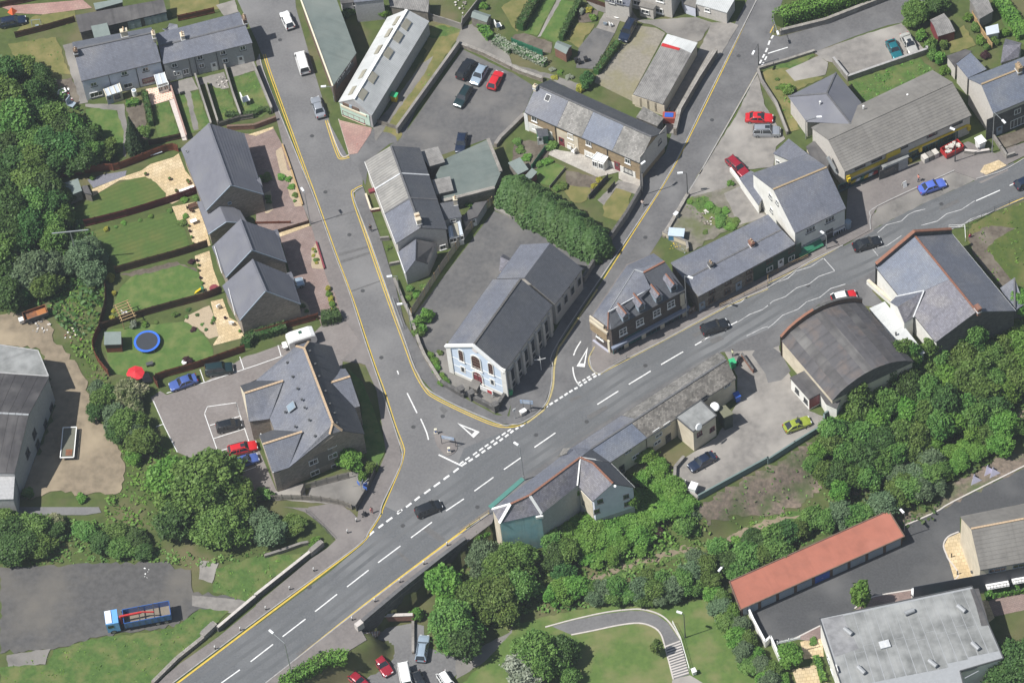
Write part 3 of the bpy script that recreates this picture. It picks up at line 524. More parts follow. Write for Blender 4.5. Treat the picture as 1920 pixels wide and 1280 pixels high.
for t in('p1430,148 p1350,185 p1316,250 p1346,340 p1396,512 p800,632 p650,722','p1026,100 p1262,-4 l1400,1195 l1980,905','p200,948 p390,852'): kerb(t,.22,.12,B,m_kerbl)
for t in('b545,925 b600,1080 b650,1175 b700,1160','b620,895 b700,1160'): kerb(t,.14,.07,0,m_kerbl)
# --- painted markings: children of the road they lie on
def mark(parent,name,mb,mat): return mb.obj(name,mat,parent)
ZM=.06
def line(parent,t,w,mat,name='edge_line',z=ZM,sm=True):
    p=P(t);p=smooth(p,5) if sm and len(p)>2 else p
    return mark(parent,name,ribbon(p,w,z),mat)
def dashes(parent,t,w,mat,name='lane_dash'):
    q=P(t)
    for a,b in zip(q[::2],q[1::2]): mark(parent,name,ribbon([a,b],w,ZM),mat)
# centre line of the main road
dashes(road,'m1660,1280 m1800,1180 n-40,1120 n128,990 n200,932 n372,800 n443,745 n608,615 n683,560 n845,434 n916,378 n1084,253 n1162,192 n1320,75 j1425,1270 j1560,1180 j1638,1122 j1782,1018 j1860,960 j1990,870 k168,795 k326,686 k640,473 k798,373 k876,323 k1040,223 k1118,175 k1284,78 k1372,30 g1450,1265 g1420,1280 g1530,1215 g1615,1172 g1690,1132',.2,m_white)
# give-way lines of both junctions
gw='j1062,1280 j1098,1262 j1126,1243 j1166,1212 j1190,1194 j1228,1163 j1262,1141 j1308,1108 j1334,1090 j1380,1056 j1406,1036 j1450,1004 j1480,982 j1520,950 j1546,930 j1578,908 j1594,900 j1626,880 j1646,868 j1676,846 j1692,836 j1720,816 j1736,806 j1764,788 j1782,776 j1810,756 j1826,746 j1852,728 j1868,716 j1894,698 j1908,688 k10,668 k26,660 k48,646 k64,638 k90,622'
dashes(road,gw+' n848,175 n884,143 n918,118 n955,90 n978,72 n1022,40 n1060,14 n1090,-12',.33,m_white,'give_way_dash')
dashes(road,'j1530,918 j1556,900 j1570,890 j1602,868 j1628,852 j1658,830 j1674,820 j1704,798 j1716,790 j1744,772 j1760,760 j1786,742 j1802,732 j1830,712 j1844,704 j1872,684 j1886,676 j1912,658',.28,m_white,'give_way_dash')
dashes(road,'k250,496 k268,484 k282,476 k306,460 k320,452 k344,438 k358,428 k382,412 k394,406 k418,388 k430,382 k454,366 k468,358 k492,346 k506,336 k528,322 k540,314 k562,300 k574,292 k596,278 k610,270 k634,256 k646,252 k664,242',.33,m_white,'give_way_dash')
dashes(road,'k494,316 k516,304 k528,296 k550,284 k562,276 k586,262 k600,254 k624,240',.28,m_white,'give_way_dash')
dashes(lane,'d14,308 d2,340 d40,268 d24,292 c1856,480 c1872,452 c1880,436 c1894,410 c1902,394 c1916,364',.3,m_white,'give_way_dash')
dashes(lane,'c1872,498 c1888,470 c1896,454 c1910,426',.26,m_white,'give_way_dash')
dashes(sidelane,'d0,404 d148,358',.2,m_white,'centre_dash')
dashes(street,'j1060,220 j1070,248 j1134,388 j1208,538',.2,m_white,'centre_dash');line(street,'j1235,580 j1262,640 j1282,690 j1294,738',.2,m_white,'centre_line');line(road,'j1370,850 j1550,936',.25,m_white,'centre_line')
line(lane,'k462,106 k480,60 k516,0',.2,m_white,'centre_line');line(lane,'k456,192 k462,240 k478,290 k506,332',.2,m_white,'centre_line')
def triangle(parent,t,w=.3):
    a,b,c=P(t);mb=MB()
    cen=(a+b+c)/3;inn=[cen+(p-cen)*k for p,k in((a,.62),(b,.5),(c,.5))]
    for k in range(3):
        p,q=[a,b,c][k],[a,b,c][(k+1)%3];r,s_=inn[(k+1)%3],inn[k];mb.face([x+Z*ZM for x in (p,q,r,s_)])
        n0=np.cross(q-p,r-p)
        if n0[2]<0: mb.f[-1]=mb.f[-1][::-1]
    mark(parent,'give_way_triangle',mb,m_white)
triangle(road,'j1510,612 j1632,724 j1678,678');triangle(lane,'k570,42 k484,188 k546,194')
# zigzags and the crossing studs
def zig(t): line(road,t,.14,m_whitew,'zigzag_line',sm=False)
m_whitew=M('worn_white_paint',(.46,.46,.46),(.27,.27,.27),sc=1.2,rough=.7)
zig('h0,880 h40,850 h150,808 h210,755 h320,722 h420,655');zig('h0,1010 h40,978 h130,946 h215,880 h310,850 h380,795 h500,754');zig('h0,1180 h40,1150 h110,1085 h225,1040 h290,985 h390,950 h470,885 h580,852')
zig('g1600,1030 g1720,985 g1780,935 g1880,900 g1930,870');zig('g1695,1136 g1780,1080 g1880,1042 g1935,1000');zig('h0,1170 g1880,1180 g1760,1240')
zig('h415,655 h500,752');zig('h820,468 h890,408 h1000,380 h1050,332 h1100,308 h1180,290');zig('h785,590 h825,640');zig('h800,585 h890,565 h1000,490');zig('h1150,412 h1270,380 h1340,325 h1450,294 h1550,228');zig('h1360,440 h1440,425 h1520,365 h1640,322')
line(road,'h1560,228 h1740,148',.18,m_white,'lane_dash');line(road,'h1812,114 h1920,64',.18,m_white,'lane_dash')
# yellow lines
yl=lambda par,t,m=m_yel,w=.13: line(par,t,w,m,'yellow_line')
def dbl(par,t):
    p=smooth(P(t),5)
    for off in(-.17,.17):
        q=[]
        for k in range(len(p)):
            d=nrm(p[min(k+1,len(p)-1)]-p[max(k-1,0)]);q.append(p[k]+np.array([-d[1],d[0],0])*off)
        mark(par,'yellow_line',ribbon(q,.15,ZM),m_yel)
dbl(street,'b62,410 b130,620 b370,1280 f440,190 f600,640 f720,960 f825,1280 j900,220 j960,380 j1040,630 j1100,790 j1102,850 j1070,960 j950,1240 n940,10')
yl(road,'n935,20 n860,140 n800,225 n560,415 n0,835 m1260,1335',w=.3)
dbl(street,'f798,118 f745,145 f728,200 f840,530 f990,960 f1108,1280 j1190,220 j1270,360 j1340,420 j1560,530 j1790,625 k0,636 k100,608')
dbl(street,'b528,905 b570,1040 b615,1165 b640,1190 b700,1178')
yl(road,'n75,1285 n800,705 n1575,122',w=.3);yl(road,'n1570,118 n1660,60 n1750,5',m_yelpale,.16)
yl(lane,'k112,612 k200,545 k252,492 k305,350 k318,190 k350,50 g385,1280 g640,890',m_yelpale,.3);yl(lane,'g690,810 g920,450 g1200,0 c1490,710 c1834,0',m_yel,.16)
yl(lane,'k640,245 k590,200 k575,130 k620,40',m_yelpale,.16);yl(road,'k665,246 k760,192 k1140,-5 g1640,1008 g1920,888',m_yelpale,.16);yl(lane,'c1838,545 c1425,1270 g1250,290 g1130,490',m_yelpale,.16);yl(road,'h1640,330 h1760,275 h1920,202',m_yel,.18);yl(lane,'d16,250 d58,165',m_yel,.16)
yl(road,'h562,560 h300,700 h0,845',m_yelpale,.16)
# parking bays
wl=lambda t,par=cp2: line(par,t,.13,m_white,'bay_line',sm=False)
for t in('i1250,388 i1560,300 i1920,180 j200,110','i1500,210 i1532,305','i1798,115 i1828,206','j165,30 j190,115','i1150,445 i1235,640 i1330,830','i1170,640 i1225,620','i1535,545 i1645,860','i1535,540 i1555,490 i1770,460 i1800,560','i1575,630 i1800,560','i1605,728 i1835,655','i1640,825 i1865,750','i1700,910 i1760,890','i1810,980 i1920,940','i1770,460 i1870,760'): wl(t)
# worn patches and trench reinstatements in the tarmac
def patch(par,t,mat=None): 
    q=P(t);mb=MB();mb.face([p+Z*(ZM-.012) for p in q]);
    if np.cross(q[1]-q[0],q[2]-q[0])[2]<0: mb.f[0]=mb.f[0][::-1]
    mark(par,'tarmac_patch',mb,mat or m_asph3)
m_patch=M('tarmac_patch',(.125,.123,.122),(.1,.098,.097),sc=2,rough=.9)
for t in('f620,620 f850,560 f855,575 f625,640','f635,675 f860,605 f862,622 f640,695','f600,340 f740,300 f742,310 f602,352','f700,905 f940,820 f943,828 f702,914','j1370,500 j1400,485 j1440,520 j1410,545'): patch(street,t,m_patch)
for t in('n1050,300 n1070,290 n1170,370 n1160,395','k430,430 k500,400 k525,415 k440,455','h480,900 h600,850 h610,862 h490,912','n300,1060 n420,970 n470,1000 n350,1095','k560,560 k700,480 k720,500 k585,585','g1480,1270 g1560,1235 g1590,1262 g1505,1300','h1280,280 h1420,215 h1440,235 h1300,300','n1250,130 n1290,105 n1420,200 n1380,225','g1350,1230 g1420,1200 g1440,1215 g1370,1250'): patch(road,t,m_patch)
ctr=smooth(P('m1500,1390 n164,960 n1242,130 j1710,1070 k90,850 k958,275 k1200,125 g1480,1240 g1650,1140 h120,900 h700,640 h1300,330 h1920,40'),6)
def offset(pts,o):
    q=[]
    for k in range(len(pts)): d=nrm(pts[min(k+1,len(pts)-1)]-pts[max(k-1,0)]);q.append(pts[k]+np.array([-d[1],d[0],0])*(o+.12*math.sin(k*.7)))
    return q
m_worn=M('polished_wheel_track',(.108,.112,.116),(.092,.096,.1),sc=.8,c3=(.12,.122,.125),sc3=.2,rough=.8);m_cover=flat('iron_cover',(.075,.075,.076),.6,.5,.4)
for o in(-2.9,-1.3,1.3,2.9): mark(road,'wheel_track',ribbon(offset(ctr,o),.55,.034),m_worn)
for par,t in((road,'n400,560 n1100,100 j1660,1240 k180,700 k560,600 k1000,180 h300,860 h1300,250'),(street,'b180,300 b420,1020 f520,160 f700,480 f800,900 j940,120 j1180,640 j1400,560'),(lane,'g1000,500 c1700,420 c1500,900 g620,900')):
    for p in P(t,.05): mb=MB();mb.disc(p,.34,12);mark(par,'manhole_cover',mb,m_cover)
# ================================================================ BUILDINGS
class House: pass
def ray_plane(px,p0,nn):
    d=ray(px);t=(p0-CAM).dot(nn)/d.dot(nn);return CAM+d*t
def inset(poly,d):
    """shrink a convex-ish plan polygon by d (scalar or per-edge list)"""
    n=len(poly);q=[np.array(p[:2],float) for p in poly]
    a=sum(q[k][0]*q[(k+1)%n][1]-q[(k+1)%n][0]*q[k][1] for k in range(n));sg=1 if a>0 else -1
    ds=d if hasattr(d,'__len__') else [d]*n;L=[]
    for k in range(n):
        p,r=q[k],q[(k+1)%n];t=(r-p)/np.linalg.norm(r-p);nn=np.array([-t[1],t[0]])*sg;L.append((p+nn*ds[k],t))
    out=[]
    for k in range(n):
        (p,t),(r,u)=L[k-1],L[k];A=np.array([t,-u]).T
        s=np.linalg.solve(A,r-p);out.append(p+t*s[0])
    return out
def newhouse(name,label,cat,c,zb=0.,group=None):
    h=House();h.root=thing(name,label,cat,(c[0],c[1],zb),0,group);h.zb=zb;h.walls={};h.n=name;return h
def slope(h,pts,mat,t=.14,courses=0,name='roof_slope',step=.05):
    """one roof plane;with courses, real overlapping rows of tiles of that depth (pts: eave a, eave b, top b, top a)"""
    mb=MB();pts=[np.array(p,float) for p in pts]
    mb.slab(pts,t)
    if courses and len(pts)==4:
        a,b,c,d=pts;L=max(np.linalg.norm(d-a),np.linalg.norm(c-b));n=max(2,int(L/courses));nn=nrm(np.cross(b-a,d-a));nn=nn if nn[2]>0 else -nn
        for k in range(n):
            f0,f1=k/n,(k+1)/n;p,q=a+(d-a)*f0,b+(c-b)*f0;r,s=b+(c-b)*f1,a+(d-a)*f1
            F_=[p+nn*step,q+nn*step,r+nn*.006,s+nn*.006]
            if np.cross(q-p,s-p)[2]<0: F_=F_[::-1]
            mb.face(F_);
            fr=[p+nn*.001,q+nn*.001,q+nn*step,p+nn*step];mb.face(fr if np.cross(q-p,nn).dot(a-d)>0 else fr[::-1])
    return mb.obj(name,mat,h.root)
def ridge(h,p,q,mat,w=.3,tiles=0.45):
    mb=MB();p=np.array(p);q=np.array(q);L=np.linalg.norm(q-p);n=max(1,int(L/tiles))
    for k in range(n):
        a=p+(q-p)*(k/n);b=p+(q-p)*((k+.94)/n);mb.bar(a+Z*.03,b+Z*.03,w,.13)
    return mb.obj('ridge_tiles',mat,h.root)
def gutter(h,a,b,mat=None,z=-.1):
    mb=MB();mb.bar(np.array(a)+Z*z,np.array(b)+Z*z,.12,.1);return mb.obj('gutter',mat or m_dkgrey,h.root)
def cap(h,pts,w,mat,name='flashing',t=.12):
    mb=MB()
    for a,b in zip(pts,pts[1:]): mb.bar(np.array(a)+Z*.03,np.array(b)+Z*.03,w,t)
    return mb.obj(name,mat,h.root)
def regwalls(h,fp,zb,keys):
    n=len(fp);cen=sum(fp)/n
    for k,key in enumerate(keys):
        p,q=fp[k],fp[(k+1)%n];t=nrm(q-p);nn=np.array([t[1],-t[0]]);m=(p+q)/2
        if nn.dot(m-cen)<0: nn=-nn
        h.walls[key]=(np.array([*p,zb]),np.array([*q,zb]),np.array([*nn,0.]))
def gable(name,label,cat,eaves,he,rd,wall,roof,zb=0.,over=.25,gover=.08,roof2=None,hip='',courses=0,rmat=None,group=None,hr=None,wallz=None,gut=True,barge=None,base=None):
    """eaves 'A B C D' (front left, front right, back right, back left) seen at eave height;rd = the two ends of the ridge"""
    A,B,C,D=P(eaves,zb+he);mL,mR=(A+D)/2,(B+C)/2;ax=mR-mL;nn=nrm(np.cross(ax,Z));rp=tok(rd)
    R=[ray_plane(p,mL,nn) for p in rp];zr=hr+zb if hr else sum(r[2] for r in R)/2
    ts=[(r-mL).dot(ax)/ax.dot(ax) for r in R];tL=ts[0] if 'l' in hip else 0.;tR=ts[1] if 'r' in hip else 1.
    R1=mL+ax*tL;R2=mR+ax*(tR-1);R1[2]=R2[2]=zr
    c=(A+B+C+D)/4;h=newhouse(name,label,cat,c,zb,group);h.he=he;h.hr=zr-zb;h.R=(R1,R2);h.E=(A,B,C,D)
    roof2=roof2 or roof
    def seg(a,b,r1,r2,mats):
        mats=mats if isinstance(mats,list) else [(0,1,mats)]
        for f0,f1,m in mats: slope(h,[a+(b-a)*f0,a+(b-a)*f1,r1+(r2-r1)*f1,r1+(r2-r1)*f0],m,courses=courses)
    seg(A,B,R1,R2,roof);seg(D,C,R1,R2,roof2)
    hm=roof if not isinstance(roof,list) else roof[0][2]
    if 'l' in hip: slope(h,[D,A,R1],hm)
    if 'r' in hip: slope(h,[B,C,R2],hm)
    if rmat: ridge(h,R1,R2,rmat)
    if gut: gutter(h,A,B);gutter(h,D,C)
    fp=inset([A,B,C,D],[over,0.25 if 'r' in hip else gover,over,0.25 if 'l' in hip else gover])
    half=np.linalg.norm((A-D)[:2])/2;zw=zb+he+(zr-zb-he)*over/max(half,.1)-.16
    mb=MB();mb.prism(fp,zb-.4,zw,top=False)
    for key,(i,j),rr in(('r',(1,2),R2),('l',(3,0),R1)):
        if key in hip: continue
        p,q=fp[i],fp[j];m=(p+q)/2;tri=[(*p,zw),(*q,zw),(*m,zr-.16)]
        n_=np.cross(np.array(tri[1])-np.array(tri[0]),np.array(tri[2])-np.array(tri[0]));o=m-c[:2]
        mb.face(tri if n_[:2].dot(o)>0 else [tri[1],tri[0],tri[2]])
        if barge:
            for s in(i,j):
                e=(A,B,C,D)[s];cap(h,[e-Z*.02,rr-Z*.02],.16,barge,'bargeboard',.2)
    mb.obj('wall',wall,h.root);h.zw=zw;regwalls(h,fp,zb,'frkl');h.fp=fp
    return h
def flatroof(name,label,cat,toks,zt,wall,roof,zb=0.,over=.12,par=0.,group=None,edge=None,keys='abcdefgh',tt=.18,fall=None):
    pts=P(toks,zb+zt);zs=[zb+zt]*len(pts)
    if fall: 
        tk=tok(toks);pts=[W(*tk[k],zb+fall[k]) for k in range(len(tk))];zs=[zb+f for f in fall]
    c=sum(pts)/len(pts);h=newhouse(name,label,cat,c,zb,group);h.he=zt;h.E=pts
    mb=MB();mb.slab(pts,tt);mb.obj('roof',roof,h.root)
    fp=inset(pts,over);mb=MB();mb.prism(fp,zb-.4,[z-tt-.003 for z in zs],top=False);mb.obj('wall',wall,h.root)
    regwalls(h,fp,zb,keys[:len(fp)]);h.fp=fp
    if edge:
        mb=MB()
        for k in range(len(pts)): mb.bar(pts[k]+Z*.05,pts[(k+1)%len(pts)]+Z*.05,.16,.16)
        mb.obj('roof_edge',edge,h.root)
    return h
def poly(h,spec,mat,t=.14,name='roof_slope'):
    """roof plane from 'pixel@height' corners"""
    pts=[]
    for q in spec.split():
        a,z=q.split('@');x=tok(a)[0];pts.append(W(*x,h.zb+float(z)))
    return slope(h,pts,mat,t,name=name)
def wall_frame(h,key,px,dz=None):
    a,b,nn=h.walls[key];p=ray_plane(px,a,nn);return p,nrm(b-a),nn
def win(h,key,toks,w=1.,hh=1.2,frame=None,sill=None,glass=None,mull=1,trans=0,name='window',head=None,label=None):
    for px in tok(toks):
        p,u,nn=wall_frame(h,key,px);mb=MB();ax=(u,nn,Z);fw=.09
        for s in(-1,1): mb.box(p+u*s*(w/2-fw/2)+nn*.05,fw,.1,hh,ax=ax);mb.box(p+Z*s*(hh/2-fw/2)+nn*.05,w-2*fw,.1,fw,ax=ax)
        for k in range(1,mull+1): mb.box(p+u*(w*(k/(mull+1)-.5))+nn*.045,.06,.08,hh-2*fw,ax=ax)
        for k in range(trans): mb.box(p+Z*(hh*((k+1)/(trans+1)-.5))+nn*.043,w-2*fw,.07,.05,ax=ax)
        o=mb.obj(name,frame or m_trim,h.root)
        g=MB();g.box(p+nn*.012,w-.1,.03,hh-.1,ax=ax);g.obj('pane',glass or m_pane,o)
        if sill is not False: g=MB();g.box(p-Z*(hh/2+.06)+nn*.08,w+.2,.18,.1,ax=ax);g.obj('sill',sill or m_dkgrey,o)
        if head: g=MB();g.box(p+Z*(hh/2+.12)+nn*.03,w+.2,.07,.2,ax=ax);g.obj('lintel',head,o)
        if label: o['label']=label
def door(h,key,toks,w=.95,hh=2.05,mat=None,frame=None,z0=None,name='door',glass=True):
    for px in tok(toks):
        p,u,nn=wall_frame(h,key,px);p=p.copy();p[2]=(z0 if z0 is not None else h.zb)+hh/2+.05;ax=(u,nn,Z);mb=MB()
        mb.box(p+nn*.03,w-.12,.07,hh-.06,ax=ax)
        for s in(-1,1): mb.box(p+u*s*(w/2)+nn*.04,.09,.1,hh,ax=ax)
        mb.box(p+Z*(hh/2)+nn*.04,w+.09,.1,.09,ax=ax);o=mb.obj(name,mat or m_trim,h.root)
        if glass: g=MB();g.box(p+Z*.45+nn*.07,w*.5,.02,.7,ax=ax);g.obj('pane',m_pane,o)
        g=MB();g.box(p+u*(w*.36)+nn*.1,.05,.06,.16,ax=ax);g.obj('handle',m_galv,o)
def panel(h,key,px,w,hh,mat,name='fascia',d=.12,dz=0,parent=None):
    p,u,nn=wall_frame(h,key,tok(px)[0]);mb=MB();mb.box(p+nn*d/2,w,d,hh,ax=(u,nn,Z));return mb.obj(name,mat,parent or h.root),p,u,nn
def pipe(h,key,px,z1,mat=None):
    p,u,nn=wall_frame(h,key,tok(px)[0]);mb=MB();q=p.copy();q[2]=h.zb;r=p.copy();r[2]=h.zb+z1;mb.tube(q+nn*.08,r+nn*.08,.05,n=6);mb.obj('drainpipe',mat or m_black,h.root)
def chimney(h,px,ztop,w=.6,l=1.,pots=2,mat=None,cmat=None,rz=None,zr=None):
    """stack whose top shows at px"""
    c=W(*tok(px)[0],h.zb+ztop);ax=nrm(h.R[1]-h.R[0]) if hasattr(h,'R') else np.array([1.,0,0]);X=nrm(np.array([ax[0],ax[1],0]));Y=np.cross(Z,X)
    zr=(h.hr if hasattr(h,'hr') else ztop-1.3) if zr is None else zr;z0=h.zb+zr-.8;z1=h.zb+ztop;mb=MB()
    mb.box((c[0],c[1],(z0+z1)/2),w,l,z1-z0,ax=(X,Y,Z));mb.box((c[0],c[1],z1-.12),w+.14,l+.14,.12,ax=(X,Y,Z));o=mb.obj('chimney',mat or m_wbrickd,h.root)
    f=MB();f.box((c[0],c[1],h.zb+zr+.05),w+.16,l+.16,.22,ax=(X,Y,Z));f.obj('flashing',m_lead,o)
    for k in range(pots):
        q=c+Y*((k-(pots-1)/2)*l/max(pots,1));t=MB();t.tube((q[0],q[1],z1),(q[0],q[1],z1+.4),.13,.1,8);t.obj('chimney_pot',cmat or m_sand_ridge,o)
def rooflight(h,px,sl,w=.8,hh=1.1,mat=None,frame=None,name='roof_window'):
    """panel lying in the roof plane through three points sl"""
    a,b,c=[np.array(x) for x in sl];nn=nrm(np.cross(b-a,c-a));nn=nn if nn[2]>0 else -nn;p=ray_plane(tok(px)[0],a,nn);u=nrm(b-a);v=np.cross(nn,u);mb=MB();mb.box(p+nn*.05,w,hh,.12,ax=(u,v,nn));o=mb.obj(name,frame or m_dkgrey,h.root)
    g=MB();g.box(p+nn*.115,w-.14,hh-.14,.03,ax=(u,v,nn));g.obj('pane',mat or m_skyl,o)
def ventpipe(h,px,z,mat=None,name='roof_vent',r=.12,l=.35):
    c=W(*tok(px)[0],h.zb+z);mb=MB();mb.tube(c-Z*.25,c+Z*l,r,n=8);mb.tube(c+Z*l,c+Z*(l+.08),r*1.4,n=8);mb.obj(name,mat or m_dkgrey,h.root)
def zon(h,side,px):
    """height of the roof plane under a pixel: side f/k"""
    A,B,C,D=h.E;R1,R2=h.R;a,b,c=(A,B,R1) if side=='f' else (D,C,R1);nn=np.cross(b-a,c-a);p=ray_plane(tok(px)[0],a,nn);return p[2]-h.zb
# ---- terrace of three, top left
t1=gable('terrace_house','two storey terrace of three white houses with red and white chequered patio','terrace','a610,610 a1208,462 a1135,205 a540,318',5.3,'a560,372 a1143,248',m_wlb,m_sl_mid,rmat=m_ridge_g)
chimney(t1,'a925,225',t1.hr+1.5,1.1,.7,5,m_wcream,m_sand_ridge);chimney(t1,'a562,372',t1.hr+.8,.6,.8,2,m_wbrickd);chimney(t1,'a1148,245',t1.hr+1.1,.5,.9,2,m_wcream)
win(t1,'f','a702,632 a932,550 a1090,520',1.0,.95);win(t1,'f','a722,706',2.1,1.2,mull=2);win(t1,'f','a1112,600',2.0,1.1,m_maroon,mull=3);win(t1,'f','a960,640',1.5,1.1,mull=1);pipe(t1,'f','a1030,560',5);pipe(t1,'f','a822,600',5)
t2=gable('terrace_house','grey pebbledashed terrace of four houses on the street corner','terrace','a1225,482 a1893,322 a1795,92 a1165,255',4.9,'a1190,352 a1850,182',m_wgrey,m_sl_mid,rmat=m_ridge_g)
chimney(t2,'a1365,255',t2.hr+1.2,.6,.9,2,m_wcream);chimney(t2,'a1830,130',t2.hr+1.2,.6,1.1,3,m_wbrickd)
win(t2,'f','a1308,490 a1325,548 a1500,432 a1512,492 a1672,395 a1690,455 a1820,360',.95,1.05);win(t2,'f','a1395,535',1.0,1.3);door(t2,'f','a1345,565 a1605,490 a1805,440');pipe(t2,'f','a1425,490',4.6);pipe(t2,'f','a1470,480',4.6);pipe(t2,'f','a1630,440',4.6)
g=gable('house_annexe','small slate gabled annexe behind the street corner terrace','annexe','a1220,215 a1345,290 a1330,185 a1270,175',3.9,'a1270,180 a1310,290',m_wgrey,m_sl_mid,gut=False);
po=flatroof('porch','cream lean-to porch with polycarbonate roof on the white terrace','porch','a775,670 a895,625 a915,685 a800,722',2.4,m_wcream,m_conserv,over=.05,fall=[2.6,2.6,2.2,2.2],tt=.08)
for q in('a775,670 a800,722','a810,658 a835,712','a848,645 a872,700','a880,632 a905,690','a895,625 a915,685'): cap(po,[W(*tok(q)[0],2.62),W(*tok(q)[1],2.22)],.12,m_cream,'glazing_bar',.1)
win(po,'c','a880,725',1.,1.1,m_dkgrey,sill=False);door(po,'c','a825,745',mat=m_bluegrey)
po=flatroof('conservatory','white glazed conservatory porch on the chequered patio','conservatory','a1155,562 a1232,543 a1255,618 a1180,640',2.5,m_wwhite,m_conserv,over=.04,fall=[2.9,2.9,2.4,2.4],tt=.07)
for q in('a1155,562 a1180,640','a1193,552 a1218,630','a1232,543 a1255,618'): cap(po,[W(*tok(q)[0],2.92),W(*tok(q)[1],2.42)],.11,m_trim,'glazing_bar',.1)
win(po,'c','a1205,668 a1245,655',.8,1.2,sill=False);win(po,'b','a1262,640',.8,1.2,sill=False)
# outbuildings behind
ob=flatroof('outbuilding_row','long dark lean-to outbuilding row with white doors','outbuilding','a600,245 a1250,90 a1225,-5 a562,116',2.5,m_wdark,m_felt_dark,fall=[2.3,2.3,3.1,3.1])
for k,x in enumerate((985,1030,1110,1150,1190,1225)):
    y=178-(x-985)*.24;door(ob,'a','a%d,%d'%(x,y),1.05,1.9,m_bluegrey,glass=False)
flatroof('garden_shed','square flat green felt shed behind the white terrace','shed','a680,190 a800,162 a836,286 a716,316',2.5,m_wdark,m_shedg);flatroof('garden_shed','flat grey green shed roof at the top edge beside outbuildings','shed','a700,25 a915,-12 a920,18 a715,75',2.3,m_wood,m_shedg)
# ---- street side: green-roofed hall and white corrugated shop
s=flatroof('street_shop','long shop with green felt roof and painted street front','shop','b575,648 b752,398 b600,-15 b335,-5',4.6,m_wbrickd,m_felt_green,tt=.25);
o,_,_,_=panel(s,'a','b665,560',5.6,1.0,m_dkgrey,'fascia');win(s,'a','b620,610 b655,570 b688,528',1.0,1.2);win(s,'a','b700,492',.8,1.3)
for k,(x,y,mt) in enumerate(((345,110,m_woodn),(372,200,m_maroon),(405,290,m_bluegrey),(438,380,m_wbrick),(465,450,m_maroon),(500,530,m_bluegrey),(535,640,m_cream),(570,730,m_red))): panel(s,'d','b%d,%d'%(x,y),2.4,1.5,mt,'shop_panel',.1)
cap(s,[W(*tok('b335,-5')[0],4.62),W(*tok('b575,648')[0],4.62)],.25,m_cream,'parapet_coping',.2)
r=gable('corrugated_shop','white corrugated gabled shop with green front and display window','shop','b868,868 b1300,160 b985,130 b618,765',3.3,'b715,757 b1135,78',m_wgrey,m_corr_w,roof2=m_corr_w,gut=False,over=.12)
sl=(r.E[0],r.E[1],r.R[0]);sk=(r.E[3],r.E[2],r.R[0])
for q in('b800,708','b875,584','b992,400','b1066,278','b1126,186'): rooflight(r,q,sl,1.9,1.2,m_oldlight,m_oldlight,'rooflight')
for q in('b724,682','b800,558','b918,374','b995,248','b1055,158'): rooflight(r,q,sk,1.9,1.,m_oldlight,m_oldlight,'rooflight')
ridge(r,r.R[0],r.R[1],m_trim,.5,1.5)
panel(r,'l','b745,860',5.6,2.6,flat('mint_paint',(.5,.66,.56)),'shop_front',.08);panel(r,'l','b735,828',4.9,.42,m_cream,'fascia',.2)
panel(r,'l','b712,800',3.1,.7,m_wbrickd,'gable_board',.12);panel(r,'l','b712,798',.5,.7,m_bluegrey,'hanging_emblem',.18)
win(r,'l','b735,880',4.3,1.35,m_maroon,mull=3,sill=m_cream);
gs=flatroof('shed','grey corrugated shed behind the white corrugated shop','shed','b1005,50 b1290,92 b1300,-20 b990,-20',2.8,m_wood,m_asb)
gs=flatroof('rear_extension','grey rear extension at the top edge behind the green roofed shop','extension','b640,30 b800,10 b790,-30 b620,-20',2.6,m_wgrey,m_felt_dark);flatroof('rear_house','rendered house rear at the top edge beside fence','house','b735,20 b960,-5 b940,-80 b720,-60',5.2,m_wgrey,m_sl_mid);win(gs,'a','b745,30',1.,.9)
# ---- central terrace on the corner by the lane
roofs_l=[(0,.36,m_corr_g),(.362,.62,m_corr_g),(.622,1,m_sl_mid)]
ct=gable('terrace_house','long corner terrace with corrugated and slate roof sections on the street','terrace','f1050,548 f1437,440 b1228,1108 b815,1212',5.0,'f1225,402 b1002,1072',m_wpale,m_sl_dark,hr=None)
# replace its two long slopes by the real sections
for o in list(ct.root.children):
    if o.name.startswith(('roof_slope','gutter')): bpy.data.objects.remove(o)
A,B_,C_,D_=ct.E;R1,R2=ct.R   # A,D lie along the street, B,C along the back: the ridge runs from the front gable R1 to the far one
def along(a,b,f): return a+(b-a)*f
E0,E1=ct.E[0],ct.E[3];G0,G1=ct.E[1],ct.E[2]
Rf=(E0+G0)/2;Rb=(E1+G1)/2;axv=nrm(np.cross(Rb-Rf,Z));zz=np.mean([ray_plane(q,Rf,axv)[2] for q in tok('f1225,402 b1002,1072')]);Rf[2]=Rb[2]=zz;ct.R=(Rf,Rb);ct.hr=zz
for o in list(ct.root.children):
    if o.name.startswith('wall'): bpy.data.objects.remove(o)
for f0,f1,m in((0,.36,m_sl_mid),(.363,.66,m_corr_g),(.663,1,m_corr_g)): slope(ct,[along(E0,E1,f0),along(E0,E1,f1),along(Rf,Rb,f1),along(Rf,Rb,f0)],m,.14+.03*(f0>.5))
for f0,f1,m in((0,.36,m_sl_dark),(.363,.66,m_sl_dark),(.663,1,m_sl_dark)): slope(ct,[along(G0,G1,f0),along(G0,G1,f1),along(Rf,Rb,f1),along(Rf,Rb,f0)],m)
for f in(.36,.66): cap(ct,[along(E0,E1,f),along(Rf,Rb,f),along(G0,G1,f)],.25,m_lead if f>.5 else m_ridge_g,'party_wall_flashing',.14)
fp=inset([E0,G0,G1,E1],[.08,.25,.08,.25]);mb=MB();mb.prism(fp,-.4,4.98,top=False)
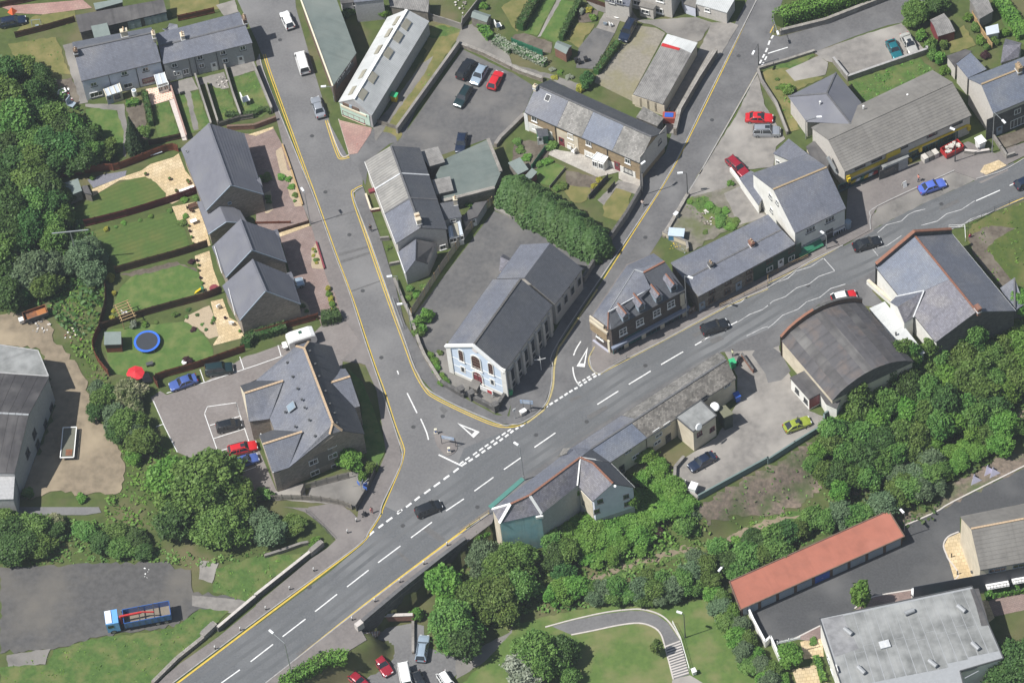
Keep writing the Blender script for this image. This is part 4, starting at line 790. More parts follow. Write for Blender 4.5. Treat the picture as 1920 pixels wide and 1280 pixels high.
for i,j,rr in((0,1,Rf),(2,3,Rb)):
    m=(fp[i]+fp[j])/2;mb.face([(*fp[i],4.98),(*fp[j],4.98),(*m,zz-.15)]);
mb.obj('wall',m_wpale,ct.root);regwalls(ct,fp,0.,'grks');ridge(ct,Rf,Rb,m_ridge_g)
chimney(ct,'f1212,342',zz+1.3,1.5,.7,4,m_wcream,m_sand_ridge);win(ct,'g','f1402,572',1.,1.1,sill=m_trim);cap(ct,[E0-Z*.05,Rf-Z*.05,G0-Z*.05],.1,m_dkgrey,'verge',.12);gutter(ct,E0,E1,m_trim)
pr=thing('shop_awning','small red awning box on the corner terrace front','awning',P1('f875,150',2.5));mb=MB();mb.box(P1('f875,150',2.6),1.3,.7,.5,rz=.2);mb.obj('canopy',m_maroon,pr)
ex=gable('house_annexe','gabled slate annexe at the street end of the corner terrace','annexe','f1118,772 f1290,698 f1357,545 f1060,612',3.1,'f1200,702 f1148,566',m_wgrey,m_sl_mid,hr=5.)
for o in list(ex.root.children): bpy.data.objects.remove(o)
a,b,c,d=P('f1118,772 f1292,698 f1357,546 f1062,612',3.1);r1=(a+b)/2;r2=(c+d)/2;axv=nrm(np.cross(r2-r1,Z));zz2=np.mean([ray_plane(q,r1,axv)[2] for q in tok('f1200,702 f1148,566')]);zz2=min(max(zz2,3.8),5.4);r1[2]=r2[2]=zz2
slope(ex,[a,d,r2,r1],m_sl_mid);slope(ex,[b,c,r2,r1],m_felt_dark);fp=inset([a,b,c,d],[.08,.15,.05,.15]);mb=MB();mb.prism(fp,-.4,2.98,top=False);m=(fp[0]+fp[1])/2;mb.face([(*fp[0],2.98),(*fp[1],2.98),(*m,zz2-.15)]);mb.obj('wall',m_wgrey,ex.root);cap(ex,[a,d],.1,m_trim,'gutter',.1)
rx=flatroof('rear_extension','two storey slate roofed rear extension with tall chimney behind corner terrace','extension','f1400,372 f1545,345 f1500,225 f1378,245',4.0,m_wgrey,m_sl_dark,fall=[3.7,3.7,4.6,4.6]);rx.hr=4.2;chimney(rx,'f1492,205',5.8,.6,.7,2,m_wcream,m_sand_ridge);win(rx,'a','f1478,372',1.,.8)
cs=flatroof('lean_to_conservatory','white timber conservatory behind the corner terrace','conservatory','f1450,502 f1555,478 f1530,375 f1440,420',2.6,m_wwhite,m_conserv,over=.04,tt=.08);win(cs,'a','f1480,520 f1530,505',1.3,1.1,sill=False);cap(cs,[W(*tok('f1470,500')[0],2.65),W(*tok('f1455,415')[0],2.65)],.1,m_trim,'glazing_bar',.1);cap(cs,[W(*tok('f1505,490')[0],2.65),W(*tok('f1490,395')[0],2.65)],.9,m_oldlight,'glazing_bar',.05)
ys=flatroof('yard_shed','low grey shed with white door in the yard by the picket fence','shed','f1560,380 f1660,345 f1735,225 f1640,240 f1545,350',2.3,m_wgrey,m_felt_dark);door(ys,'a','f1632,375',.8,1.8)
gg=flatroof('garage_block','large flat green felt garage block with two sheds set in it','garage','b1410,1195 b1740,1045 b1838,1290 f1788,125 f1395,225 f1340,50',3.0,m_wgarden,m_felt_green,tt=.25);cap(gg,[W(*tok('b1740,1045')[0],3.05),W(*tok('b1838,1290')[0],3.05)],.5,m_wgarden,'parapet',.4);cap(gg,[W(*tok('f1790,128')[0],3.05),W(*tok('f1400,228')[0],3.05)],.55,m_wgarden,'parapet',.3)
for q,lab in(('b1250,1185 b1300,1248 b1418,1215 b1365,1098 b1235,1130','upper lean-to shed beside the green garage roof'),('f1318,70 f1352,178 f1482,148 f1455,42','lower lean-to shed beside the green garage roof')): flatroof('lean_to_shed',lab,'shed',q,3.9,m_wdark,m_asb)
# ---- long terrace beside the car park
rt=[(0,.285,m_sl_mid),(.287,.5,m_sl_old),(.502,.765,m_sl_blue),(.767,1,m_sl_old)]
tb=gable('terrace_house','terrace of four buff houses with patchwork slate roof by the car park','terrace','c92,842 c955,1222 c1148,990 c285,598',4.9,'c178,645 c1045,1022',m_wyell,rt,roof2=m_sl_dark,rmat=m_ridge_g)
rm=m_wpale
panel(tb,'r','c1060,1130',7.6,4.7,m_wpale,'gable_render',.06);win(tb,'r','c1105,1062',.9,1.,m_dkgrey)
panel(tb,'f','c110,920',.7,4.6,m_trim,'quoin_strip',.08);panel(tb,'f','c215,985',4.6,2.2,m_wwhite,'ground_floor_render',.05);panel(tb,'f','c420,1065',4.,4.4,m_wcream,'render_panel',.05);panel(tb,'f','c735,1238',9.6,2.2,m_wwhite,'ground_floor_render',.055)
win(tb,'f','c168,892 c175,955 c438,1022 c575,1075 c868,1208',1.,1.2,sill=m_trim);win(tb,'f','c445,1095',1.2,1.3);win(tb,'f','c580,1160 g-60,30',1.3,1.1);win(tb,'f','c872,1282',1.6,1.1,m_dkgrey,mull=1,trans=2);door(tb,'f','c375,1070 c790,1240',mat=m_maroon);
for q in('c330,1000','c718,1170'): pipe(tb,'f',q,4.6)
chimney(tb,'c172,640',tb.hr+.7,.5,.6,1,m_wcream);
rooflight(tb,'c268,735',(tb.E[0],tb.E[1],tb.R[0]),.9,1.1,m_pane,m_trim)
gp=gable('porch','green timber gabled porch on the car park terrace','porch','c195,1030 c275,1020 c262,960 c175,965',2.3,'c230,940 c255,1000',m_green,m_sl_dark,gut=False);door(gp,'f','c212,1050',.85,1.9);
wp=flatroof('conservatory','white lean-to conservatory on the car park terrace front','conservatory','c598,1190 c690,1222 c722,1175 c640,1140',2.5,m_wwhite,m_conserv,over=.04,tt=.07,fall=[2.3,2.3,2.8,2.8]);win(wp,'a','c622,1230 c668,1245',.9,1.4,sill=False);
for q in('c598,1190 c640,1140','c645,1207 c682,1158','c690,1222 c722,1175'): cap(wp,[W(*tok(q)[0],2.34),W(*tok(q)[1],2.84)],.1,m_trim,'glazing_bar',.1)
rs=flatroof('lean_to_shed','lichened lean-to shed behind the car park terrace','shed','c1090,945 c1138,885 c985,798 c930,880',3.,m_wdark,m_sl_old)
# ---- long shed above it
ls=flatroof('workshop_shed','long grey asbestos workshop shed with white sheeted end','shed','c908,708 c1130,782 c1392,322 c1165,255',3.1,m_wcream,m_asb)
mb=MB();q=P('c1262,360 c1345,400 c1392,322 c1165,255 c1120,330',3.16);mb.slab(q,.06);mb.obj('white_roof_sheets',m_corr_w,ls.root);mb=MB();q=P('c1128,322 c1260,362 c1252,378 c1118,345',3.19);mb.slab(q,.06);mb.obj('red_roof_strip',m_red,ls.root)
for k in range(4): panel(ls,'a','c%d,%d'%(940+k*56,758+k*18),1.75,2.2,m_woodn if k==5 else m_wcream,'garage_door',.07)
# ---- top edge
hw=gable('white_house','pale rendered house with porch at the top edge','house','c900,20 c1215,30 c1250,-150 c800,-120',5.2,'c850,-60 c1230,-70',m_wpale,m_sl_mid);
for o in list(hw.root.children): bpy.data.objects.remove(o)
a,b=P('c880,55 c1203,137',0.);u=nrm(b-a);v=np.array([-u[1],u[0],0]);fp=[a[:2],b[:2],(b+v*7)[:2],(a+v*7)[:2]];mb=MB();mb.prism(fp,-.3,5.2);mb.obj('wall',m_wpale,hw.root);regwalls(hw,fp,0.,'frkl');e=[np.array([*p,5.25]) for p in fp];r1=(e[0]+e[3])/2+Z*2;r2=(e[1]+e[2])/2+Z*2;slope(hw,[e[0]-v*.3,e[1]-v*.3,r2,r1],m_sl_mid);slope(hw,[e[3],e[2],r2,r1],m_sl_mid)
win(hw,'f','c938,22 c1110,-3 c1105,80',1.3,1.1,sill=m_trim);pw=flatroof('porch','porch with brown roof on the pale house at top','porch','c950,45 c1060,72 c1085,38 c968,5',2.7,m_wpale,m_tile_b);win(pw,'a','c1000,88',1.4,1.);
l2=flatroof('house_wing','pale single storey wing left of the porch at the top edge','house','c690,0 c880,50 c900,-40 c700,-80',4.5,m_wpale,m_sl_mid);win(l2,'a','c750,10 c805,15',1.1,1.1)
gw_=flatroof('garage','white flat roofed garage beside the lane at the top','garage','c1378,30 c1612,97 c1675,-10 c1660,-60 c1400,-60',3.0,m_wpale,m_corr_w);win(gw_,'a','c1465,75',.9,.8,sill=m_trim);flatroof('house_entrance','lilac rendered entrance lobby between white house and garage','porch','c1290,30 c1380,60 c1385,-10 c1260,-40',2.5,m_wlb,m_tile_b)
# ---- parade of shops with yellow signs
sh=gable('shop_parade','parade of shops with brown tiled roof and yellow signs','shop','d578,1290 d1526,866 d1235,528 d325,958',4.8,'d452,1045 d1402,612',m_wpale,m_tile_b,courses=.5,rmat=m_tile_b)
win(sh,'f','d690,1250 d815,1195 d1010,1105 d1230,1010 d1420,925',1.9,.8,m_dkgrey,sill=False,mull=2)
panel(sh,'f','d740,1262',7.5,.75,m_yellow,'shop_sign',.2);panel(sh,'f','d1275,1035',10.8,.4,m_yellow,'shop_sign',.2);panel(sh,'f','d935,1145',2.6,1.3,m_yellow,'sign_board',.25)
for q,w_ in(('h680,65',7.5),('d1090,1160',4.5),('d1240,1095',3.),('d1350,1040',3.5)): win(sh,'f',q,w_,1.7,m_teal,mull=4,sill=m_dkgrey,name='shop_window')
for q,m in(('h600,60',m_yellow),('d1060,1200',m_yellow),('d1500,950',m_yellow),('d1135,1110',m_yellow)): panel(sh,'f',q,.5,1.,m,'lamp_box',.5)
for dx in range(6): panel(sh,'f','h%d,%d'%(640+dx*32,78-dx*13),1.0,.55,(m_yellow,m_trim,m_green,m_yellow,m_trim,m_red)[dx],'window_poster',.16)
cn=flatroof('entrance_canopy','flat grey canopy over the parade shop entrance','canopy','d862,1260 d1060,1175 d1050,1160 d850,1240',3.0,m_wgrey,m_felt_grey,fall=[2.9,2.9,3.1,3.1]);door(cn,'a','h905,15',3.4,2.2,m_dkgrey)
wg=thing('shop_wing','hipped rear wing of the parade with grey tiled roof','wing',P1('d420,760'));hwg=House();hwg.root=wg;hwg.zb=0;hwg.walls={}
aw,bw,cw,dw=P('d150,725 d510,545 d702,772 d288,915',4.3);ap=W(*tok('d440,702')[0],6.7);jn=W(*tok('d622,932')[0],6.7)
slope(hwg,[aw,bw,ap],m_tile_g);slope(hwg,[bw,cw,jn,ap],m_tile_g);slope(hwg,[aw,dw,jn,ap],m_tile_g);fp=inset([aw,bw,cw,dw],.3);mb=MB();mb.prism(fp,-.3,4.35,top=False);mb.obj('wall',m_wpale,wg);regwalls(hwg,fp,0.,'abcd')
for p,q in((aw,ap),(bw,ap),(ap,jn)): ridge(hwg,p,q,m_ridge_g,.26)
for q in('d390,775','d715,808','d1045,722'): ventpipe(sh,q,6.2,m_trim)
sl_=flatroof('lean_to_store','dark flat roofed store between parade and white house','store','d285,1100 d345,1055 d470,1200 d430,1290 h380,20',2.6,m_wcream,m_felt_dark)
for k in range(2):
    dk=thing('extraction_duct','galvanised extraction duct on the parade end wall, '+('upper one' if k else 'lower one'),'duct',P1('h505,10',2.));mb=MB();p=P1('h500,-10',3.2-k*.0) if k else P1('h520,25',1.6);mb.tube(p,p+np.array([-.9,1.4,1.6]),.32,n=12);mb.obj('pipe',m_galv,dk)
# ---- white three storey house with green awning
wh=gable('white_house','tall white rendered house with green awning and slate roof','house','h205,470 h585,282 c1,1 h-120,20'.replace('c1,1','h300,-125'),5.9,'h45,152 h445,-40',m_wwhite,m_sl_mid,rmat=m_wyell,barge=None)
win(wh,'f','h318,440 h462,365',1.7,1.2,mull=2,sill=m_dkgrey);panel(wh,'f','h445,470',9.0,.18,m_grey,'string_course',.12);win(wh,'f','h535,465',2.2,1.6,m_wlb,mull=4,name='shop_window');door(wh,'f','h460,515',1.2,2.1,m_dkgrey);win(wh,'f','h300,590',4.2,1.0,m_trim,mull=2,name='shop_window')
win(wh,'l','h28,295 h70,235 h-45,250',.8,1.,m_trim);win(wh,'l','h20,190',.9,1.1,m_trim)
o,p,u,nn=panel(wh,'f','h300,548',4.6,.12,m_trim,'fascia',.2)
aw_=thing('shop_awning','open green awning over the white house shop window','awning',p);mb=MB();t0=p+nn*.1+Z*.1;t1_=p+nn*1.1-Z*.55;mb.slab([t0-u*2.2,t0+u*2.2,t1_+u*2.2,t1_-u*2.2],.06);mb.obj('canopy',m_green,aw_);mb=MB();mb.box(t1_-Z*.15,4.4,.05,.3,ax=(u,nn,Z));mb.obj('valance',m_greenb,aw_)
mb=MB();mb.tube(W(*tok('h585,400')[0],.8),W(*tok('h600,395')[0],.8),.01);
oil=thing('oil_tank','pale blue plastic tank beside the white house','tank',P1('h598,418'));mb=MB();p=P1('h598,425');mb.tube(p,p+Z*1.5,.55,n=14);mb.tube(p+Z*1.5,p+Z*1.75,.55,.2,n=14);mb.obj('drum',m_bluegrey,oil)
sm=gable('cottage','small slate roofed cottage joined behind the white house','house','d38,1150 d250,1240 d345,1190 d155,1040',4.2,'d95,1090 d290,1215',m_wwhite,m_sl_mid,gut=False)
win(sm,'f','d75,1215 d100,1235',.7,.8,sill=False)
lt=flatroof('lean_to_store','white walled lean-to with slate roof beside the white house','store','g1705,55 g1850,260 g1925,120 g1905,40 g1790,0'.replace('g1925,120','g1900,175').replace('g1905,40','g1920,60'),2.6,m_wwhite,m_sl_mid)
# ---- main road cottages
cot=gable('cottage_row','row of stone cottages with long slate roof and chimneys','terrace','g1398,942 h205,548 h0,328 g1190,690',4.4,'g1330,792 h138,432',m_wstone,m_sl_mid,rmat=m_ridge_g)
chimney(cot,'g1795,530',cot.hr+1.1,.6,.9,2,m_wbrick);chimney(cot,'g1490,690',cot.hr+1.,.6,.8,2,m_wdark)
win(cot,'f','g1500,905 g1620,835 g1780,755 h10,672 h175,592',1.1,.9,m_wbrickd,sill=m_wbrickd);win(cot,'f','g1350,1040 g1495,965 g1615,900 g1775,810',1.1,1.2,m_wbrickd,sill=m_wbrickd);win(cot,'f','h12,735 h175,655',1.2,1.2,m_trim)
door(cot,'f','g1425,1010',1.,2.,m_bluegrey);door(cot,'f','g1700,865',1.,2.,m_bluegrey);door(cot,'f','h95,695',1.,2.,m_trim)
panel(cot,'f','h70,690',9.,3.9,m_wgreen,'painted_front',.04)
# ---- corner shop with dormers
cnr=newhouse('corner_shop','three storey stone corner shop with four dormers and teal front','shop',P1('g950,1000',0))
HE=6.8
poly(cnr,'g742,1190@6.8 g1298,893@6.8 g1145,680@9.8 g985,765@9.8',m_sl_dark);poly(cnr,'g742,1190@6.8 g985,765@9.8 g1040,880@8.9 g722,1060@8.4'.replace('g985,765@9.8 ',''),m_sl_dark)
poly(cnr,'g722,1060@8.4 g1040,880@8.9 g985,765@9.8 g920,742@9.4',m_sl_mid);poly(cnr,'g605,1088@6.8 g742,1190@6.8 g722,1060@8.4',m_sl_mid);poly(cnr,'g605,1088@6.8 g722,1060@8.4 g920,742@9.4 g862,710@6.8',m_sl_mid);poly(cnr,'g862,710@6.8 g920,742@9.4 g985,765@9.8 g1145,680@9.8 g1062,618@6.8',m_sl_mid)
ptop=P('g742,1190 g1298,893 g1145,680 g1062,618 g862,710 g605,1088',6.8);fp=inset(ptop,.18);mb=MB();mb.prism(fp,-.3,[6.7]*6,top=False);mb.obj('wall',M('dark_brown_stone',(.085,.07,.062),(.06,.05,.045),sc=2,rough=.95,brick=(.5,.25,(.1,.08,.07),.02,.2)),cnr.root);regwalls(cnr,fp,0.,'abcdef');cnr.R=(P1('g985,765',9.8),P1('g1145,680',9.8));cnr.hr=9.6
ridge(cnr,cnr.R[0],cnr.R[1],m_terra);cap(cnr,P('g722,1060 g1040,880',8.75),.14,m_lead,'flashing',.1);cap(cnr,[P1('g722,1060',8.45),P1('g718,1190',6.9)],.16,m_terra,'hip_tiles',.12);cap(cnr,[P1('g722,1060',8.45),P1('g920,742',9.45)],.08,m_grey,'flashing');cap(cnr,[P1('g920,742',9.45),P1('g985,765',9.85)],.2,m_grey,'flashing');gutter(cnr,ptop[0],ptop[1])
# gable tip over the clipped right corner
mb=MB();e1,e2,rr=np.array(ptop[1]),np.array(ptop[2]),P1('g1145,680',9.8)
for q in('g830,1060','g948,985','g1078,918','g1190,840'):
    base=W(*tok(q)[0],8.35);a,b,nn=cnr.walls['a'];u=nrm(b-a);d=House();mb=MB();f=base+nn*.9-Z*.5
    mb.box(f-nn*.75,1.15,1.6,1.25,ax=(u,nn,Z));o=mb.obj('dormer',m_bluegrey,cnr.root);g=MB();t=f+Z*.62
    for s in(-1,1): g.slab([t+nn*.15+u*s*.72,t-nn*2.3+u*s*.72,t-nn*2.3+Z*.6,t+nn*.15+Z*.6],.08)
    g.obj('dormer_roof',m_sl_purp,o);g=MB();g.bar(t+nn*.15+Z*.62,t-nn*2.3+Z*.62,.22,.12);g.obj('dormer_ridge',m_terra,o)
    g=MB();g.box(f+nn*.06,.85,.04,.95,ax=(u,nn,Z));g.obj('dormer_pane',m_pane,o)
win(cnr,'a','g832,1205 g958,1135 g1085,1065 g1192,1000',1.35,1.6,m_trim,sill=m_trim,mull=1,trans=1)
panel(cnr,'a','g1035,1170',14.2,.5,flat('blue_grey_fascia',(.2,.23,.3)),'fascia',.55);
for q,w_ in(('k805,50',2.3),('g905,1250',3.),('g1060,1185',3.),('g1190,1120',3.2)): win(cnr,'a',q,w_,1.9,m_teal,mull=2,sill=m_teal,name='shop_window')
for q in('k855,35','g985,1235','g1125,1165','g1290,1045','g1275,960'): panel(cnr,'a',q,.75,2.9,m_wcream,'pilaster',.2)
panel(cnr,'f','g650,1190',3.6,3.1,m_wyell,'stone_front',.12);win(cnr,'f','g660,1240',1.5,1.3,m_trim,sill=m_trim);panel(cnr,'f','g655,1165',3.8,.5,m_wcream,'cornice',.3);panel(cnr,'f','g640,1135',3.,.9,m_wcream,'parapet_scroll',.2)
panel(cnr,'f','k675,40',3.4,.9,flat('lilac_sign',(.4,.4,.47)),'fascia',.35);win(cnr,'f','k680,95',2.8,1.5,m_greenb,mull=2,sill=m_greenb,name='shop_window');panel(cnr,'f','k735,75',.45,6.,m_cream,'pilaster',.2)
# ---- chapel
cp_=gable('chapel','blue and white fronted chapel with arched windows and slate roof','chapel','@946,697 @1035.5,572 @924,524 @836,648',6.7,'@886.5,639 @985,520',m_wpale,m_sl_dark,roof2=m_sl_mid,over=.15,gover=.0,rmat=m_wdark)
cb=gable('chapel_schoolroom','plain rear schoolroom of the chapel with slate roof','chapel','@1041,570 @1092.5,503 @976,458.5 @931,522',5.6,'@988,520 @1032,448.5',m_wpale,m_sl_dark,roof2=m_sl_mid,over=.15)
A,B_,C_,D_=cp_.E
def arched(h,key,px,w,hh,mat,frame,label=None,name='window',panes=3):
    p,u,nn=wall_frame(h,key,tok(px)[0]);p=p+nn*.11;n=9;arc=[(math.cos(math.pi*k/n)*w/2,math.sin(math.pi*k/n)*w/2) for k in range(n+1)];pts=[(w/2,-hh/2)]+[(x,hh/2-w/2+y) for x,y in arc]+[(-w/2,-hh/2)]
    mb=MB();k=1.24;out=[(x*k,(y-.0)*1.1+.02) for x,y in pts]
    T=lambda q,d: p+u*q[0]+Z*q[1]+nn*d
    for i in range(len(pts)-1):
        a,b,c,d=pts[i],pts[i+1],out[i+1],out[i];f=[T(a,.12),T(b,.12),T(c,.12),T(d,.12)];mb.face(f[::-1] if np.cross(f[1]-f[0],f[2]-f[0]).dot(nn)<0 else f)
        mb.face([T(d,0),T(c,0),T(c,.12),T(d,.12)]);
    g2=MB()
    for j in range(1,panes+1): yy=-hh/2+hh*j/(panes+1.);g2.box(p+Z*yy+nn*.06,w,.05,.07,ax=(u,nn,Z))
    mb.box(p-Z*(hh/2+.08)+nn*.1,w*1.4,.22,.18,ax=(u,nn,Z));g2.box(p+nn*.06,.06,.05,hh,ax=(u,nn,Z));o=mb.obj(name,frame,h.root);g2.obj('glazing_bar',flat('brown_bar',(.17,.1,.075)),o);g=MB();f=[T(q,.03) for q in pts];g.face(f if np.cross(f[1]-f[0],f[2]-f[0]).dot(nn)>0 else f[::-1]);g.obj('pane',mat,o)
# the chapel gable wall is key 'l' (front-left edge D-A)
fa,fb,fn=cp_.walls['l'];
mb=MB();E_=lambda p,z: np.array([p[0],p[1],z])+fn*.1
tri=[E_(fa,0),E_(fb,0),E_(fb,cp_.zw-.05),E_((fa+fb)/2,cp_.R[0][2]-.1),E_(fa,cp_.zw-.05)];mb.face(tri if np.cross(tri[1]-tri[0],tri[2]-tri[0]).dot(fn)>0 else tri[::-1]);mb.obj('facade_gable',m_wblue,cp_.root)
cap(cp_,[D_+fn*.12+Z*.1,cp_.R[0]+fn*.12+Z*.1,A+fn*.12+Z*.1],.55,m_trim,'coping',.3)
m_glz=flat('brown_leaded_glass',(.06,.035,.03),.25);arched(cp_,'l','j1543,102',.8,2.9,m_glz,m_wwhite);arched(cp_,'l','j1655,155',1.5,3.5,m_glz,m_wwhite,panes=4);arched(cp_,'l','j1765,200',.8,2.9,m_glz,m_wwhite)
arched(cp_,'l','j1667,262',1.6,2.6,m_maroon,m_wwhite,name='door',panes=0)
for q in('j1555,205','j1776,300'): panel(cp_,'l',q,.95,1.55,m_wwhite,'window_surround',.16);panel(cp_,'l',q,.5,1.1,m_pane,'pane',.18)
for q in('j1460,130','j1868,300'): panel(cp_,'l',q,.85,7.0,m_wwhite,'quoins',.25)
for zz_ in(.35,2.6,4.6): 
    a,b,nn=cp_.walls['l'];mb=MB();mb.bar(a+Z*zz_+nn*.12,b+Z*zz_+nn*.12,.06,.09 if zz_>1 else .7);mb.obj('string_course',m_wwhite,cp_.root)
p,u,nn=wall_frame(cp_,'l',tok('j1645,62')[0]);mb=MB();mb.tube(p+nn*.1,p+nn*.2,.5,n=18);mb.obj('roundel',flat('pale_pink_stone',(.7,.66,.66)),cp_.root)
for k in range(7):
    f=.07+k*.142;a,b,nn=cp_.walls['f'];c=a+(b-a)*f;u=nrm(b-a);mb=MB();mb.box(c+nn*.2+Z*2.6,.55,.4,5.4,ax=(u,nn,Z));mb.box(c+nn*.15+Z*5.5,.45,.3,.5,ax=(u,nn,Z));mb.obj('buttress',m_wpale,cp_.root)
    if k<6:
        c2=a+(b-a)*(f+.071);px=None
        mb=MB();mb.box(c2+nn*.05+Z*3.6,1.15,.12,3.3,ax=(u,nn,Z));o=mb.obj('window',m_wgrey,cp_.root);g=MB();g.box(c2+nn*.12+Z*3.5,.85,.02,2.9,ax=(u,nn,Z));g.obj('pane',m_pane,o);mb=MB();mb.box(c2+nn*.08+Z*.9,.8,.1,.7,ax=(u,nn,Z));mb.obj('basement_window',m_pane,cp_.root)
for k in range(4):
    f=.12+k*.25;a,b,nn=cb.walls['f'];c=a+(b-a)*f;u=nrm(b-a);mb=MB();mb.box(c+nn*.04+Z*3.3,1.,.1,1.9,ax=(u,nn,Z));o=mb.obj('window',m_wgrey,cb.root);g=MB();g.box(c+nn*.1+Z*3.3,.75,.02,1.6,ax=(u,nn,Z));g.obj('pane',m_pane,o);mb=MB();mb.box(c+u*1.2+nn*.06+Z*5.2,.5,.1,.4,ax=(u,nn,Z));mb.obj('eaves_vent',m_pane,cb.root)
pc=gable('chapel_porch','small gabled side porch with white bargeboards on chapel rear','porch','E880,232 E908,236 E978,182 E905,138',3.6,'E892,190 E960,150',m_wpale,m_sl_purp,gut=False)
cap(pc,P('E900,236 E978,182 E962,150',4.6),.2,m_trim,'bargeboard',.12)
st=thing('entrance_steps','worn stone steps up to the chapel door','steps',P1('j1650,350'))
ws=P('j1640,290 j1700,318 j1660,395 j1600,365');
for k in range(7):
    f0=k/7;p=[ws[0]+(ws[3]-ws[0])*f0,ws[1]+(ws[2]-ws[1])*f0,ws[2],ws[3]];mb=MB();mb.prism([q[:2] for q in p],.0,1.2-1.15*k/7-.08);mb.obj('step',m_concd,st)
bd=thing('notice_board','white chapel notice board with red panel by the steps','sign',P1('j1735,400'));p=P1('j1735,405',0);a,b,nn=cp_.walls['l'];u=nrm(b-a)
mb=MB();mb.box(p+Z*1.5,2.3,.08,1.1,ax=(u,nn,Z));mb.obj('board',m_trim,bd);mb=MB();mb.box(p+Z*1.4+u*(.55 if u[0]>0 else -.55)+nn*.05,.8,.03,.7,ax=(u,nn,Z));mb.obj('poster',m_red,bd)
for s in(-1,1): mb=MB();mb.tube(p+u*s*.9,p+u*s*.9+Z*1.,.05,n=6);mb.obj('post',m_trim,bd)
# ---- new detached houses on the left street
def ridge2(eaves,rd,z):
    """gable house whose ridge runs from the A-B end to the D-C end"""
    a,b,c,d=P(eaves,z);r1=(a+b)/2;r2=(d+c)/2;axv=nrm(np.cross(r2-r1,Z));zs=[ray_plane(q,r1,axv)[2] for q in tok(rd)];return a,b,c,d,r1,r2,sum(zs)/len(zs)
def crossgable(name,label,cat,eaves,rd,he,wall,ml,mr,zb=0.,over=.2,gover=.1,courses=0,rmat=None,group=None,barge=None,zr=None):
    """A = left eave at the near gable, B = right eave at the near gable, C = right far, D = left far;rd = ridge near, far"""
    a,b,c,d,r1,r2,z=ridge2(eaves,rd,zb+he);z=zr+zb if zr else z;r1[2]=r2[2]=z;h=newhouse(name,label,cat,(a+b+c+d)/4,zb,group);h.he=he;h.hr=z-zb;h.R=(r1,r2);h.E=(b,c,d,a)
    slope(h,[a,d,r2,r1],ml,courses=courses);slope(h,[b,c,r2,r1],mr,courses=courses)
    fp=inset([a,b,c,d],[gover,over,gover,over]);hw=np.linalg.norm((b-a)[:2])/2;zw=zb+he+(z-zb-he)*over/hw-.16;mb=MB();mb.prism(fp,zb-.4,zw,top=False);cc=sum(fp)/4
    for i,j in((0,1),(2,3)):
        m=(fp[i]+fp[j])/2;tri=[(*fp[i],zw),(*fp[j],zw),(*m,z-.16)];nn=np.cross(np.array(tri[1])-np.array(tri[0]),np.array(tri[2])-np.array(tri[0]));mb.face(tri if nn[:2].dot(m-cc)>0 else [tri[1],tri[0],tri[2]])
    mb.obj('wall',wall,h.root);regwalls(h,fp,zb,'frkl');h.fp=fp;h.zw=zw
    if rmat: ridge(h,r1,r2,rmat)
    gutter(h,b,c,m_trim);gutter(h,a,d,m_dkgrey)
    if barge: cap(h,[a-Z*.04,r1-Z*.04,b-Z*.04],.12,barge,'bargeboard',.16);
    return h
h1=crossgable('detached_house','northernmost grey roofed new house beside the striped lawn','house','A1150,1178 A1470,1085 A1362,745 A1010,830','A1285,1060 A1188,718',4.5,m_wbrown,m_tile_g,m_tile_g,courses=.62,barge=m_bluegrey,rmat=m_tile_g)
h1g=crossgable('house_garage_wing','low grey tiled wing between the first two new houses','house wing','e1565,478 f-70,395 f-100,290 e1478,232'.replace('f-70,395','e1855,395').replace('f-100,290','e1800,300'),'e1690,378 e1655,268',2.9,m_wbrown,m_tile_g,m_tile_g,courses=.62,barge=m_bluegrey)
h2=crossgable('detached_house','middle grey roofed new house between two garages','house','e1695,803 f228,685 f158,460 e1590,570','e1900,645 e1825,405',4.5,m_wbrown,m_tile_g,m_tile_g,courses=.62,barge=m_bluegrey,rmat=m_tile_g)
h3=crossgable('detached_house','southernmost grey roofed new house beside the caravan','house','e1800,1122 f335,1000 f265,788 e1668,862','f75,962 f20,720',4.5,m_wbrown,m_tile_g,m_tile_g,courses=.62,barge=m_bluegrey,rmat=m_tile_g)
for h,q in((h1,'e1722,242'),): win(h,'f',q,.6,.6,m_bluegrey,sill=False,mull=0)
win(h1,'l','A1065,1010',1.3,1.,sill=False);
for h,toks in((h1,('A1330,800','A1425,1030')),(h2,('f130,500',)),(h3,('f235,820',))):
    for q in toks:   # small gabled porch roofs over the street doors
        p=W(*tok(q)[0],3.9);b_,c_=h.E[0],h.E[1];u=nrm(c_-b_);nn=nrm(np.cross(u,Z));cen=(h.E[0]+h.E[2])/2
        if nn.dot(p-cen)<0: nn=-nn
        mb=MB();t=p
        for s in(-1,1): mb.slab([t+nn*1.0+u*s*1.4,t-nn*2.0+u*s*1.4,t-nn*2.+Z*1.0,t+nn*1.0+Z*1.0],.1)
        mb.obj('porch_roof',m_tile_g,h.root)
for h,q0,q1 in((h2,'e1610,580 e1665,780','e1580,690'),(h3,'e1715,890 e1765,1095','e1690,1000')):
    a,b=P(q0,4.7);cap(h,[a+Z*.4,b+Z*.4],.07,m_trim,'roof_rail',.05)
for h in(h1,h2,h3): ventpipe(h,{h1:'A1040,845',h2:'e1700,500',h3:'e1860,900'}[h],5.6,m_galv,r=.08)
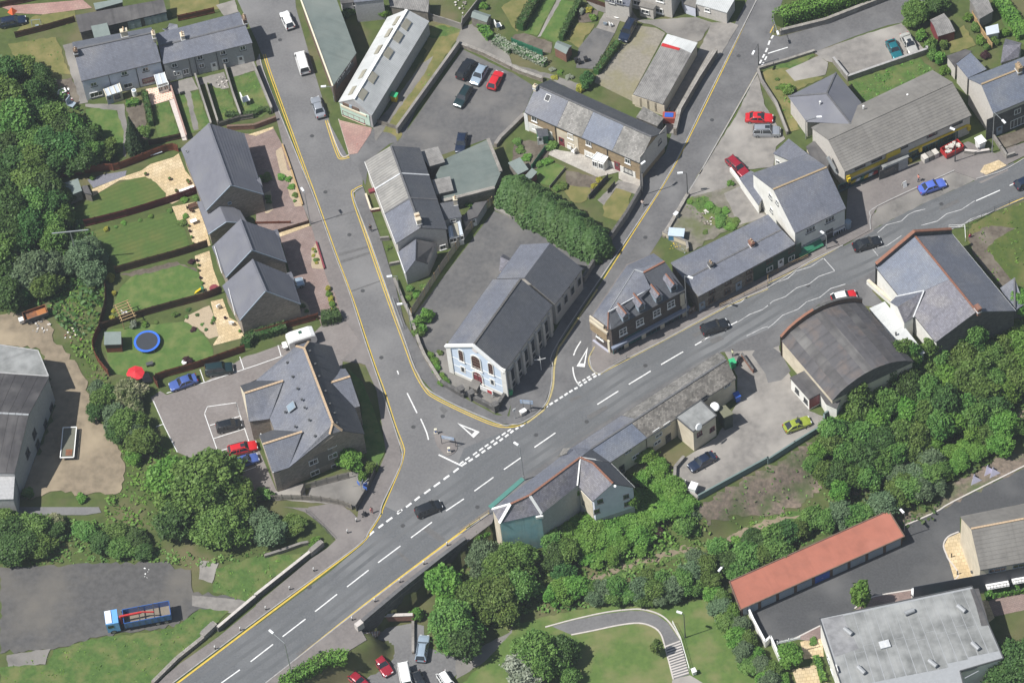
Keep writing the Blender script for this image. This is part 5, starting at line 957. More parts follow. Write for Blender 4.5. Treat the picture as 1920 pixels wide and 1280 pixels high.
# ---- sheltered flats with buff ridges (hipped gables)
fl=newhouse('flats_block','large slate roofed flats block with buff ridge tiles and cross gables','flats',P1('j400,500'))
HE=5.3
a,b,c,d=P('j160,985 j815,692 j570,35 j-120,300',HE)
LE0,LE1=P('j245,945 j-5,295',HE);RE0,RE1=P('j815,692 j570,35',HE)
r1,r2=[W(*q,9.6) for q in tok('j575,612 j360,50')]
ml=(LE0+RE0)/2;ax=nrm(np.cross((LE1+RE1)/2-ml,Z));zz=np.mean([ray_plane(q,ml,ax)[2] for q in tok('j575,612 j360,50')]);zz=min(max(zz,8.2),10.8)
rr=lambda q: W(*tok(q)[0],zz)
R1,R2=rr('j575,612'),rr('j360,50');zh=HE+(zz-HE)*.72
hipS=[LE0+(R1-LE0)*.72, RE0+(R1-RE0)*.72];
S1=P1('j552,695',zh);S2=P1('j648,668',zh);N1=P1('j300,35',zh);N2=P1('j395,0',zh)
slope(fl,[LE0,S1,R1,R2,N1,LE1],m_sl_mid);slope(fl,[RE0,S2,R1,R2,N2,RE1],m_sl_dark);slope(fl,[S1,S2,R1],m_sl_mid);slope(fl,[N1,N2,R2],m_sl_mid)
for p,q in((R1,R2),(R1,S1),(R1,S2),(R2,N1),(R2,N2)): ridge(fl,p,q,m_sand_ridge,.34)
def wing(toks,rt,z,m1,m2):
    """cross gable: e1 e2 (outer eave corners) v1 v2 (valley feet), ridge outer/inner"""
    e1,e2,v2,v1=P(toks,HE);o_,i_=[W(*q,z) for q in tok(rt)];slope(fl,[e1,v1,i_,o_],m1,.15);slope(fl,[e2,v2,i_,o_],m2,.15);ridge(fl,o_,i_,m_sand_ridge,.34);return e1,e2,v2,v1,o_,i_
zwg=HE+2.6
wA=wing('j-120,330 j-55,600 j100,580 j0,292','j-85,388 j205,295',zwg,m_sl_dark,m_sl_mid)
wB=wing('j20,700 j125,985 j245,945 j130,662','j52,770 j347,676',zwg,m_sl_dark,m_sl_mid)
wC=wing('j670,203 j780,483 j745,495 j632,205','j706,262 j500,328',zwg,m_sl_mid,m_sl_mid)
def upd(o,zs): pass
walls_=[('south',P('j160,985 j815,692',HE))]
fp=[p[:2] for p in P('j170,975 j258,930 j805,688 j740,500 j775,478 j668,215 j640,215 j562,45 j-5,285 j-112,335 j-50,590 j100,575 j135,660 j35,700 j130,985',HE)]
mb=MB();mb.prism(fp,-.3,HE-.1,top=False);mb.obj('wall',m_wbrown,fl.root)
# gable ends in front of the ridges
def tri(h,p,q,o_,mat,name='gable_wall',out=None):
    mb=MB();mb.face([p,q,o_]);mb.face([q,p,o_]) if False else None;n_=np.cross(q-p,o_-p)
    if out is not None and n_.dot(out)<0: mb.f[0]=mb.f[0][::-1]
    return mb.obj(name,mat,h.root)
sdir=nrm(np.cross(RE0-LE0,Z));sdir=sdir if sdir.dot(CAM-LE0)>0 else -sdir
mb=MB();q=[LE0-Z*.12,RE0-Z*.12,S2-Z*.16,S1-Z*.16];q=[x-sdir*.15 for x in q];mb.face(q if np.cross(q[1]-q[0],q[2]-q[0]).dot(sdir)>0 else q[::-1]);mb.obj('gable_wall',m_wbrown,fl.root)
for wg_ in(wA,wB): tri(fl,wg_[0]-Z*.1,wg_[1]-Z*.1,wg_[4]-Z*.14,m_wcream,out=nrm(wg_[0]-wg_[3]))
tri(fl,wC[0]-Z*.1,wC[1]-Z*.1,wC[4]-Z*.14,m_wbrown,out=nrm(wC[0]-wC[3]))
p0,p1=P('j258,930 j805,688',HE);fl.walls['f']=(np.array([*p0[:2],0]),np.array([*p1[:2],0]),sdir)
win(fl,'f','j430,902 j442,982 j568,778 j575,855 j682,712 j600,930',1.5,1.2,mull=1,sill=False);panel(fl,'f','j505,855',3.,5.2,flat('grey_panel',(.16,.145,.13)),'render_panel',.05);
gutter(fl,LE1,P1('j100,575',HE),m_trim);cap(fl,[P1('j130,985',HE),P1('j35,690',HE)],.1,m_trim,'bargeboard',.15)
sl=(LE0,LE1,R1);p=ray_plane(tok('j265,490')[0],LE0,nrm(np.cross(LE1-LE0,R1-LE0)));fl.R=(R1,R2);rooflight(fl,'j265,490',sl,1.3,1.5,m_skyl,m_galv)
for q in('j235,160','j275,265','j312,355','j345,437','j365,497','j220,530','j400,590','j295,640','j443,710'):
    n_=nrm(np.cross(LE1-LE0,R1-LE0));p=ray_plane(tok(q)[0],LE0,n_);mb=MB();mb.box(p+Z*.12,.35,.3,.22,rz=.3);mb.obj('tile_vent',m_dkgrey,fl.root)
for q in('j405,75','j445,172','j475,265','j522,375','j555,470','j590,540','j605,615'):
    n_=nrm(np.cross(RE1-RE0,R1-RE0));p=ray_plane(tok(q)[0],RE0,n_);mb=MB();mb.box(p+Z*.12,.35,.3,.22,rz=.3);mb.obj('tile_vent',m_dkgrey,fl.root)
for q in('j620,345','j95,378','j105,798','j258,752'): ventpipe(fl,q,6.6)
# ---- pub and cottages along the south of the main road
ZB=-3.6
pub=newhouse('public_house','hip ended slate roofed pub with teal end wall on the road edge','pub',P1('k250,1100'),0.)
HP=5.3;V=lambda q,z: W(*tok(q)[0],z)
Wc,S1_,S2_=V('@922.5,954',HP),V('@936.5,980',HP),V('@1015.5,963',HP);N0=V('k460,790',HP);T0,T1,T2=V('@957,944.5',7.6),V('@993,928',7.9),V('k512,868',8.0);B1=V('k-190,0',0)
E2=V('k490,1080',HP)
slope(pub,[Wc,N0,V('k512,868',8.0),T1,T0],m_sl_mid);slope(pub,[Wc,S1_,T0],m_sl_purp);slope(pub,[S1_,S2_,T1,T0],m_sl_purp);slope(pub,[S2_,E2,T2,T1],m_sl_purp)
fp=inset([Wc,S1_,S2_,E2,V('k735,905',HP),N0],.15);mb=MB();mb.prism(fp,ZB-.6,HP-.12,top=False);mb.obj('wall',m_wgrey,pub.root);regwalls(pub,fp,0.,'abcdef')
cap(pub,[T0,Wc],.35,m_trim,'hip_capping',.14);cap(pub,[T0,S1_],.45,m_trim,'hip_capping',.14);cap(pub,[T1,S2_],.4,m_trim,'hip_capping',.14);ridge(pub,T0,T1,m_terra);ridge(pub,T1,T2,m_terra)
a,b,nn=pub.walls['b'];mb=MB();u=nrm(b-a);mb.box((a+b)/2+nn*.04+Z*.6,np.linalg.norm(b-a)-.04,.08,8.9,ax=(u,nn,Z));mb.obj('teal_end_wall',m_wteal,pub.root)
a,b,nn=pub.walls['a'];mb=MB();u=nrm(b-a);mb.box((a+b)/2+nn*.04+Z*.6,np.linalg.norm(b-a)-.04,.08,8.9,ax=(u,nn,Z));mb.obj('cream_end_wall',m_wcream,pub.root)
a,b=Wc,V('k100,1040',HP);mb=MB();mb.bar(a+Z*.02+np.array([-.3,.3,0]),b+Z*.02+np.array([-.3,.3,0]),.7,.18);mb.obj('eaves_board',flat('sea_green_paint',(.07,.2,.17)),pub.root)
o,_,_,_=panel(pub,'b','@1011,966',1.1,.5,m_trim,'floodlight',.4)
# rear gabled wing of the pub
pw_=crossgable('pub_rear_wing','grey gabled rear wing of the pub with ivy on its corner','pub wing','k607,1197 k920,1092 k735,905 k492,1078','k770,1083 k515,868',5.0,m_wlb,m_sl_purp,m_sl_dark,gover=.05,zr=7.9)
mb=MB();fpw=pw_.fp;mb.prism(fpw,ZB-.8,-.3,top=False);mb.obj('lower_wall',m_wgrey,pw_.root);ridge(pw_,pw_.R[0],pw_.R[1],m_terra);
win(pw_,'f','k660,1195 o635,-10 k855,1160 k862,1215',.9,1.1,m_dkgrey);win(pw_,'l','k540,1205',.5,1.2,m_dkgrey);panel(pw_,'l','k560,1215',3.2,4.5,m_wcream,'side_render',.05);mb=MB();mb.tube(V('k772,1083',8.),V('k772,1083',8.6),.2,n=8);mb.obj('chimney_pot',m_trim,pw_.root)
# light slate section and lichen stone tiled section
rb=gable('cottage_row','long row of cottages in light slate and lichened stone tile by the yard','terrace','k735,905 k1680,275 k1540,85 k462,788',5.2,'k515,868 k1600,128',m_wcream,[(0,.29,m_sl_blue),(.292,1,m_sl_moss)],roof2=[(0,.33,m_sl_mid),(.332,1,m_sl_old)],over=.2,hip='',rmat=m_ridge_g,gut=True)
win(rb,'f','k925,860 k870,820 k1080,670 k1160,620 k1090,755 k1100,700 k1615,325',1.3,.8,m_trim,sill=m_wcream);door(rb,'f','k1175,770',.9,2.,m_dkgrey);door(rb,'f','k820,920',.9,2.,m_dkgrey);win(rb,'f','k1440,430',1.2,1.4,m_dkgrey,sill=False);pipe(rb,'f','k1010,790',5.)
_b,_c,_d=pw_.E[1],pw_.E[2],pw_.R[1];slope(pub,[_c,T2,_d],m_sl_purp,.1);slope(pub,[_b,T2,_d],m_sl_dark,.1);ridge(pub,_d,T2,m_terra);slope(rb,[rb.E[0],T2,rb.R[0]],m_sl_dark,.1);slope(rb,[rb.E[3],T2,rb.R[0]],m_sl_mid,.1);cap(pub,[T2,E2],.2,m_trim,'valley_flashing');cap(pub,[T2,_b],.2,m_trim,'valley_flashing')
gd=crossgable('roof_gablet','small slate gablet on the road side of the cottage roofs','gablet','k345,860 k480,872 k500,860 k385,798','k350,858 k470,850',5.1,m_wgrey,m_sl_old,m_sl_mid,zr=6.2)
exq=flatroof('yard_extension','cream flat roofed two storey extension in the cottage yard','extension','k1358,678 k1535,556 k1415,440 k1228,568',5.4,m_wcream,m_felt_grey,edge=m_dkgrey);win(exq,'a','k1405,690 k1500,655',.9,.9,m_maroon);
sd_=thing('satellite_dish','white satellite dish on the flat roofed yard extension','dish',V('k1390,650',5.5));p=V('k1400,640',6.);mb=MB();mb.tube(V('k1385,660',5.45),p,.05);mb.obj('mast',m_galv,sd_);mb=MB();mb.tube(p,p+np.array([.08,-.12,.06]),.62,.5,14);mb.obj('bowl',m_steelw,sd_)
sd_=thing('satellite_dish','round white dish beside the dark green cabin in the yard','dish',V('k1520,495',3.8));p=V('k1520,490',4.3);mb=MB();mb.tube(V('k1520,500',3.5),p,.05);mb.obj('mast',m_galv,sd_);mb=MB();mb.tube(p,p+np.array([-.05,-.1,.1]),.75,.6,16);mb.obj('bowl',m_steelw,sd_)
gc=flatroof('yard_cabin','dark green cabin with mossy roof next to the yard extension','cabin','k1590,572 k1662,540 k1600,475 k1535,492',3.6,flat('dark_green_cladding',(.03,.045,.035)),flat('olive_felt',(.15,.15,.1),.9))
# ---- barrel roofed hall
bh=newhouse('barrel_roof_hall','hall with rusty barrel roof and brick parapet on the main road','hall',P1('h500,1100'))
f0,f1=P('F548,620 F1000,408',4.2);k0_=P1('F1290,738',4.2);k1_=f0+(k0_-f1);n=10
axl=k1_-f0
prof=[]
for k in range(n+1):
    t=k/n;p=f0+(f1-f0)*t;p[2]=4.2+3.2*math.sin(math.pi*t)**.75;prof.append(p)
for k in range(n):
    for j in range(7): pts=[prof[k]+axl*(j/7),prof[k+1]+axl*(j/7),prof[k+1]+axl*((j+1.02)/7),prof[k]+axl*((j+1.02)/7)];slope(bh,[x+Z*(.02*((j+k)%2)) for x in pts],(m_felt_brown,m_felt_brown,m_felt_dark)[(j*3+k*2)%3],.1,name='roof_sheet')
fp=[f0[:2],f1[:2],(f1+axl)[:2],(f0+axl)[:2]];fpi=inset(fp,.15);mb=MB();mb.prism(fpi,-.3,4.05,top=False);mb.obj('wall',m_wcream,bh.root);regwalls(bh,fpi,0.,'kbfl')
mb=MB();un=nrm(f1-f0);wn=nrm(np.array([-un[1],un[0],0]));wn=wn if wn.dot(axl)<0 else -wn
for k in range(n):
    a,b=prof[k]+wn*.15,prof[k+1]+wn*.15;q=[np.array([a[0],a[1],-.2]),np.array([b[0],b[1],-.2]),b+Z*.95,a+Z*.95];mb.face(q);q2=[x-wn*.3 for x in q];mb.face(q2[::-1]);mb.face([q[3],q[2],q2[2],q2[3]])
mb.obj('parapet',m_wbrickd,bh.root)
cap(bh,[p+Z*1. for p in prof[:5]],.42,m_terra,'coping',.12);cap(bh,[p+Z*1. for p in prof[4:]],.42,m_wdark,'coping',.12)
bp=[x for x in prof];mb=MB();mb.face([p+axl-Z*.1 for p in prof]);mb.obj('back_gable',m_wdark,bh.root)
of=flatroof('hall_office','low white office lean-to on the barrel roofed hall','office','F705,948 F765,915 F800,972 F862,1000 F890,930 F715,770 F598,826',3.1,m_wwhite,m_felt_dark,keys='abcdefg');win(of,'g','F640,900 F688,955',.9,1.,m_dkgrey);panel(of,'a','F735,960',1.9,2.4,m_maroon,'timber_cladding',.06)
wr=flatroof('covered_passage','white corrugated lean-to passage roof between the two halls','passage roof','F1040,440 F1262,722 F1352,688 F1128,402',3.0,m_wwhite,m_corr_w,fall=[2.8,2.8,3.2,3.2]);ventpipe(wr,'F1190,585',3.2)
# ---- slate hall with brick coping
hb=crossgable('slate_hall','white walled hall with slate roof and orange brick gable coping','hall','h808,722 h1372,462 h1858,1050 h1258,1285','h1082,478 h1556,1032',4.9,m_wdark,m_sl_blue,m_sl_mid,gover=.0,over=.2)
a,b,nn=hb.walls['l'];mb=MB();u=nrm(b-a);mb.box((a+b)/2+nn*.03+Z*2.35,np.linalg.norm(b-a)-.1,.08,4.7,ax=(u,nn,Z));mb.obj('white_render',m_wwhite,hb.root)
for o in list(hb.root.children):
    if o.name.startswith('roof_slope'): bpy.data.objects.remove(o)
a,d=hb.E[3],hb.E[2];b,c=hb.E[0],hb.E[1];r1,r2=hb.R
slope(hb,[a,a+(d-a)*.45,r1+(r2-r1)*.58,r1],m_sl_blue);slope(hb,[a+(d-a)*.452,d,r2,r1+(r2-r1)*.582],m_sl_purp,.15);slope(hb,[b,c,r2,r1],m_sl_mid);ridge(hb,r1,r2,m_terra)
fn=nrm(np.cross(b-a,Z));fn=fn if fn.dot(r2-r1)<0 else -fn
mb=MB();q=[a+fn*.1+Z*.9,b+fn*.1+Z*.9,r1+fn*.1+Z*.9];lo=[np.array([a[0],a[1],-.2])+fn*.1,np.array([b[0],b[1],-.2])+fn*.1]
mb.face([lo[0],lo[1],q[1],q[2],q[0]]);t2=[x-fn*.35 for x in (lo[0],lo[1],q[1],q[2],q[0])];mb.face(t2[::-1]);mb.face([q[0],q[2],t2[3],t2[4]]);mb.face([q[2],q[1],t2[2],t2[3]]);mb.obj('front_parapet',m_wdark,hb.root)
mid=lambda p: p-fn*.17
cap(hb,[mid(q[0]),mid(q[2])],.55,m_terra,'coping',.2);cap(hb,[mid(q[2]),mid(q[1])],.5,m_terra,'coping',.2)
chimney(hb,'h1575,1018',hb.hr+1.0,1.0,.6,0,m_wbrick)
hwg_=newhouse('hall_wing','white gabled side wing of the slate hall with lead valleys','hall wing',P1('h1030,1010'));
e1,e2=P('h958,945 h1090,1098',4.7);ri=P1('h1170,900',7.);ro=ray_plane(tok('h928,982')[0],ri,nrm(np.cross(nrm(a-b),Z)));ro[2]=7.;g1,g2=P('h918,985 h1022,1140',4.7);go_=(g1+g2)/2;go_[2]=6.2
slope(hwg_,[e1,ri,go_,g1],m_sl_mid,.1);slope(hwg_,[e2,ri,go_,g2],m_sl_purp,.1);mb=MB();q=[np.array([*g1[:2],-.3]),np.array([*g2[:2],-.3]),g2-Z*.1,go_-Z*.1,g1-Z*.1];mb.face(q if np.cross(q[1]-q[0],q[2]-q[0]).dot(CAM-g1)>0 else q[::-1]);s_=[q[1],np.array([*e2[:2],-.3]),e2-Z*.1,g2-Z*.1];mb.face(s_ if np.cross(s_[1]-s_[0],s_[2]-s_[0]).dot(CAM-g1)>0 else s_[::-1]);mb.obj('wall',m_wwhite,hwg_.root)
cap(hwg_,[e1,ri,e2],.2,m_lead,'valley_flashing',.12)
pb=flatroof('lean_to_porch','pale low wall and lean-to beside the slate hall','porch','h1100,1100 h1120,1180 h1210,1260 h1215,1230 h1135,1160',2.2,m_wwhite,m_wwhite)
bx=flatroof('slate_annexe','small pitched slate annexe at the back of the slate hall','annexe','h1740,880 h1850,1050 h1922,1002 h1848,802',4.0,m_wdark,m_sl_mid,fall=[3.6,3.6,3.6,5.2]);mb=MB();mb.bar(P1('h1848,802',5.3),P1('h1850,1050',3.7),.25,.14);mb.obj('ridge_tiles',m_ridge_g,bx.root)
# ---- garages with red roof
gr=flatroof('garage_row','row of garages under a long red sheet roof','garages','p-208,732 p1024,182 p905,-12 p-290,520',2.5,m_wbrickd,m_roof_red,zb=LOW,over=.25,fall=[2.4,2.4,2.9,2.9],edge=m_wbrickd)
a,b,nn=gr.walls['a'];u=nrm(b-a);L=np.linalg.norm(b-a);
for k in range(9):
    c=a+u*(L*(k+.5)/9)+nn*.05+Z*1.1;mb=MB();mb.box(c,L/9-.55,.08,2.0,ax=(u,nn,Z));o=mb.obj('garage_door',m_blue if k==4 else m_bluegrey,gr.root)
    if k==4: o['label']='dark blue garage door'
    g=MB();g.box(c-Z*.3+nn*.06,.3,.05,.08,ax=(u,nn,Z));g.obj('handle',m_galv,o)
# ---- pitched flats on the right edge
fr=gable('flats_block','cream gabled flats block with ribbed brown roof at the right edge','flats','p1592,432 p2250,315 p2120,-105 p1443,32',7.3,'p1520,126 p2150,2',m_wcream,m_tile_b,zb=LOW,courses=.6,rmat=m_sand_ridge,gut=True)
panel(fr,'f','p1790,500',28.,5.,flat('dark_cladding',(.05,.055,.07)),'shaded_cladding',.05)  # front wall darkened by the colour of this panel
win(fr,'f','p1720,430 p1900,395',2.6,1.,m_bluegrey,mull=2,sill=False);
for q,w_ in(('p1715,525',3.4),('p1900,485',3.),('p1715,600',3.4),('p1890,560',2.6)):
    p,u,nn=wall_frame(fr,'f',tok(q)[0]);mb=MB();mb.box(p+nn*.5,w_,1.,.14,ax=(u,nn,Z));o=mb.obj('balcony',m_trim,fr.root);g=MB();
    for k in range(8): g.box(p+nn*.95+u*(w_*(k/7-.5))+Z*.5,.05,.05,.9,ax=(u,nn,Z))
    g.box(p+nn*.95+Z*.95,w_,.06,.06,ax=(u,nn,Z));g.obj('railing',m_dkgrey,o)
win(fr,'f','p1745,560 p1850,535',2.2,1.6,m_dkgrey,mull=1,sill=False);mb=MB();p,u,nn=wall_frame(fr,'l',tok('p1535,445')[0]);mb.box(p+nn*.15,.4,.3,.2,ax=(u,nn,Z));mb.obj('wall_lamp',m_dkgrey,fr.root)
# ---- flat roofed block bottom right
fb=flatroof('flats_block','flat roofed white flats block with grey felt and roof cowls','flats','p560,1330 p385,795 p1530,555 p1765,1095 p1440,1190 p1475,1330',5.6,m_wwhite,m_grey,zb=LOW,edge=m_dkgrey,over=.15,tt=.25)
mb=MB();q=P('p1515,575 p1580,570 p1660,845 p1600,850 p1560,700',LOW+5.66);mb.face(q if np.cross(q[1]-q[0],q[2]-q[0])[2]>0 else q[::-1]);mb.obj('dark_felt_patch',m_felt_dark,fb.root)
mb=MB();q=P('p405,800 p560,770 p680,1020 p500,1085',LOW+5.65);mb.face(q if np.cross(q[1]-q[0],q[2]-q[0])[2]>0 else q[::-1]);mb.obj('stained_felt',M('stained_felt',(.24,.24,.245),(.17,.17,.175),sc=.7,c3=(.3,.3,.3),sc3=.3,rough=.9,t2=(.4,.6)),fb.root)
# felt strips, each a separate lapped sheet
q0,q1,q2,q3=P('p395,800 p1525,562 p1760,1092 p540,1330',LOW+5.6);
for k in range(15):
    f=.02+k/15.3;a_=q0+(q1-q0)*f;b_=q3+(q2-q3)*f;w_=np.linalg.norm(q1-q0)/15.3*.965;d_=nrm(q1-q0);
    for s0,s1 in((.02,.47+.04*(k%3)),(.475+.04*(k%3),.985)):
        p_,r_=a_+(b_-a_)*s0,a_+(b_-a_)*s1
        if s1>.9 and k>9: r_=a_+(b_-a_)*(.93 if k<12 else .9)
        mb=MB();F_=[p_+Z*(.02+.006*(k%2)),p_+d_*w_+Z*.02,r_+d_*w_+Z*.02,r_+Z*(.02+.006*(k%2))]
        mb.slab(F_,.015);mb.obj('felt_strip',m_felt_grey,fb.root)
for q,a_ in(('p600,890',-.9),('p1060,745',.3),('p1450,720',-.9),('p700,1180',-1.),('p1235,1130',-.9),('p1555,1000',-1.)):
    c=W(*tok(q)[0],LOW+6.05);mb=MB();mb.tube(c+np.array([math.cos(a_),math.sin(a_),0])*.75,c-np.array([math.cos(a_),math.sin(a_),0])*.75,.34,n=10);mb.obj('roof_cowl',m_grey,fb.root)
c=W(*tok('p875,990')[0],LOW+5.8);mb=MB();mb.box(c,1.5,1.2,.3,rz=.15);o=mb.obj('roof_hatch',m_lead,fb.root)
win(fb,'a','p455,1100 p480,1210 p520,1180',1.2,1.2,m_trim);cap(fb,P('p1445,1195 p1570,1165',LOW+5.0),.3,m_galv,'walkway_rail',.2);cap(fb,P('p1475,1245 p1580,1190',LOW+5.0),.15,m_galv,'walkway_rail',.15)
# ---- depot on the left edge
m_depot=M('sooty_sheet_roof',(.056,.053,.056),(.042,.04,.042),sc=.6,c3=(.1,.095,.095),sc3=.25,rough=.85,streak=.4)
db=crossgable('depot_building','dark sheet roofed depot building at the left edge','depot','i108,990 i368,268 i-170,235 i-330,985'.replace('i-170,235','i-300,215').replace('i-330,985','i-420,975'),'i270,513 i-380,470',6.3,m_wgrey,m_felt_brown,m_felt_brown)
for o in list(db.root.children): bpy.data.objects.remove(o)
a,b,c,d=P('i108,988 i368,268 i-300,215 i-420,975',6.3);r1=(a+b)/2;r2=(c+d)/2;axv=nrm(np.cross(r2-r1,Z));z_=np.mean([ray_plane(q,r1,axv)[2] for q in tok('i270,513')]);z_=min(max(z_,7.),9.);r1[2]=r2[2]=z_;db.R=(r1,r2);db.hr=z_
for lo_,hi_,sgn in((d,r2,0),(c,r2,1)):
    e0=a if sgn==0 else b
    for k in range(8):
        f=k/8;slope(db,[e0+(lo_-e0)*f,e0+(lo_-e0)*(f+.122),r1+(r2-r1)*(f+.122),r1+(r2-r1)*f],m_depot,.12+.02*(k%2),name='roof_sheet')
ridge(db,r1,r2,m_grey,.3,1.);fp=inset([a,b,c,d],.1);mb=MB();mb.prism(fp,-.4,6.1,top=False);m=(fp[0]+fp[1])/2;tr=[(*fp[0],6.1),(*fp[1],6.1),(*m,z_-.2)];mb.face(tr);mb.obj('wall',m_wgrey,db.root);regwalls(db,fp,0.,'ebcd');win(db,'e','i255,690 i205,835 i385,500 i340,620 i280,770',1.3,1.6,m_dkgrey)
fr_=flatroof('depot_annexe','pale flat roofed annexe behind the dark depot roof','annexe','i365,262 i285,70 i0,28 i-300,0 i-300,215',5.2,m_wgrey,m_felt_grey,edge=m_wgrey);dl=flatroof('depot_store','lower grey walled depot store in the watermark corner','store','i100,1180 i112,990 i-300,975 i-300,1190',5.2,m_wgrey,m_wgrey);
# ---- top right houses
tr1=gable('end_house','beige sided end house with blue slate roof at the top right','house','d1692,852 d2150,660 d1990,400 d1500,588',6.4,'d1600,632 d1990,480',m_wpale,m_sl_blue,rmat=m_wyell,base=None)
panel(tr1,'f','d1800,920',8.,6.2,m_wdark,'stone_front',.05);win(tr1,'f','d1870,835',1.2,1.3);win(tr1,'f','d1870,915',2.6,2.0,mull=3,name='bay_window');door(tr1,'f','d1735,960',1.,2.,m_bluegrey);chimney(tr1,'d1882,490',tr1.hr+1.3,.7,1.1,3,m_wyell)
tr2=gable('rear_extension','gabled blue slate rear extension of the beige end house','extension','d1500,585 d1665,500 d1520,395 d1412,478'.replace('d1665,500','d1640,520'),4.6,'d1590,545 d1520,398',m_wpale,m_sl_blue,gut=False);flatroof('rear_extension','brown flat roofed extension beside the blue slate gable','extension','d1408,510 d1415,470 d1530,385 d1480,370 d1340,420',3.4,m_wpale,m_felt_dark)
tr3=gable('outbuilding','slate roofed outbuilding at the right edge near the wisteria','outbuilding','d1745,475 d1880,430 d1920,340 d1780,290'.replace('d1920,340','d1905,325'),3.2,'d1700,370 d1900,400',m_wpale,m_sl_purp,gut=False,hr=4.6)
# ---- sheds
def shed(label,toks,h_,rt,hr_,wall,roof,name='garden_shed'): return gable(name,label,'shed',toks,h_,rt,wall,roof,gut=False,over=.1,hr=hr_)
shed('orange brick shed with grey green roof in a top garden','c315,360 c405,408 c450,345 c345,305',2.2,'c325,330 c430,375',2.7,m_wbrick,m_shedg);shed('dark green roofed shed by the concrete fence','b1610,130 b1730,170 b1765,115 b1640,75',2.1,'b1625,100 b1750,140',2.6,m_wood,m_shedg)
shed('pale roofed shed beside the green tree at top right','d1275,275 d1405,235 d1320,100 d1215,150',2.3,'d1335,255 d1265,120'.replace('d1335,255 d1265,120','d1245,215 d1365,165'),2.8,m_maroon,m_asb);shed('long grey asbestos shed at the top right edge','d1585,145 d1690,85 d1620,-40 d1510,0',2.6,'d1550,70 d1655,20',3.2,m_conc,m_asb)
flatroof('greenhouse','small glazed greenhouse frame below the asbestos shed','greenhouse','d1640,265 d1735,245 d1725,180 d1630,205',1.9,m_conserv,m_conserv)
flatroof('garden_shed','flat roofed shed with white trim by the striped lawn','shed','e515,190 e615,150 e585,58 e470,95',2.4,m_wood,m_shedg);flatroof('garden_shed','small dark side shed beside the striped lawn shed','shed','e630,165 e690,180 e655,110 e610,115',2.1,m_wood,m_felt_dark)
ph=flatroof('playhouse','open fronted timber playhouse with grey roof beside trampoline','playhouse','e782,1280 e908,1275 e908,1205 e782,1208'.replace('e782,1280','i780,25').replace('e908,1275','i910,20'),2.3,m_fence,m_shedg);panel(ph,'a','i845,40',2.3,.5,m_black,'opening',.04)  # black panel paints the shade inside the open front
flatroof('garden_shed','pale green shed with flat roof at the hedge corner','shed','c45,1310 c125,1270 c60,1180 c-30,1220',2.1,m_wood,m_shedg);flatroof('garden_shed','red shed with blue grey roof touching the leylandii hedge','shed','g130,75 g190,10 g150,-20 g90,45',2.,m_maroon,m_shedg)
# ================================================================ TREES, HEDGES, UNDERGROWTH
def leaf_mesh(name,pos,nor,size,tone,mat=None,asp=.75):
    """many small leaf-spray quads;numpy arrays of centres, normals, sizes"""
    n=len(pos);r=rng.normal(size=(n,3));u=np.cross(nor,r);u/=np.linalg.norm(u,axis=1)[:,None]+1e-9;v=np.cross(nor,u);s=size[:,None]
    c=np.stack([pos-u*s*.5-v*s*.5*asp,pos+u*s*.5-v*s*.35*asp,pos+u*s*.55+v*s*.5*asp,pos-u*s*.42+v*s*.45*asp],1).reshape(-1,3)
    f=np.arange(4*n).reshape(n,4);me=bpy.data.meshes.new(name);me.vertices.add(4*n);me.vertices.foreach_set('co',c.ravel().astype('f'));me.loops.add(4*n);me.loops.foreach_set('vertex_index',f.ravel().astype('i'))
    me.polygons.add(n);me.polygons.foreach_set('loop_start',np.arange(0,4*n,4).astype('i'));me.polygons.foreach_set('loop_total',np.full(n,4,'i'));me.update(calc_edges=True)
    a=me.attributes.new('tone','FLOAT','FACE');a.data.foreach_set('value',tone.astype('f'))
    if mat: me.materials.append(mat)
    return me
def crown_pts(n,lobes,sz,up=.15,seed=0):
    """points on and in overlapping lobes (cx,cy,cz,r)"""
    g=np.random.default_rng(seed);L=np.array(lobes);wts=L[:,3]**2;wts/=wts.sum();k=g.choice(len(L),n,p=wts);d=g.normal(size=(n,3));d[:,2]+=up;d/=np.linalg.norm(d,axis=1)[:,None]
    rad=L[k,3]*(1-.42*g.random(n)**1.8)*(1+.16*np.sin(d[:,0]*7+k*1.7)*np.cos(d[:,1]*6+k)+.1*np.sin(d[:,2]*9+d[:,0]*5+k))*np.where(g.random(n)<.1,1.05+.28*g.random(n),1)
    p=L[k,:3]+d*rad[:,None];nn=d*.5+g.normal(size=(n,3))*.6;nn[:,2]+=.3;nn/=np.linalg.norm(nn,axis=1)[:,None]
    s=sz*(.6+.8*g.random(n));t=np.clip(g.random(n)*.7+(g.random(len(L))[k]-.5)*.6,0,1);return p,nn,s,t
def lobes_round(nl,R,H,z0,seed,spread=.72,lr=(.26,.5)):
    g=np.random.default_rng(seed);out=[(0,0,z0+H*.55,R*.62)]
    for i in range(nl):
        a=2*math.pi*(i+.6*g.random())/nl*2.4;e=g.random();rr=R*spread*math.sqrt(.25+.75*g.random());z=z0+H*(.28+.6*e);rr*=(1.08-.55*e)
        out.append((rr*math.cos(a),rr*math.sin(a),z,R*(lr[0]+(lr[1]-lr[0])*g.random())*(1.05-.25*e)))
    return out
PROTO={}
for k,(nl,n,sz,H) in enumerate([(15,7000,.42,1.5),(19,7600,.38,1.65),(13,6500,.4,1.3),(22,8000,.37,1.5),(17,7000,.36,1.75),(14,6500,.44,1.35)]):
    R_=4.;PROTO['round%d'%k]=leaf_mesh('crown',*crown_pts(n,lobes_round(nl,R_,R_*H,1.2,k+3),sz,seed=k+20))
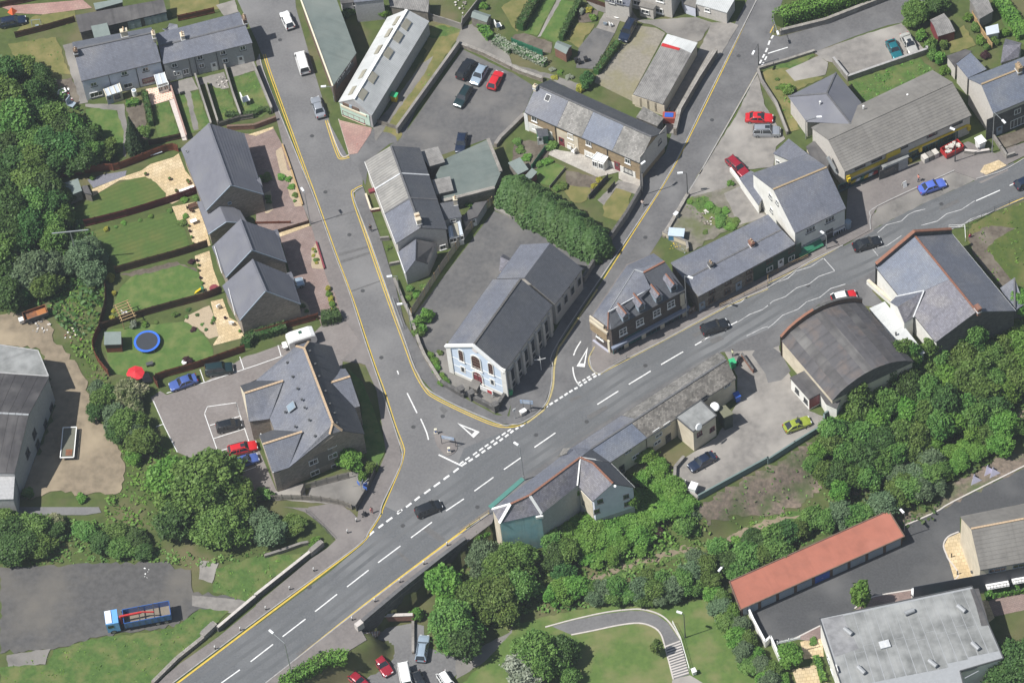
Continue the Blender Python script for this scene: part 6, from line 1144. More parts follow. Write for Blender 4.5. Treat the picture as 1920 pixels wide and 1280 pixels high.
for k in range(2): PROTO['grand%d'%k]=leaf_mesh('crown',*crown_pts(22000,lobes_round(34,8.,10.5,1.5,k+80,.78,(.17,.36)),.5,seed=k+90))
for k in range(3): PROTO['bush%d'%k]=leaf_mesh('foliage',*crown_pts(1500,lobes_round(8,1.6,2.0,.1,k+40,.7),.3,seed=k+50))
# leyland dome, pointed conifer, upright young tree
g_=np.random.default_rng(5)
def cone_pts(n,R,H,z0,sz,pw,seed,tiers=0):
    g=np.random.default_rng(seed);h=g.random(n)**1.25;a=g.random(n)*2*math.pi;r=R*(1-h**pw)*(.72+.28*g.random(n)**.4)
    if tiers: r*=.78+.22*np.abs(np.sin(h*tiers*math.pi+np.sin(a*5)*.6))
    r*=1+.09*np.sin(a*5+seed)+.05*np.sin(a*11+h*9);p=np.stack([r*np.cos(a),r*np.sin(a),z0+h*H],1);d=np.stack([np.cos(a),np.sin(a),np.full(n,.45)+h],1);nn=d*.8+g.normal(size=(n,3))*.45;nn/=np.linalg.norm(nn,axis=1)[:,None];return p,nn,sz*(.6+.8*g.random(n)),g.random(n)
for k in range(3): PROTO['ley%d'%k]=leaf_mesh('crown',*cone_pts(4200,2.6,6.2,.2,.34,2.6,k+60))
PROTO['spruce']=leaf_mesh('crown',*cone_pts(4200,2.5,8.5,.6,.34,.95,70,9));PROTO['young']=leaf_mesh('crown',*crown_pts(1700,[(0,0,2.4,.8),(.3,.1,3.4,.8),(-.2,.1,4.3,.65),(.1,-.1,5.,.5)],.3,seed=71))
def trunk_mesh(h,r,crown_r,seed,limbs=5):
    g=random.Random(seed);mb=MB();pts=[np.array([0,0,-.4]),np.array([.05*r,.1*r,h*.3]),np.array([g.uniform(-.3,.3),g.uniform(-.3,.3),h*.62])]
    mb.tube(pts[0],pts[1],r,r*.8,7,False);mb.tube(pts[1],pts[2],r*.8,r*.5,7,False)
    for k in range(limbs):
        a=2*math.pi*k/limbs+g.random();s=pts[1]+(pts[2]-pts[1])*g.uniform(.2,1);e=s+np.array([math.cos(a)*crown_r*.6,math.sin(a)*crown_r*.6,h*.25]);mb.tube(s,e,r*.35,r*.1,5,False)
    return mb.mesh('trunk')
TR={'grand':trunk_mesh(10.,.4,7.,8,7),'round':trunk_mesh(6.5,.24,3.6,1),'bush':trunk_mesh(1.5,.07,1.2,2,6),'ley':trunk_mesh(5.,.16,1.5,3,3),'spruce':trunk_mesh(8.,.16,1.,4,4),'young':trunk_mesh(4.2,.08,.6,5,3)}
for m_ in TR.values(): m_.materials.append(m_bark)
for m_ in PROTO.values(): m_.materials.append(LEAFK['ash'])
BASE_R={'grand':8.,'round':4.,'bush':1.75,'ley':2.4,'spruce':2.2,'young':.95};HT={'grand':12.2,'round':7.6,'bush':2.3,'ley':6.4,'spruce':9.,'young':5.5}
tn=[0]
def tree(name,label,cat,q,rpx,kind='round',leaf='ash',hs=1.,zb=None,group=None,rz=None):
    """crown centre seen at q, crown radius in zoom pixels (4 per photo pixel)"""
    tn[0]+=1;px=tok(q)[0];s=(rpx/4/12.1)/BASE_R[kind];H=HT[kind]*s*hs;zc=H*(.58 if kind!='spruce' else .4)
    z0=zb if zb is not None else 0.
    for _ in range(2):
        p=W(*px,z0+zc)
        if zb is None: z0=gz(p[0],p[1])
    root=thing(name,label,cat,(p[0],p[1],z0),rz if rz is not None else random.uniform(0,6.28),group)
    protos=[k for k in PROTO if k.startswith(kind)];me=PROTO[protos[tn[0]%len(protos)]]
    c=bpy.data.objects.new('crown' if kind!='bush' else 'foliage',me);COL.objects.link(c);c.parent=root;c.scale=(s*random.uniform(.86,1.18),s*random.uniform(.86,1.18),s*hs)
    c.material_slots[0].link='OBJECT';c.material_slots[0].material=LEAFK[leaf]
    t=bpy.data.objects.new('trunk' if kind!='bush' else 'stem',TR[kind]);COL.objects.link(t);t.parent=root;t.scale=(s,s,s*hs);return root
def parse(s): return [(a[0]+a[1:].rsplit(',',1)[0],float(a.rsplit(',',1)[1])) for a in s.split()]
LADJ={'ash':'mid green','bright':'bright green','dark':'dark green','grey':'grey green'}
LM=[(n,P1(q)[:2]) for n,q in(('the barrel roofed hall','h500,1150'),('the slate hall','h1300,950'),('the lime green coupe','l220,640'),('the red garage roof','p400,350'),('the rubble bank','k1800,1080'),('the roadside lilac sheets','l1640,1000'),('the playhouse','i845,20'),('the striped lawn','e950,150'),('the white terrace','a800,500'),('the tall bare pole','e600,700'),('the scrap trailer','e250,1080'),('the pub rear wing','k760,1150'),('the park steps','o1230,1100'),('the teal wall','o120,100'),('the blue lorry','m1050,780'),('the depot','i100,600'),('the flats','j400,500'))]
def wood(lst,name,label,cat,group,leafs,kind='round',hs=(.9,1.2),zb=None):
    own=not re.search('green|dark|bright|grey|golden|pale|yellow|silver|purple|clipped',label) and len(leafs)>1
    for i,(q,r) in enumerate(parse(lst)):
        lf=leafs[i%len(leafs)];lab=(('large ' if r>=115 else 'small ' if r<=85 else '')+LADJ.get(lf,'')+' '+label).strip() if own and len(label.split())<13 else label
        if len(parse(lst))>9: p=W(*tok(q)[0]);e=lab+' nearest '+min(LM,key=lambda m:np.hypot(*(m[1]-p[:2])))[0];lab=e if len(e.split())<17 else lab
        tree(name,lab,cat,q,r*(1.2 if kind=='round' else 1.1),kind,leafs[i%len(leafs)],random.uniform(*hs),zb,group)
# --- the wood on the left edge
wood('a40,560,140 a190,500,110 a300,560,85 a70,740,150 a250,690,120 a330,640,85 a130,900,150 a290,850,130 a420,880,110 a480,1000,120 a60,1080,150 a220,1060,140 a360,1090,130 a560,960,105 a640,1060,110 a520,1120,130 a700,990,80 a90,1240,150 a260,1220,140 a430,1210,120 a600,1190,120 a700,1130,95 e60,100,150 e230,60,140 e360,130,120 e90,280,150 e260,260,140 e400,260,110 e470,330,95 e60,460,150 e230,430,130 e370,400,110 e500,200,70 e420,520,105 e560,540,90 a20,900,120 e20,620,130 e130,560,120','broadleaf_tree','dense broadleaf tree in the left edge wood','tree','trees in the wood on the left edge',['dark','ash','dark','ash','dark'],hs=(.85,1.15))
wood('e250,720,140 e380,720,110 e340,850,110 e150,800,110','willow_tree','grey green willow in the scrub above the scrap trailer','tree','grey willows in the left scrub',['grey','grey','ash'],hs=(.8,1.))
wood('e620,640,120 e690,560,85 e700,760,110 e560,700,95 e720,650,80','willow_tree','grey green willow beside the bare garden pole','tree','willows by the garden pole',['grey'],hs=(.8,1.));
wood('e40,780,110 e60,930,120 e10,850,100 e160,940,80','broadleaf_tree','dark tree in the shade left of the grey willows','tree','dark trees left of the grey willows',['dark'],hs=(.8,1.))
tree('plum_tree','low purple leaved bush near the left edge by scrap trailer','bush','e90,990',45,'bush','plum')
tree('conifer','tall dark pointed conifer in the white terrace garden','tree','a1000,1030',88,'spruce','conifer',1.12)
tree('garden_tree','rounded tree at the foot of the white terrace garden','tree','a800,1120',105,'round','ash',.75);tree('garden_tree','dark bushy tree beside the tall garden conifer','tree','a1080,980',60,'bush','ash',.9)
# --- bank between the track and the flats car park
wood('i730,350,75 i760,440,90 i720,520,70 i810,400,80 i850,560,100 i930,620,110 i880,680,90 i1010,610,95 i1030,700,85','elder_bush','dense green bush on the bank beside the dirt track','bush','bushes on the bank beside the dirt track',['grey','ash','dark','ash'],hs=(.7,.95))
tree('elder_tree','flowering elder with cream blossom by the red parasol','tree','i960,380',135,'round','cream',.72);tree('elder_tree','smaller cream flowering elder just below the flowering one','tree','i1010,480',90,'round','cream',.7)
tree('sycamore_tree','glossy green tree jutting into the flats car park','tree','i1070,750',125,'round','ash',.85);tree('laurel_bush','bright bush at the edge of the turning circle','bush','i1000,860',90,'round','bright',.7)
tree('ash_tree','very large round tree between flats and lorry park','tree','i1510,1070',325,'grand','ash',.85);tree('ash_tree','broad tree on the left side of the very large round one','tree','i1270,1030',190,'round','bright',.8);tree('ash_tree','broad dark tree below the very large round one','tree','m1640,90',220,'grand','ash',.8);tree('ash_tree','shaded tree at the lower left of the very large one','tree','m1300,60',170,'round','dark',.8);tree('ash_tree','tree to the right of the very large round one by the flats','tree','i1800,1180',150,'round','ash',.8)
wood('m90,130,130 m240,110,120 m150,260,130 m300,250,110 m50,280,110 m20,60,110 m420,130,80','thicket_bush','dark bush in the thicket behind the lorry park','bush','thicket behind the lorry park',['dark','ash'],hs=(.6,.8));tree('elder_bush','pale flowering bush in the lorry park thicket','bush','m420,60',75,'round','cream',.7)
wood('m760,230,90 m900,260,100 m1010,200,90 m640,140,80 m1080,290,80 m860,160,100','thicket_bush','green bush between lorry park and big tree','bush','bushes between lorry park and big tree',['dark','ash'],hs=(.5,.7))
wood('n110,160,110 n30,60,100','silver_bush','silvery green bush beside the ramp handrail','bush','silvery bushes by the ramp',['grey'],hs=(.6,.7));tree('laurel_bush','green bush beside the ramp at the bridge end','bush','n280,90',105,'round','ash',.6);tree('laurel_bush','small bright bush at the end of the bridge wall','bush','n440,220',50,'bush','bright',.9)
tree('cherry_tree','round leafy tree in front of the flats end wall','tree','j705,880',125,'round','bright',.8);wood('j860,940,60 j800,1000,50','laurel_bush','low bush between flats and curved fence','bush','bushes by the curved fence',['ash','bright'],'bush')
tree('shrub','shrub at the lower left corner of the flats','bush','j60,1140',70,'bush','ash',.9);tree('depot_bush','bush at the corner of the depot store','bush','i210,1130',65,'bush','ash',.9);tree('depot_bush','small bush by the path below the depot yard','bush','i610,1170',50,'bush','bright',.8)
# --- trees below the bridge
wood('n1400,520,150','ash_tree','light green tree closest to the bridge parapet','tree',None,['bright'],hs=(.9,.9),zb=LOW)
for q,r,lf,lb,h_ in (('n1470,820',190,'ash','large tree leaning over the steps below the bridge',1.),('n1560,990',140,'dark','dark tree at the corner of the lower car park',.9),('n1700,330',150,'grey','greyish tree right of the light green bridge tree',.95),('n1860,420',170,'ash','big tree in front of the teal pub wall',1.),('o40,330',150,'ash','big tree below the right corner of the teal wall',1.),('n1800,640',170,'ash','big tree in the middle of the clump below the bridge',1.),('o60,560',140,'ash','tree at the right of the clump below the bridge',.95),('n1620,640',130,'ash','tree between the bridge tree and the clump middle',.95),('n1200,760',60,'bright','small bright shrub at the head of the low wall',.8),('n1890,760',90,'dark','lowest tree of the clump above the park path',.8)): tree('ash_tree',lb,'tree',q,r*1.08,'grand' if r>140 else 'round',lf,h_,LOW)
tree('maple_tree','large broad park tree at the bottom edge','tree','o180,1080',245,'grand','ash',.9,LOW);tree('willow_tree','silvery tree at the bottom edge of the park','tree','o80,1170',165,'round','silver',.9,LOW);tree('maple_tree','dark tree right behind the large bottom park tree','tree','o380,1050',150,'round','dark',.8,LOW);tree('maple_tree','small tree at the bottom beside the park tree','tree','o430,1240',90,'round','ash',.8,LOW)
wood('n1640,170,60 n1700,140,50','ivy_bush','bright bush at the foot of the pub end wall','bush','bushes at the pub end wall',['bright'],hs=(.7,.8),zb=-2.)
# knotweed bank behind the pub
wood('k1000,960,85 k1100,1000,90 k980,1060,80 k1100,1100,95 k1210,1080,90 k1000,1180,90 k1120,1200,100 k1240,1180,90 k1320,1220,70 k880,1240,95 k1000,1280,100 k1140,1290,100 k1260,1280,90 o480,60,95 o420,160,95 o600,100,110 o700,30,100 o760,130,100 o560,230,100 o700,220,95 o880,80,100 o820,250,85 o620,320,90 o950,180,90 o1020,60,90 o530,130,90 o960,270,70 o760,320,70 o560,330,70','knotweed_clump','tall bright green knotweed clump behind the pub','shrub','knotweed on the bank behind the pub',['bright'],hs=(.5,.7))
tree('plum_tree','dark purple bush among the bright knotweed','bush','o1090,140',60,'bush','plum',1.);tree('ivy','ivy covering the corner of the pub rear wing','ivy','k890,1170',70,'round','bright',1.3,-1.);tree('ivy','ivy spilling over the eaves between pub and rear wing','ivy','k490,1110',50,'bush','bright',1.4,2.)
wood('o320,340,100 o420,300,95 o380,430,90 o300,230,90 o340,180,70','broadleaf_tree','dark tree below the knotweed bank','tree','dark trees below the knotweed bank',['dark','ash'],hs=(.7,.9),zb=LOW)
# row between railway path and park
wood('o300,610,85 o390,580,95 o480,560,100','laurel_bush','bright green laurel at the left of the park path row','bush','laurels along the park edge',['bright'],hs=(.6,.75),zb=LOW)
wood('o580,570,80 o680,580,85 o780,560,90 o870,600,80 o960,570,90 o1060,590,85 o1120,530,90 o1200,570,85 o1290,520,90 o1380,570,75 o620,640,60 o760,640,65 o980,640,65 o1120,650,60 o1010,500,70','hawthorn_tree','round green hawthorn in the row above the park path','tree','hawthorn row above the park path',['ash','grey','ash'],hs=(.75,.95),zb=LOW)
wood('o1310,90,90 o1390,350,80 o1470,420,85 o1350,440,85 o1480,510,80 o1340,20,80','birch_tree','feathery tree in the gap of the railway path','tree','feathery trees across the railway path',['ash','grey'],hs=(.8,1.),zb=LOW)
wood('o1550,260,85 o1640,370,100 o1760,330,105 o1700,430,90 o1830,230,95 o1880,340,90 p40,180,110 p140,140,100 p60,290,95 p230,120,85 o1800,180,70','hawthorn_tree','dark green tree behind the garage row','tree','trees behind the garage row',['ash','dark','ash'],hs=(.75,.95),zb=LOW);tree('broom_bush','bright yellow green bush by the railway path','bush','o1700,220',60,'bush','bright',.8,LOW)
wood('p330,40,95 p430,60,90 p540,20,90 p640,30,95 p720,10,80 l860,1220,95 l960,1180,100 l1060,1090,110 l1160,1120,90 l1000,1060,95 l1180,1010,90 l1100,1010,90','ash_tree','leafy tree between path and garage roof','tree','trees above the garage roof',['ash','ash','grey'],hs=(.75,.95),zb=LOW)
wood('o1500,600,75 o1570,640,70 o1560,720,80 o1640,740,75 o1620,830,80 o1700,850,75 o1680,930,80 o1760,960,75 o1740,1050,80 o1830,1060,70 o1790,1140,75 o1870,1150,75 o1900,1240,80 p20,1180,85 p10,1270,80','laurel_bush','climbing bush along the white park boundary wall','bush','bushes along the white boundary wall',['bright','ash','grey'],hs=(.6,.8),zb=LOW)
tree('laurel_bush','round bush in the patio corner of the flat roofed block','bush','p165,1060',115,'round','bright',.75,LOW);tree('rowan_tree','young slim tree at the garage court kerb','tree','p705,620',68,'young','bright',.9,LOW);tree('box_bush','small dark box bush on the flats patio','bush','p340,965',38,'bush','ash',.6,LOW);tree('pine_tree','large dark tree cut by the bottom right corner','tree','p1870,1130',210,'grand','dark',.9,LOW);tree('pine_tree','second dark tree at the bottom right corner','tree','p1760,1260',130,'round','dark',.8,LOW)
tree('sapling','thin young sapling beside the park steps','tree','o1090,1010',42,'young','ash',.8,LOW);tree('laurel_bush','small bush below the patio at the flats wall','bush','p100,1260',75,'round','bright',.6,LOW)
# --- wood on the right
wood('l560,340,80 l640,400,110 l760,250,110 l860,180,100 l900,300,120 l1030,190,110 l780,420,120 l660,540,115 l580,580,100 l900,470,125 l1060,350,120 l1170,220,120 l1280,120,120 l1200,380,120 l1340,270,130 l1460,130,120 l1560,60,110 l1450,330,130 l1560,230,120 l1660,120,120 l1050,520,120 l1180,560,120 l1320,490,130 l1480,500,120 l1600,400,120 l1700,300,110 l820,600,120 l700,700,115 l850,760,120 l1010,690,120 l1130,720,110 l1280,640,120 l1400,600,100 l1560,560,110 l1680,500,110 l560,720,100 l480,680,85 l460,800,90 l380,860,80 l580,860,105 l720,880,110 l860,910,100 l960,850,95 l1080,820,90 l1220,770,90 l420,980,85 l520,1010,100 l640,1010,95 l760,1030,90 l340,950,70 l540,1120,90 h1420,1230,75 h1650,1240,95 h1560,1200,75','ash_tree','leafy tree in the railway path wood','tree','trees in the wood by the railway path',['ash','ash','bright','ash','dark','ash'],hs=(.85,1.15))
wood('l1760,60,110 l1880,30,110 l1800,180,110 l1900,150,110 l1880,300,100 l1780,350,100 h1800,1180,110 h1880,1080,100 h1900,1220,100','lime_tree','olive green tree at the right edge behind the slate hall','tree','olive green trees at the right edge',['ash','bright'],hs=(.85,1.05))
wood('l1660,560,110 l1760,640,105 l1640,680,100 l1740,760,85 l1860,650,70 l1540,690,90','lime_tree','broad tree above the road bend at the right','tree','trees above the road bend',['ash','bright'],hs=(.8,1.),zb=LOW)
wood('l1370,840,80 l1440,880,80 l1380,940,80 l1500,800,85 l1560,830,80 l1460,790,75 l1620,780,70 l1340,990,60 l1580,740,70','laurel_bush','bright hedge bush on the bank above the new road','bush','bright bushes above the new road',['bright'],hs=(.55,.7),zb=LOW);wood('l1230,900,95 l1280,980,85 l1260,1080,75 l1180,930,80 l980,1010,80','ash_tree','grey green tree at the left of the bright hedge bank','tree','trees left of the bright hedge bank',['grey','ash'],hs=(.8,.95),zb=LOW)
# --- north side
tree('lime_tree','large round tree over the parking court at top right','tree','d1110,90',145,'grand','ash',.95);tree('lime_tree','tree at the top edge behind the large court tree','tree','d1260,30',110,'round','dark',.9)
wood('d1150,260,60 d1230,330,60 d1290,430,60 d1240,410,55 d1330,520,45 d1320,330,50','elder_bush','scrub bush beside the parking court wall','bush','scrub by the parking court wall',['bright','ash'],'bush')
wood('d1560,200,45 d1590,300,45 d1640,350,40 d1500,130,45 d1700,300,45 d1780,240,45','garden_shrub','garden shrub along the orange fence at top right','shrub','shrubs by the orange fence',['ash','bright'],'bush');tree('wisteria','purple flowering wisteria beside the slate outbuilding','shrub','d1630,410',50,'bush',leaf='plum',hs=.8)
tree('box_bush','round green bush on the lane side lawn','bush','d140,665',62,'bush','bright',.8);tree('box_bush','tiny bush near the lane side garden wall','bush','d70,595',22,'bush','ash',.8);tree('box_bush','small low bush below the round green bush','bush','d70,660',24,'bush','ash',.7)
tree('laurel_tree','dark leaning shrub at the top of the buff terrace','shrub','c560,590',75,'round','dark',.9);tree('laurel_tree','yellow green shrub beside the leaning dark one','shrub','c510,660',50,'bush','yellow',.8);tree('privet_bush','yellow privet on the back lane edge','bush','c320,580',32,'bush','yellow',.6)
wood('c430,575,34 c250,480,28 c300,520,28 c360,540,26','wall_shrub','small pale flowering shrub on the back lane wall','shrub','flowering shrubs on the lane wall',['silver','bright'],'bush',hs=(.5,.6))
wood('c520,80,36','silver_bush','pale silver bush in the top flower bed','bush',None,['silver'],'bush');tree('golden_bush','golden bush at the back of the top flower bed','bush','c575,75',34,'bush','yellow',.8);tree('golden_bush','olive round bush at the front of the top flower bed','bush','c605,130',38,'bush','bright',.8)
tree('garden_tree','tree between the green roof and white corrugated shop','tree','b960,90',70,'round','bright',.8);tree('garden_tree','shaded bush behind the green roofed shop','tree','b690,90',60,'bush','dark',.8);tree('garden_bush','pale bush beside the dark green shed','bush','b1710,40',45,'bush','bright',.9)

for i in range(13): f=i/12;tree('leyland_cypress','thick dark leyland cypress in the tall hedge by the chapel yard','tree','g%d,%d'%(20+590*f,130+370*f-(i%2)*25),135,'ley','leyland',random.uniform(.76,.9),None,'leyland hedge by the chapel yard')
wood('f1280,1080,55 f1220,1120,50 f1250,1180,50 f1210,1210,45 f1200,1140,40','privet_bush','round bush inside the chapel yard corner','bush','bushes in the chapel yard corner',['bright','ash'],'bush');wood('j1310,100,35 j1335,150,40 j1350,200,40 j1390,260,45 j1410,300,45','privet_bush','clipped bush along the chapel front wall','bush','bushes along the chapel front wall',['bright'],'bush',hs=(.6,.8));tree('box_bush','small round bush left of the chapel facade','bush','j1378,82',28,'bush','ash',.8)
wood('f1150,880,40 f1200,920,38 f1260,870,36 f1140,950,34','garden_shrub','low plant in the triangular garden by the picket fence','shrub','plants in the triangular garden',['ash','bright'],'bush',hs=(.4,.5));tree('garden_shrub','shrub growing in the yard behind the corner terrace','shrub','f1595,245',38,'bush','bright',.7);tree('garden_shrub','shrub at the front wall of the corner terrace','shrub','f990,575',26,'bush','ash',.6)
wood('c40,1060,50 c110,1180,45 c60,1120,40 c200,1230,40 c260,1210,45 c300,1090,50','garden_shrub','garden shrub among flower beds below the buff terrace','shrub','shrubs in the buff terrace gardens',['ash','bright','ash'],'bush',hs=(.5,.6));tree('rose_bush','rose bush with reddish flowers in the terrace garden','bush','c70,1100',30,'bush','plum',.5)
tree('golden_bush','golden hedge shrub between two terrace gardens','bush','g655,70',38,'bush','yellow',.7);tree('golden_bush','second golden shrub lower down the garden fence','bush','g620,110',32,'bush','yellow',.7);wood('g380,110,45 g340,130,36','garden_shrub','dark bush against the terrace garden wall','shrub','dark bushes on the garden wall',['ash'],'bush',hs=(.6,.7))
tree('elder_bush','round bush at the white house yard wall','bush','g1640,90',38,'bush','bright',.8);wood('g1480,260,55 g1560,370,60 g1640,420,45 g1540,300,50 g1600,300,45 g1680,380,40 g1330,230,34 g1450,460,24','weed_clump','weed clump on the derelict plot','shrub','weeds on the derelict plot',['bright','ash'],'bush',hs=(.35,.45))
wood('e830,800,42','golden_bush','bright golden shrub at the far corner of the third lawn','bush',None,['yellow'],'bush');wood('e855,915,24 e850,1050,20 e840,1100,26','golden_bush','small golden shrub along the curved brown fence','bush','golden shrubs along the curved fence',['yellow'],'bush',hs=(.6,.8));tree('golden_bush','golden shrub at the end of the maroon fence','bush','e795,435',32,'bush','yellow',.7)
tree('cordyline','tall pale cordyline palm beside the brown fence','plant','e1000,1150',40,'bush','silver',1.2);tree('garden_shrub','yellow green shrub in the trampoline garden border','shrub','e1085,1150',34,'bush','bright',.8);tree('garden_shrub','dark leaved shrub by the pergola lawn corner','shrub','e1148,1030',28,'bush','plum',.8);tree('garden_shrub','spiky plant by the gravel bed fence','shrub','e1310,1075',32,'bush','ash',.8);tree('acer','purple leaved acer in a pot by the car park fence','shrub','i1405,135',40,'bush','plum',.9)
wood('e1270,300,30 e1390,340,30 e1360,390,36 e1130,340,26 e1050,370,22 e930,390,22 e870,420,20 e1380,215,34 e1470,205,34','border_shrub','small border shrub along the maroon fence','shrub','border shrubs along the maroon fence',['ash','bright'],'bush',hs=(.4,.6));wood('e1400,1095,20 e1480,1080,16 e1515,1150,14 e1545,1190,18 e1600,1120,16 e1410,1040,22 e1170,1135,22','border_shrub','small plant in the pale gravel bed','shrub','plants in the pale gravel bed',['ash','dark'],'bush',hs=(.4,.6))
tree('acer','reddish plant beside the small third patio','shrub','e1435,680',34,'bush','plum',.6);tree('dahlia_plant','low rounded mound plant by the trampoline lawn edge','shrub','e1450,1190',32,'bush','plum',.4);tree('fern','feathery fern beside the flat roofed garden shed','plant','e690,50',34,'bush','bright',.8)
wood('f265,120,30 f295,180,26 f190,45,40 f80,50,45 f240,60,26 f290,225,16 f20,70,40','drive_shrub','small shrub in the gravel bed beside the drive','shrub','shrubs in the northern gravel bed',['bright','ash'],'bush',hs=(.5,.7));wood('f430,585,16 f445,605,16 f430,635,16 f445,665,18 f455,690,16 f460,665,16','drive_shrub','golden plant in the small gravel bed','shrub','golden plants in the small gravel bed',['yellow','ash'],'bush',hs=(.5,.7))
wood('f350,1010,26 f380,1050,24 f90,200,26 f100,230,22','drive_shrub','dark plant against the new house wall','shrub','plants against the new house walls',['ash'],'bush',hs=(.5,.7));wood('f540,880,26 f545,920,26 f560,960,28 f570,1000,28 f585,1040,28 f555,1070,24','golden_conifer','golden conifer in the short drive hedge','shrub','golden conifers along the drive',['yellow','bright'],'bush',hs=(.8,1.1));tree('golden_conifer','small golden conifer beside the rounded hedge','shrub','f458,1100',20,'bush','bright',1.)
# --- clipped hedges: boxes of fine leaves
def hedge(label,toks,w,h,leaf,zb=0.,cat='hedge',name='hedge',n=26,sz=.24):
    pts=smooth(P(toks,zb),4) if len(tok(toks))>2 else P(toks,zb);pos=[];nor=[]
    for a,b in zip(pts,pts[1:]):
        d=b-a;L=np.linalg.norm(d);u=d/L;v=np.array([-u[1],u[0],0]);k=int(L*(w+2*h)*n)
        f=rng.random(k)*L;s=rng.random(k)*(w+2*h);o=np.zeros((k,2));nn=np.zeros((k,2))
        sd=s<h;o[sd,0]=-w/2;o[sd,1]=s[sd];nn[sd,0]=-1;tp=(s>=h)&(s<h+w);o[tp,0]=s[tp]-h-w/2;o[tp,1]=h;nn[tp,1]=1;s2=s>=h+w;o[s2,0]=w/2;o[s2,1]=s[s2]-h-w;nn[s2,0]=1
        bul=.1*np.sin(f*1.9)+.07*np.sin(f*4.3+1);o[:,0]*=1+bul*.5;o[:,1]*=1+bul*.6
        jit=rng.normal(size=(k,3))*.07;pos.append(a+u*f[:,None]+v*o[:,:1]+Z*o[:,1:]+jit);q=v*nn[:,:1]+Z*nn[:,1:]+rng.normal(size=(k,3))*.45;nor.append(q/np.linalg.norm(q,axis=1)[:,None])
    pos=np.vstack(pos);nor=np.vstack(nor);k=len(pos);c=(pts[0]+pts[-1])/2;c=np.array([c[0],c[1],zb]);me=leaf_mesh('hedge',pos-c,nor,sz*(.6+.8*rng.random(k)),rng.random(k),LEAFK[leaf]);o=bpy.data.objects.new(name,me);COL.objects.link(o);o.location=c;o['label']=label;o['category']=cat
    m2=MB()
    for a,b in zip(pts,pts[1:]): m2.bar(a+Z*h*.45,b+Z*h*.45,w*.82,h*.86)
    ORG[o.name]=tuple(c);m2.obj('hedge_core',LEAFK['dark'],o);return o
hedge('high clipped hedge on a wall along the side lane','d80,200 d130,170 d420,90 d700,20 d900,-50',2.2,3.0,'bright');hedge('dark clipped hedge between the two top lawns','c200,-20 c60,230',1.5,1.8,'hedge');hedge('dark clipped hedge beside the top lawn with dry grass','c510,30 c370,310',.9,1.6,'hedge')
hedge('rounded clipped hedge at the caravan entrance','f495,1130 f560,1125 f630,1095',1.9,1.7,'hedge',n=34,sz=.2);hedge('low clipped hedge behind the parked caravan','i1850,50 f-40,1265 f120,1220 f230,1185',1.5,1.4,'hedge');hedge('narrow clipped hedge in the white terrace garden','a1090,720 a1140,950',.9,1.5,'hedge');hedge('scruffy hedge between gravel yard and car garden','c800,340 c630,560',1.1,1.3,'hedge');hedge('green hedge at the far top right corner','d1720,20 d1830,160 d1920,300',2.,1.6,'bright');hedge('low hedge under the balconies of the right flats','p1630,640 p1930,585',1.,1.0,'bright',zb=LOW);hedge('strip of hedge along the flat roofed block wall','p360,1090 p420,1280',.8,.9,'bright',zb=LOW);hedge('overgrown hedge above the bottom car park','n690,1110 n560,1110 n420,1180 n300,1250 n200,1310',2.,1.4,'bright');hedge('hedge along the low brick wall of the top left garden','a1690,870 b-30,860 b60,830 b120,850'.replace('b-30,860','a1890,870'),.7,.8,'hedge');hedge('round topped vegetable garden hedge by the conifer','a950,790 a1045,775',1.,.8,'bright')
hedge('white flowering hedge along the green mesh fence','c0,370 c120,430 c250,490',1.2,1.1,'silver');hedge('white blossom hedge at the head of the back lane','b1790,310 b1920,390',1.6,1.2,'silver');hedge('yellow green hedge beside the dark green shed','b1690,210 b1760,300',1.4,1.2,'bright')
# --- undergrowth and weeds that nobody could count
def scrub(name,toks,dens,h,leaf,sz=.38,zb=None,seed=0):
    poly_=P(toks,zb or 0.);q=np.array([p[:2] for p in poly_]);lo,hi=q.min(0),q.max(0);A=(hi-lo).prod();g=np.random.default_rng(seed+11);k=int(A*dens);x=lo+(hi-lo)*g.random((k,2));ins=np.zeros(k,bool);n=len(q)
    for i in range(n):
        a,b=q[i],q[(i+1)%n];c=((a[1]>x[:,1])!=(b[1]>x[:,1]));ins^=c&(x[:,0]<(b[0]-a[0])*(x[:,1]-a[1])/(b[1]-a[1]+1e-12)+a[0])
    x=x[ins];k=len(x);z=lowz(x) if zb is None else np.full(k,zb)
    m=.5+.5*np.sin(x[:,0]*.9+seed)*np.cos(x[:,1]*.8+1.3*seed)+.35*np.sin(x[:,0]*2.3+x[:,1]*1.7);m=np.clip(m,0.05,1.2);keep=g.random(k)<.35+.65*m;x,z,m=x[keep],z[keep],m[keep];k=len(x)
    zz=z+h*m*g.random(k)**.5;nn=g.normal(size=(k,3))*.5;nn[:,2]+=1;nn/=np.linalg.norm(nn,axis=1)[:,None];c=np.array([*q.mean(0),0.]);me=leaf_mesh(name,np.column_stack([x,zz])-c,nn,sz*(.5+g.random(k)),g.random(k),LEAFK[leaf]);o=bpy.data.objects.new(name,me);COL.objects.link(o);o.location=c;o['kind']='stuff';return o
scrub('undergrowth','a-60,420 a320,480 a560,800 a760,1000 a900,1210 a650,1250 e430,80 e600,380 e720,460 e780,640 e760,760 e790,830 e800,980 e730,1180 e560,1280 e380,1090 e350,1020 e160,1020 e0,1060 e-60,1060',7,1.1,'dark',.5,seed=1)
scrub('brambles','e350,1030 e520,800 e780,830 e790,980 e720,1200 e700,1280 i720,60 i830,260 i830,420 i720,540 i690,380 i640,220 i540,60 e520,1240 e390,1100',7,.6,'bright',.34,seed=2)
scrub('brambles','i730,560 i800,560 i960,640 i1130,640 i1240,780 i1320,830 i1200,980 i1200,1180 m1250,120 m800,180 i780,1180 i930,1130 i960,940 i900,800 i820,690',8,.7,'bright',.34,seed=3)
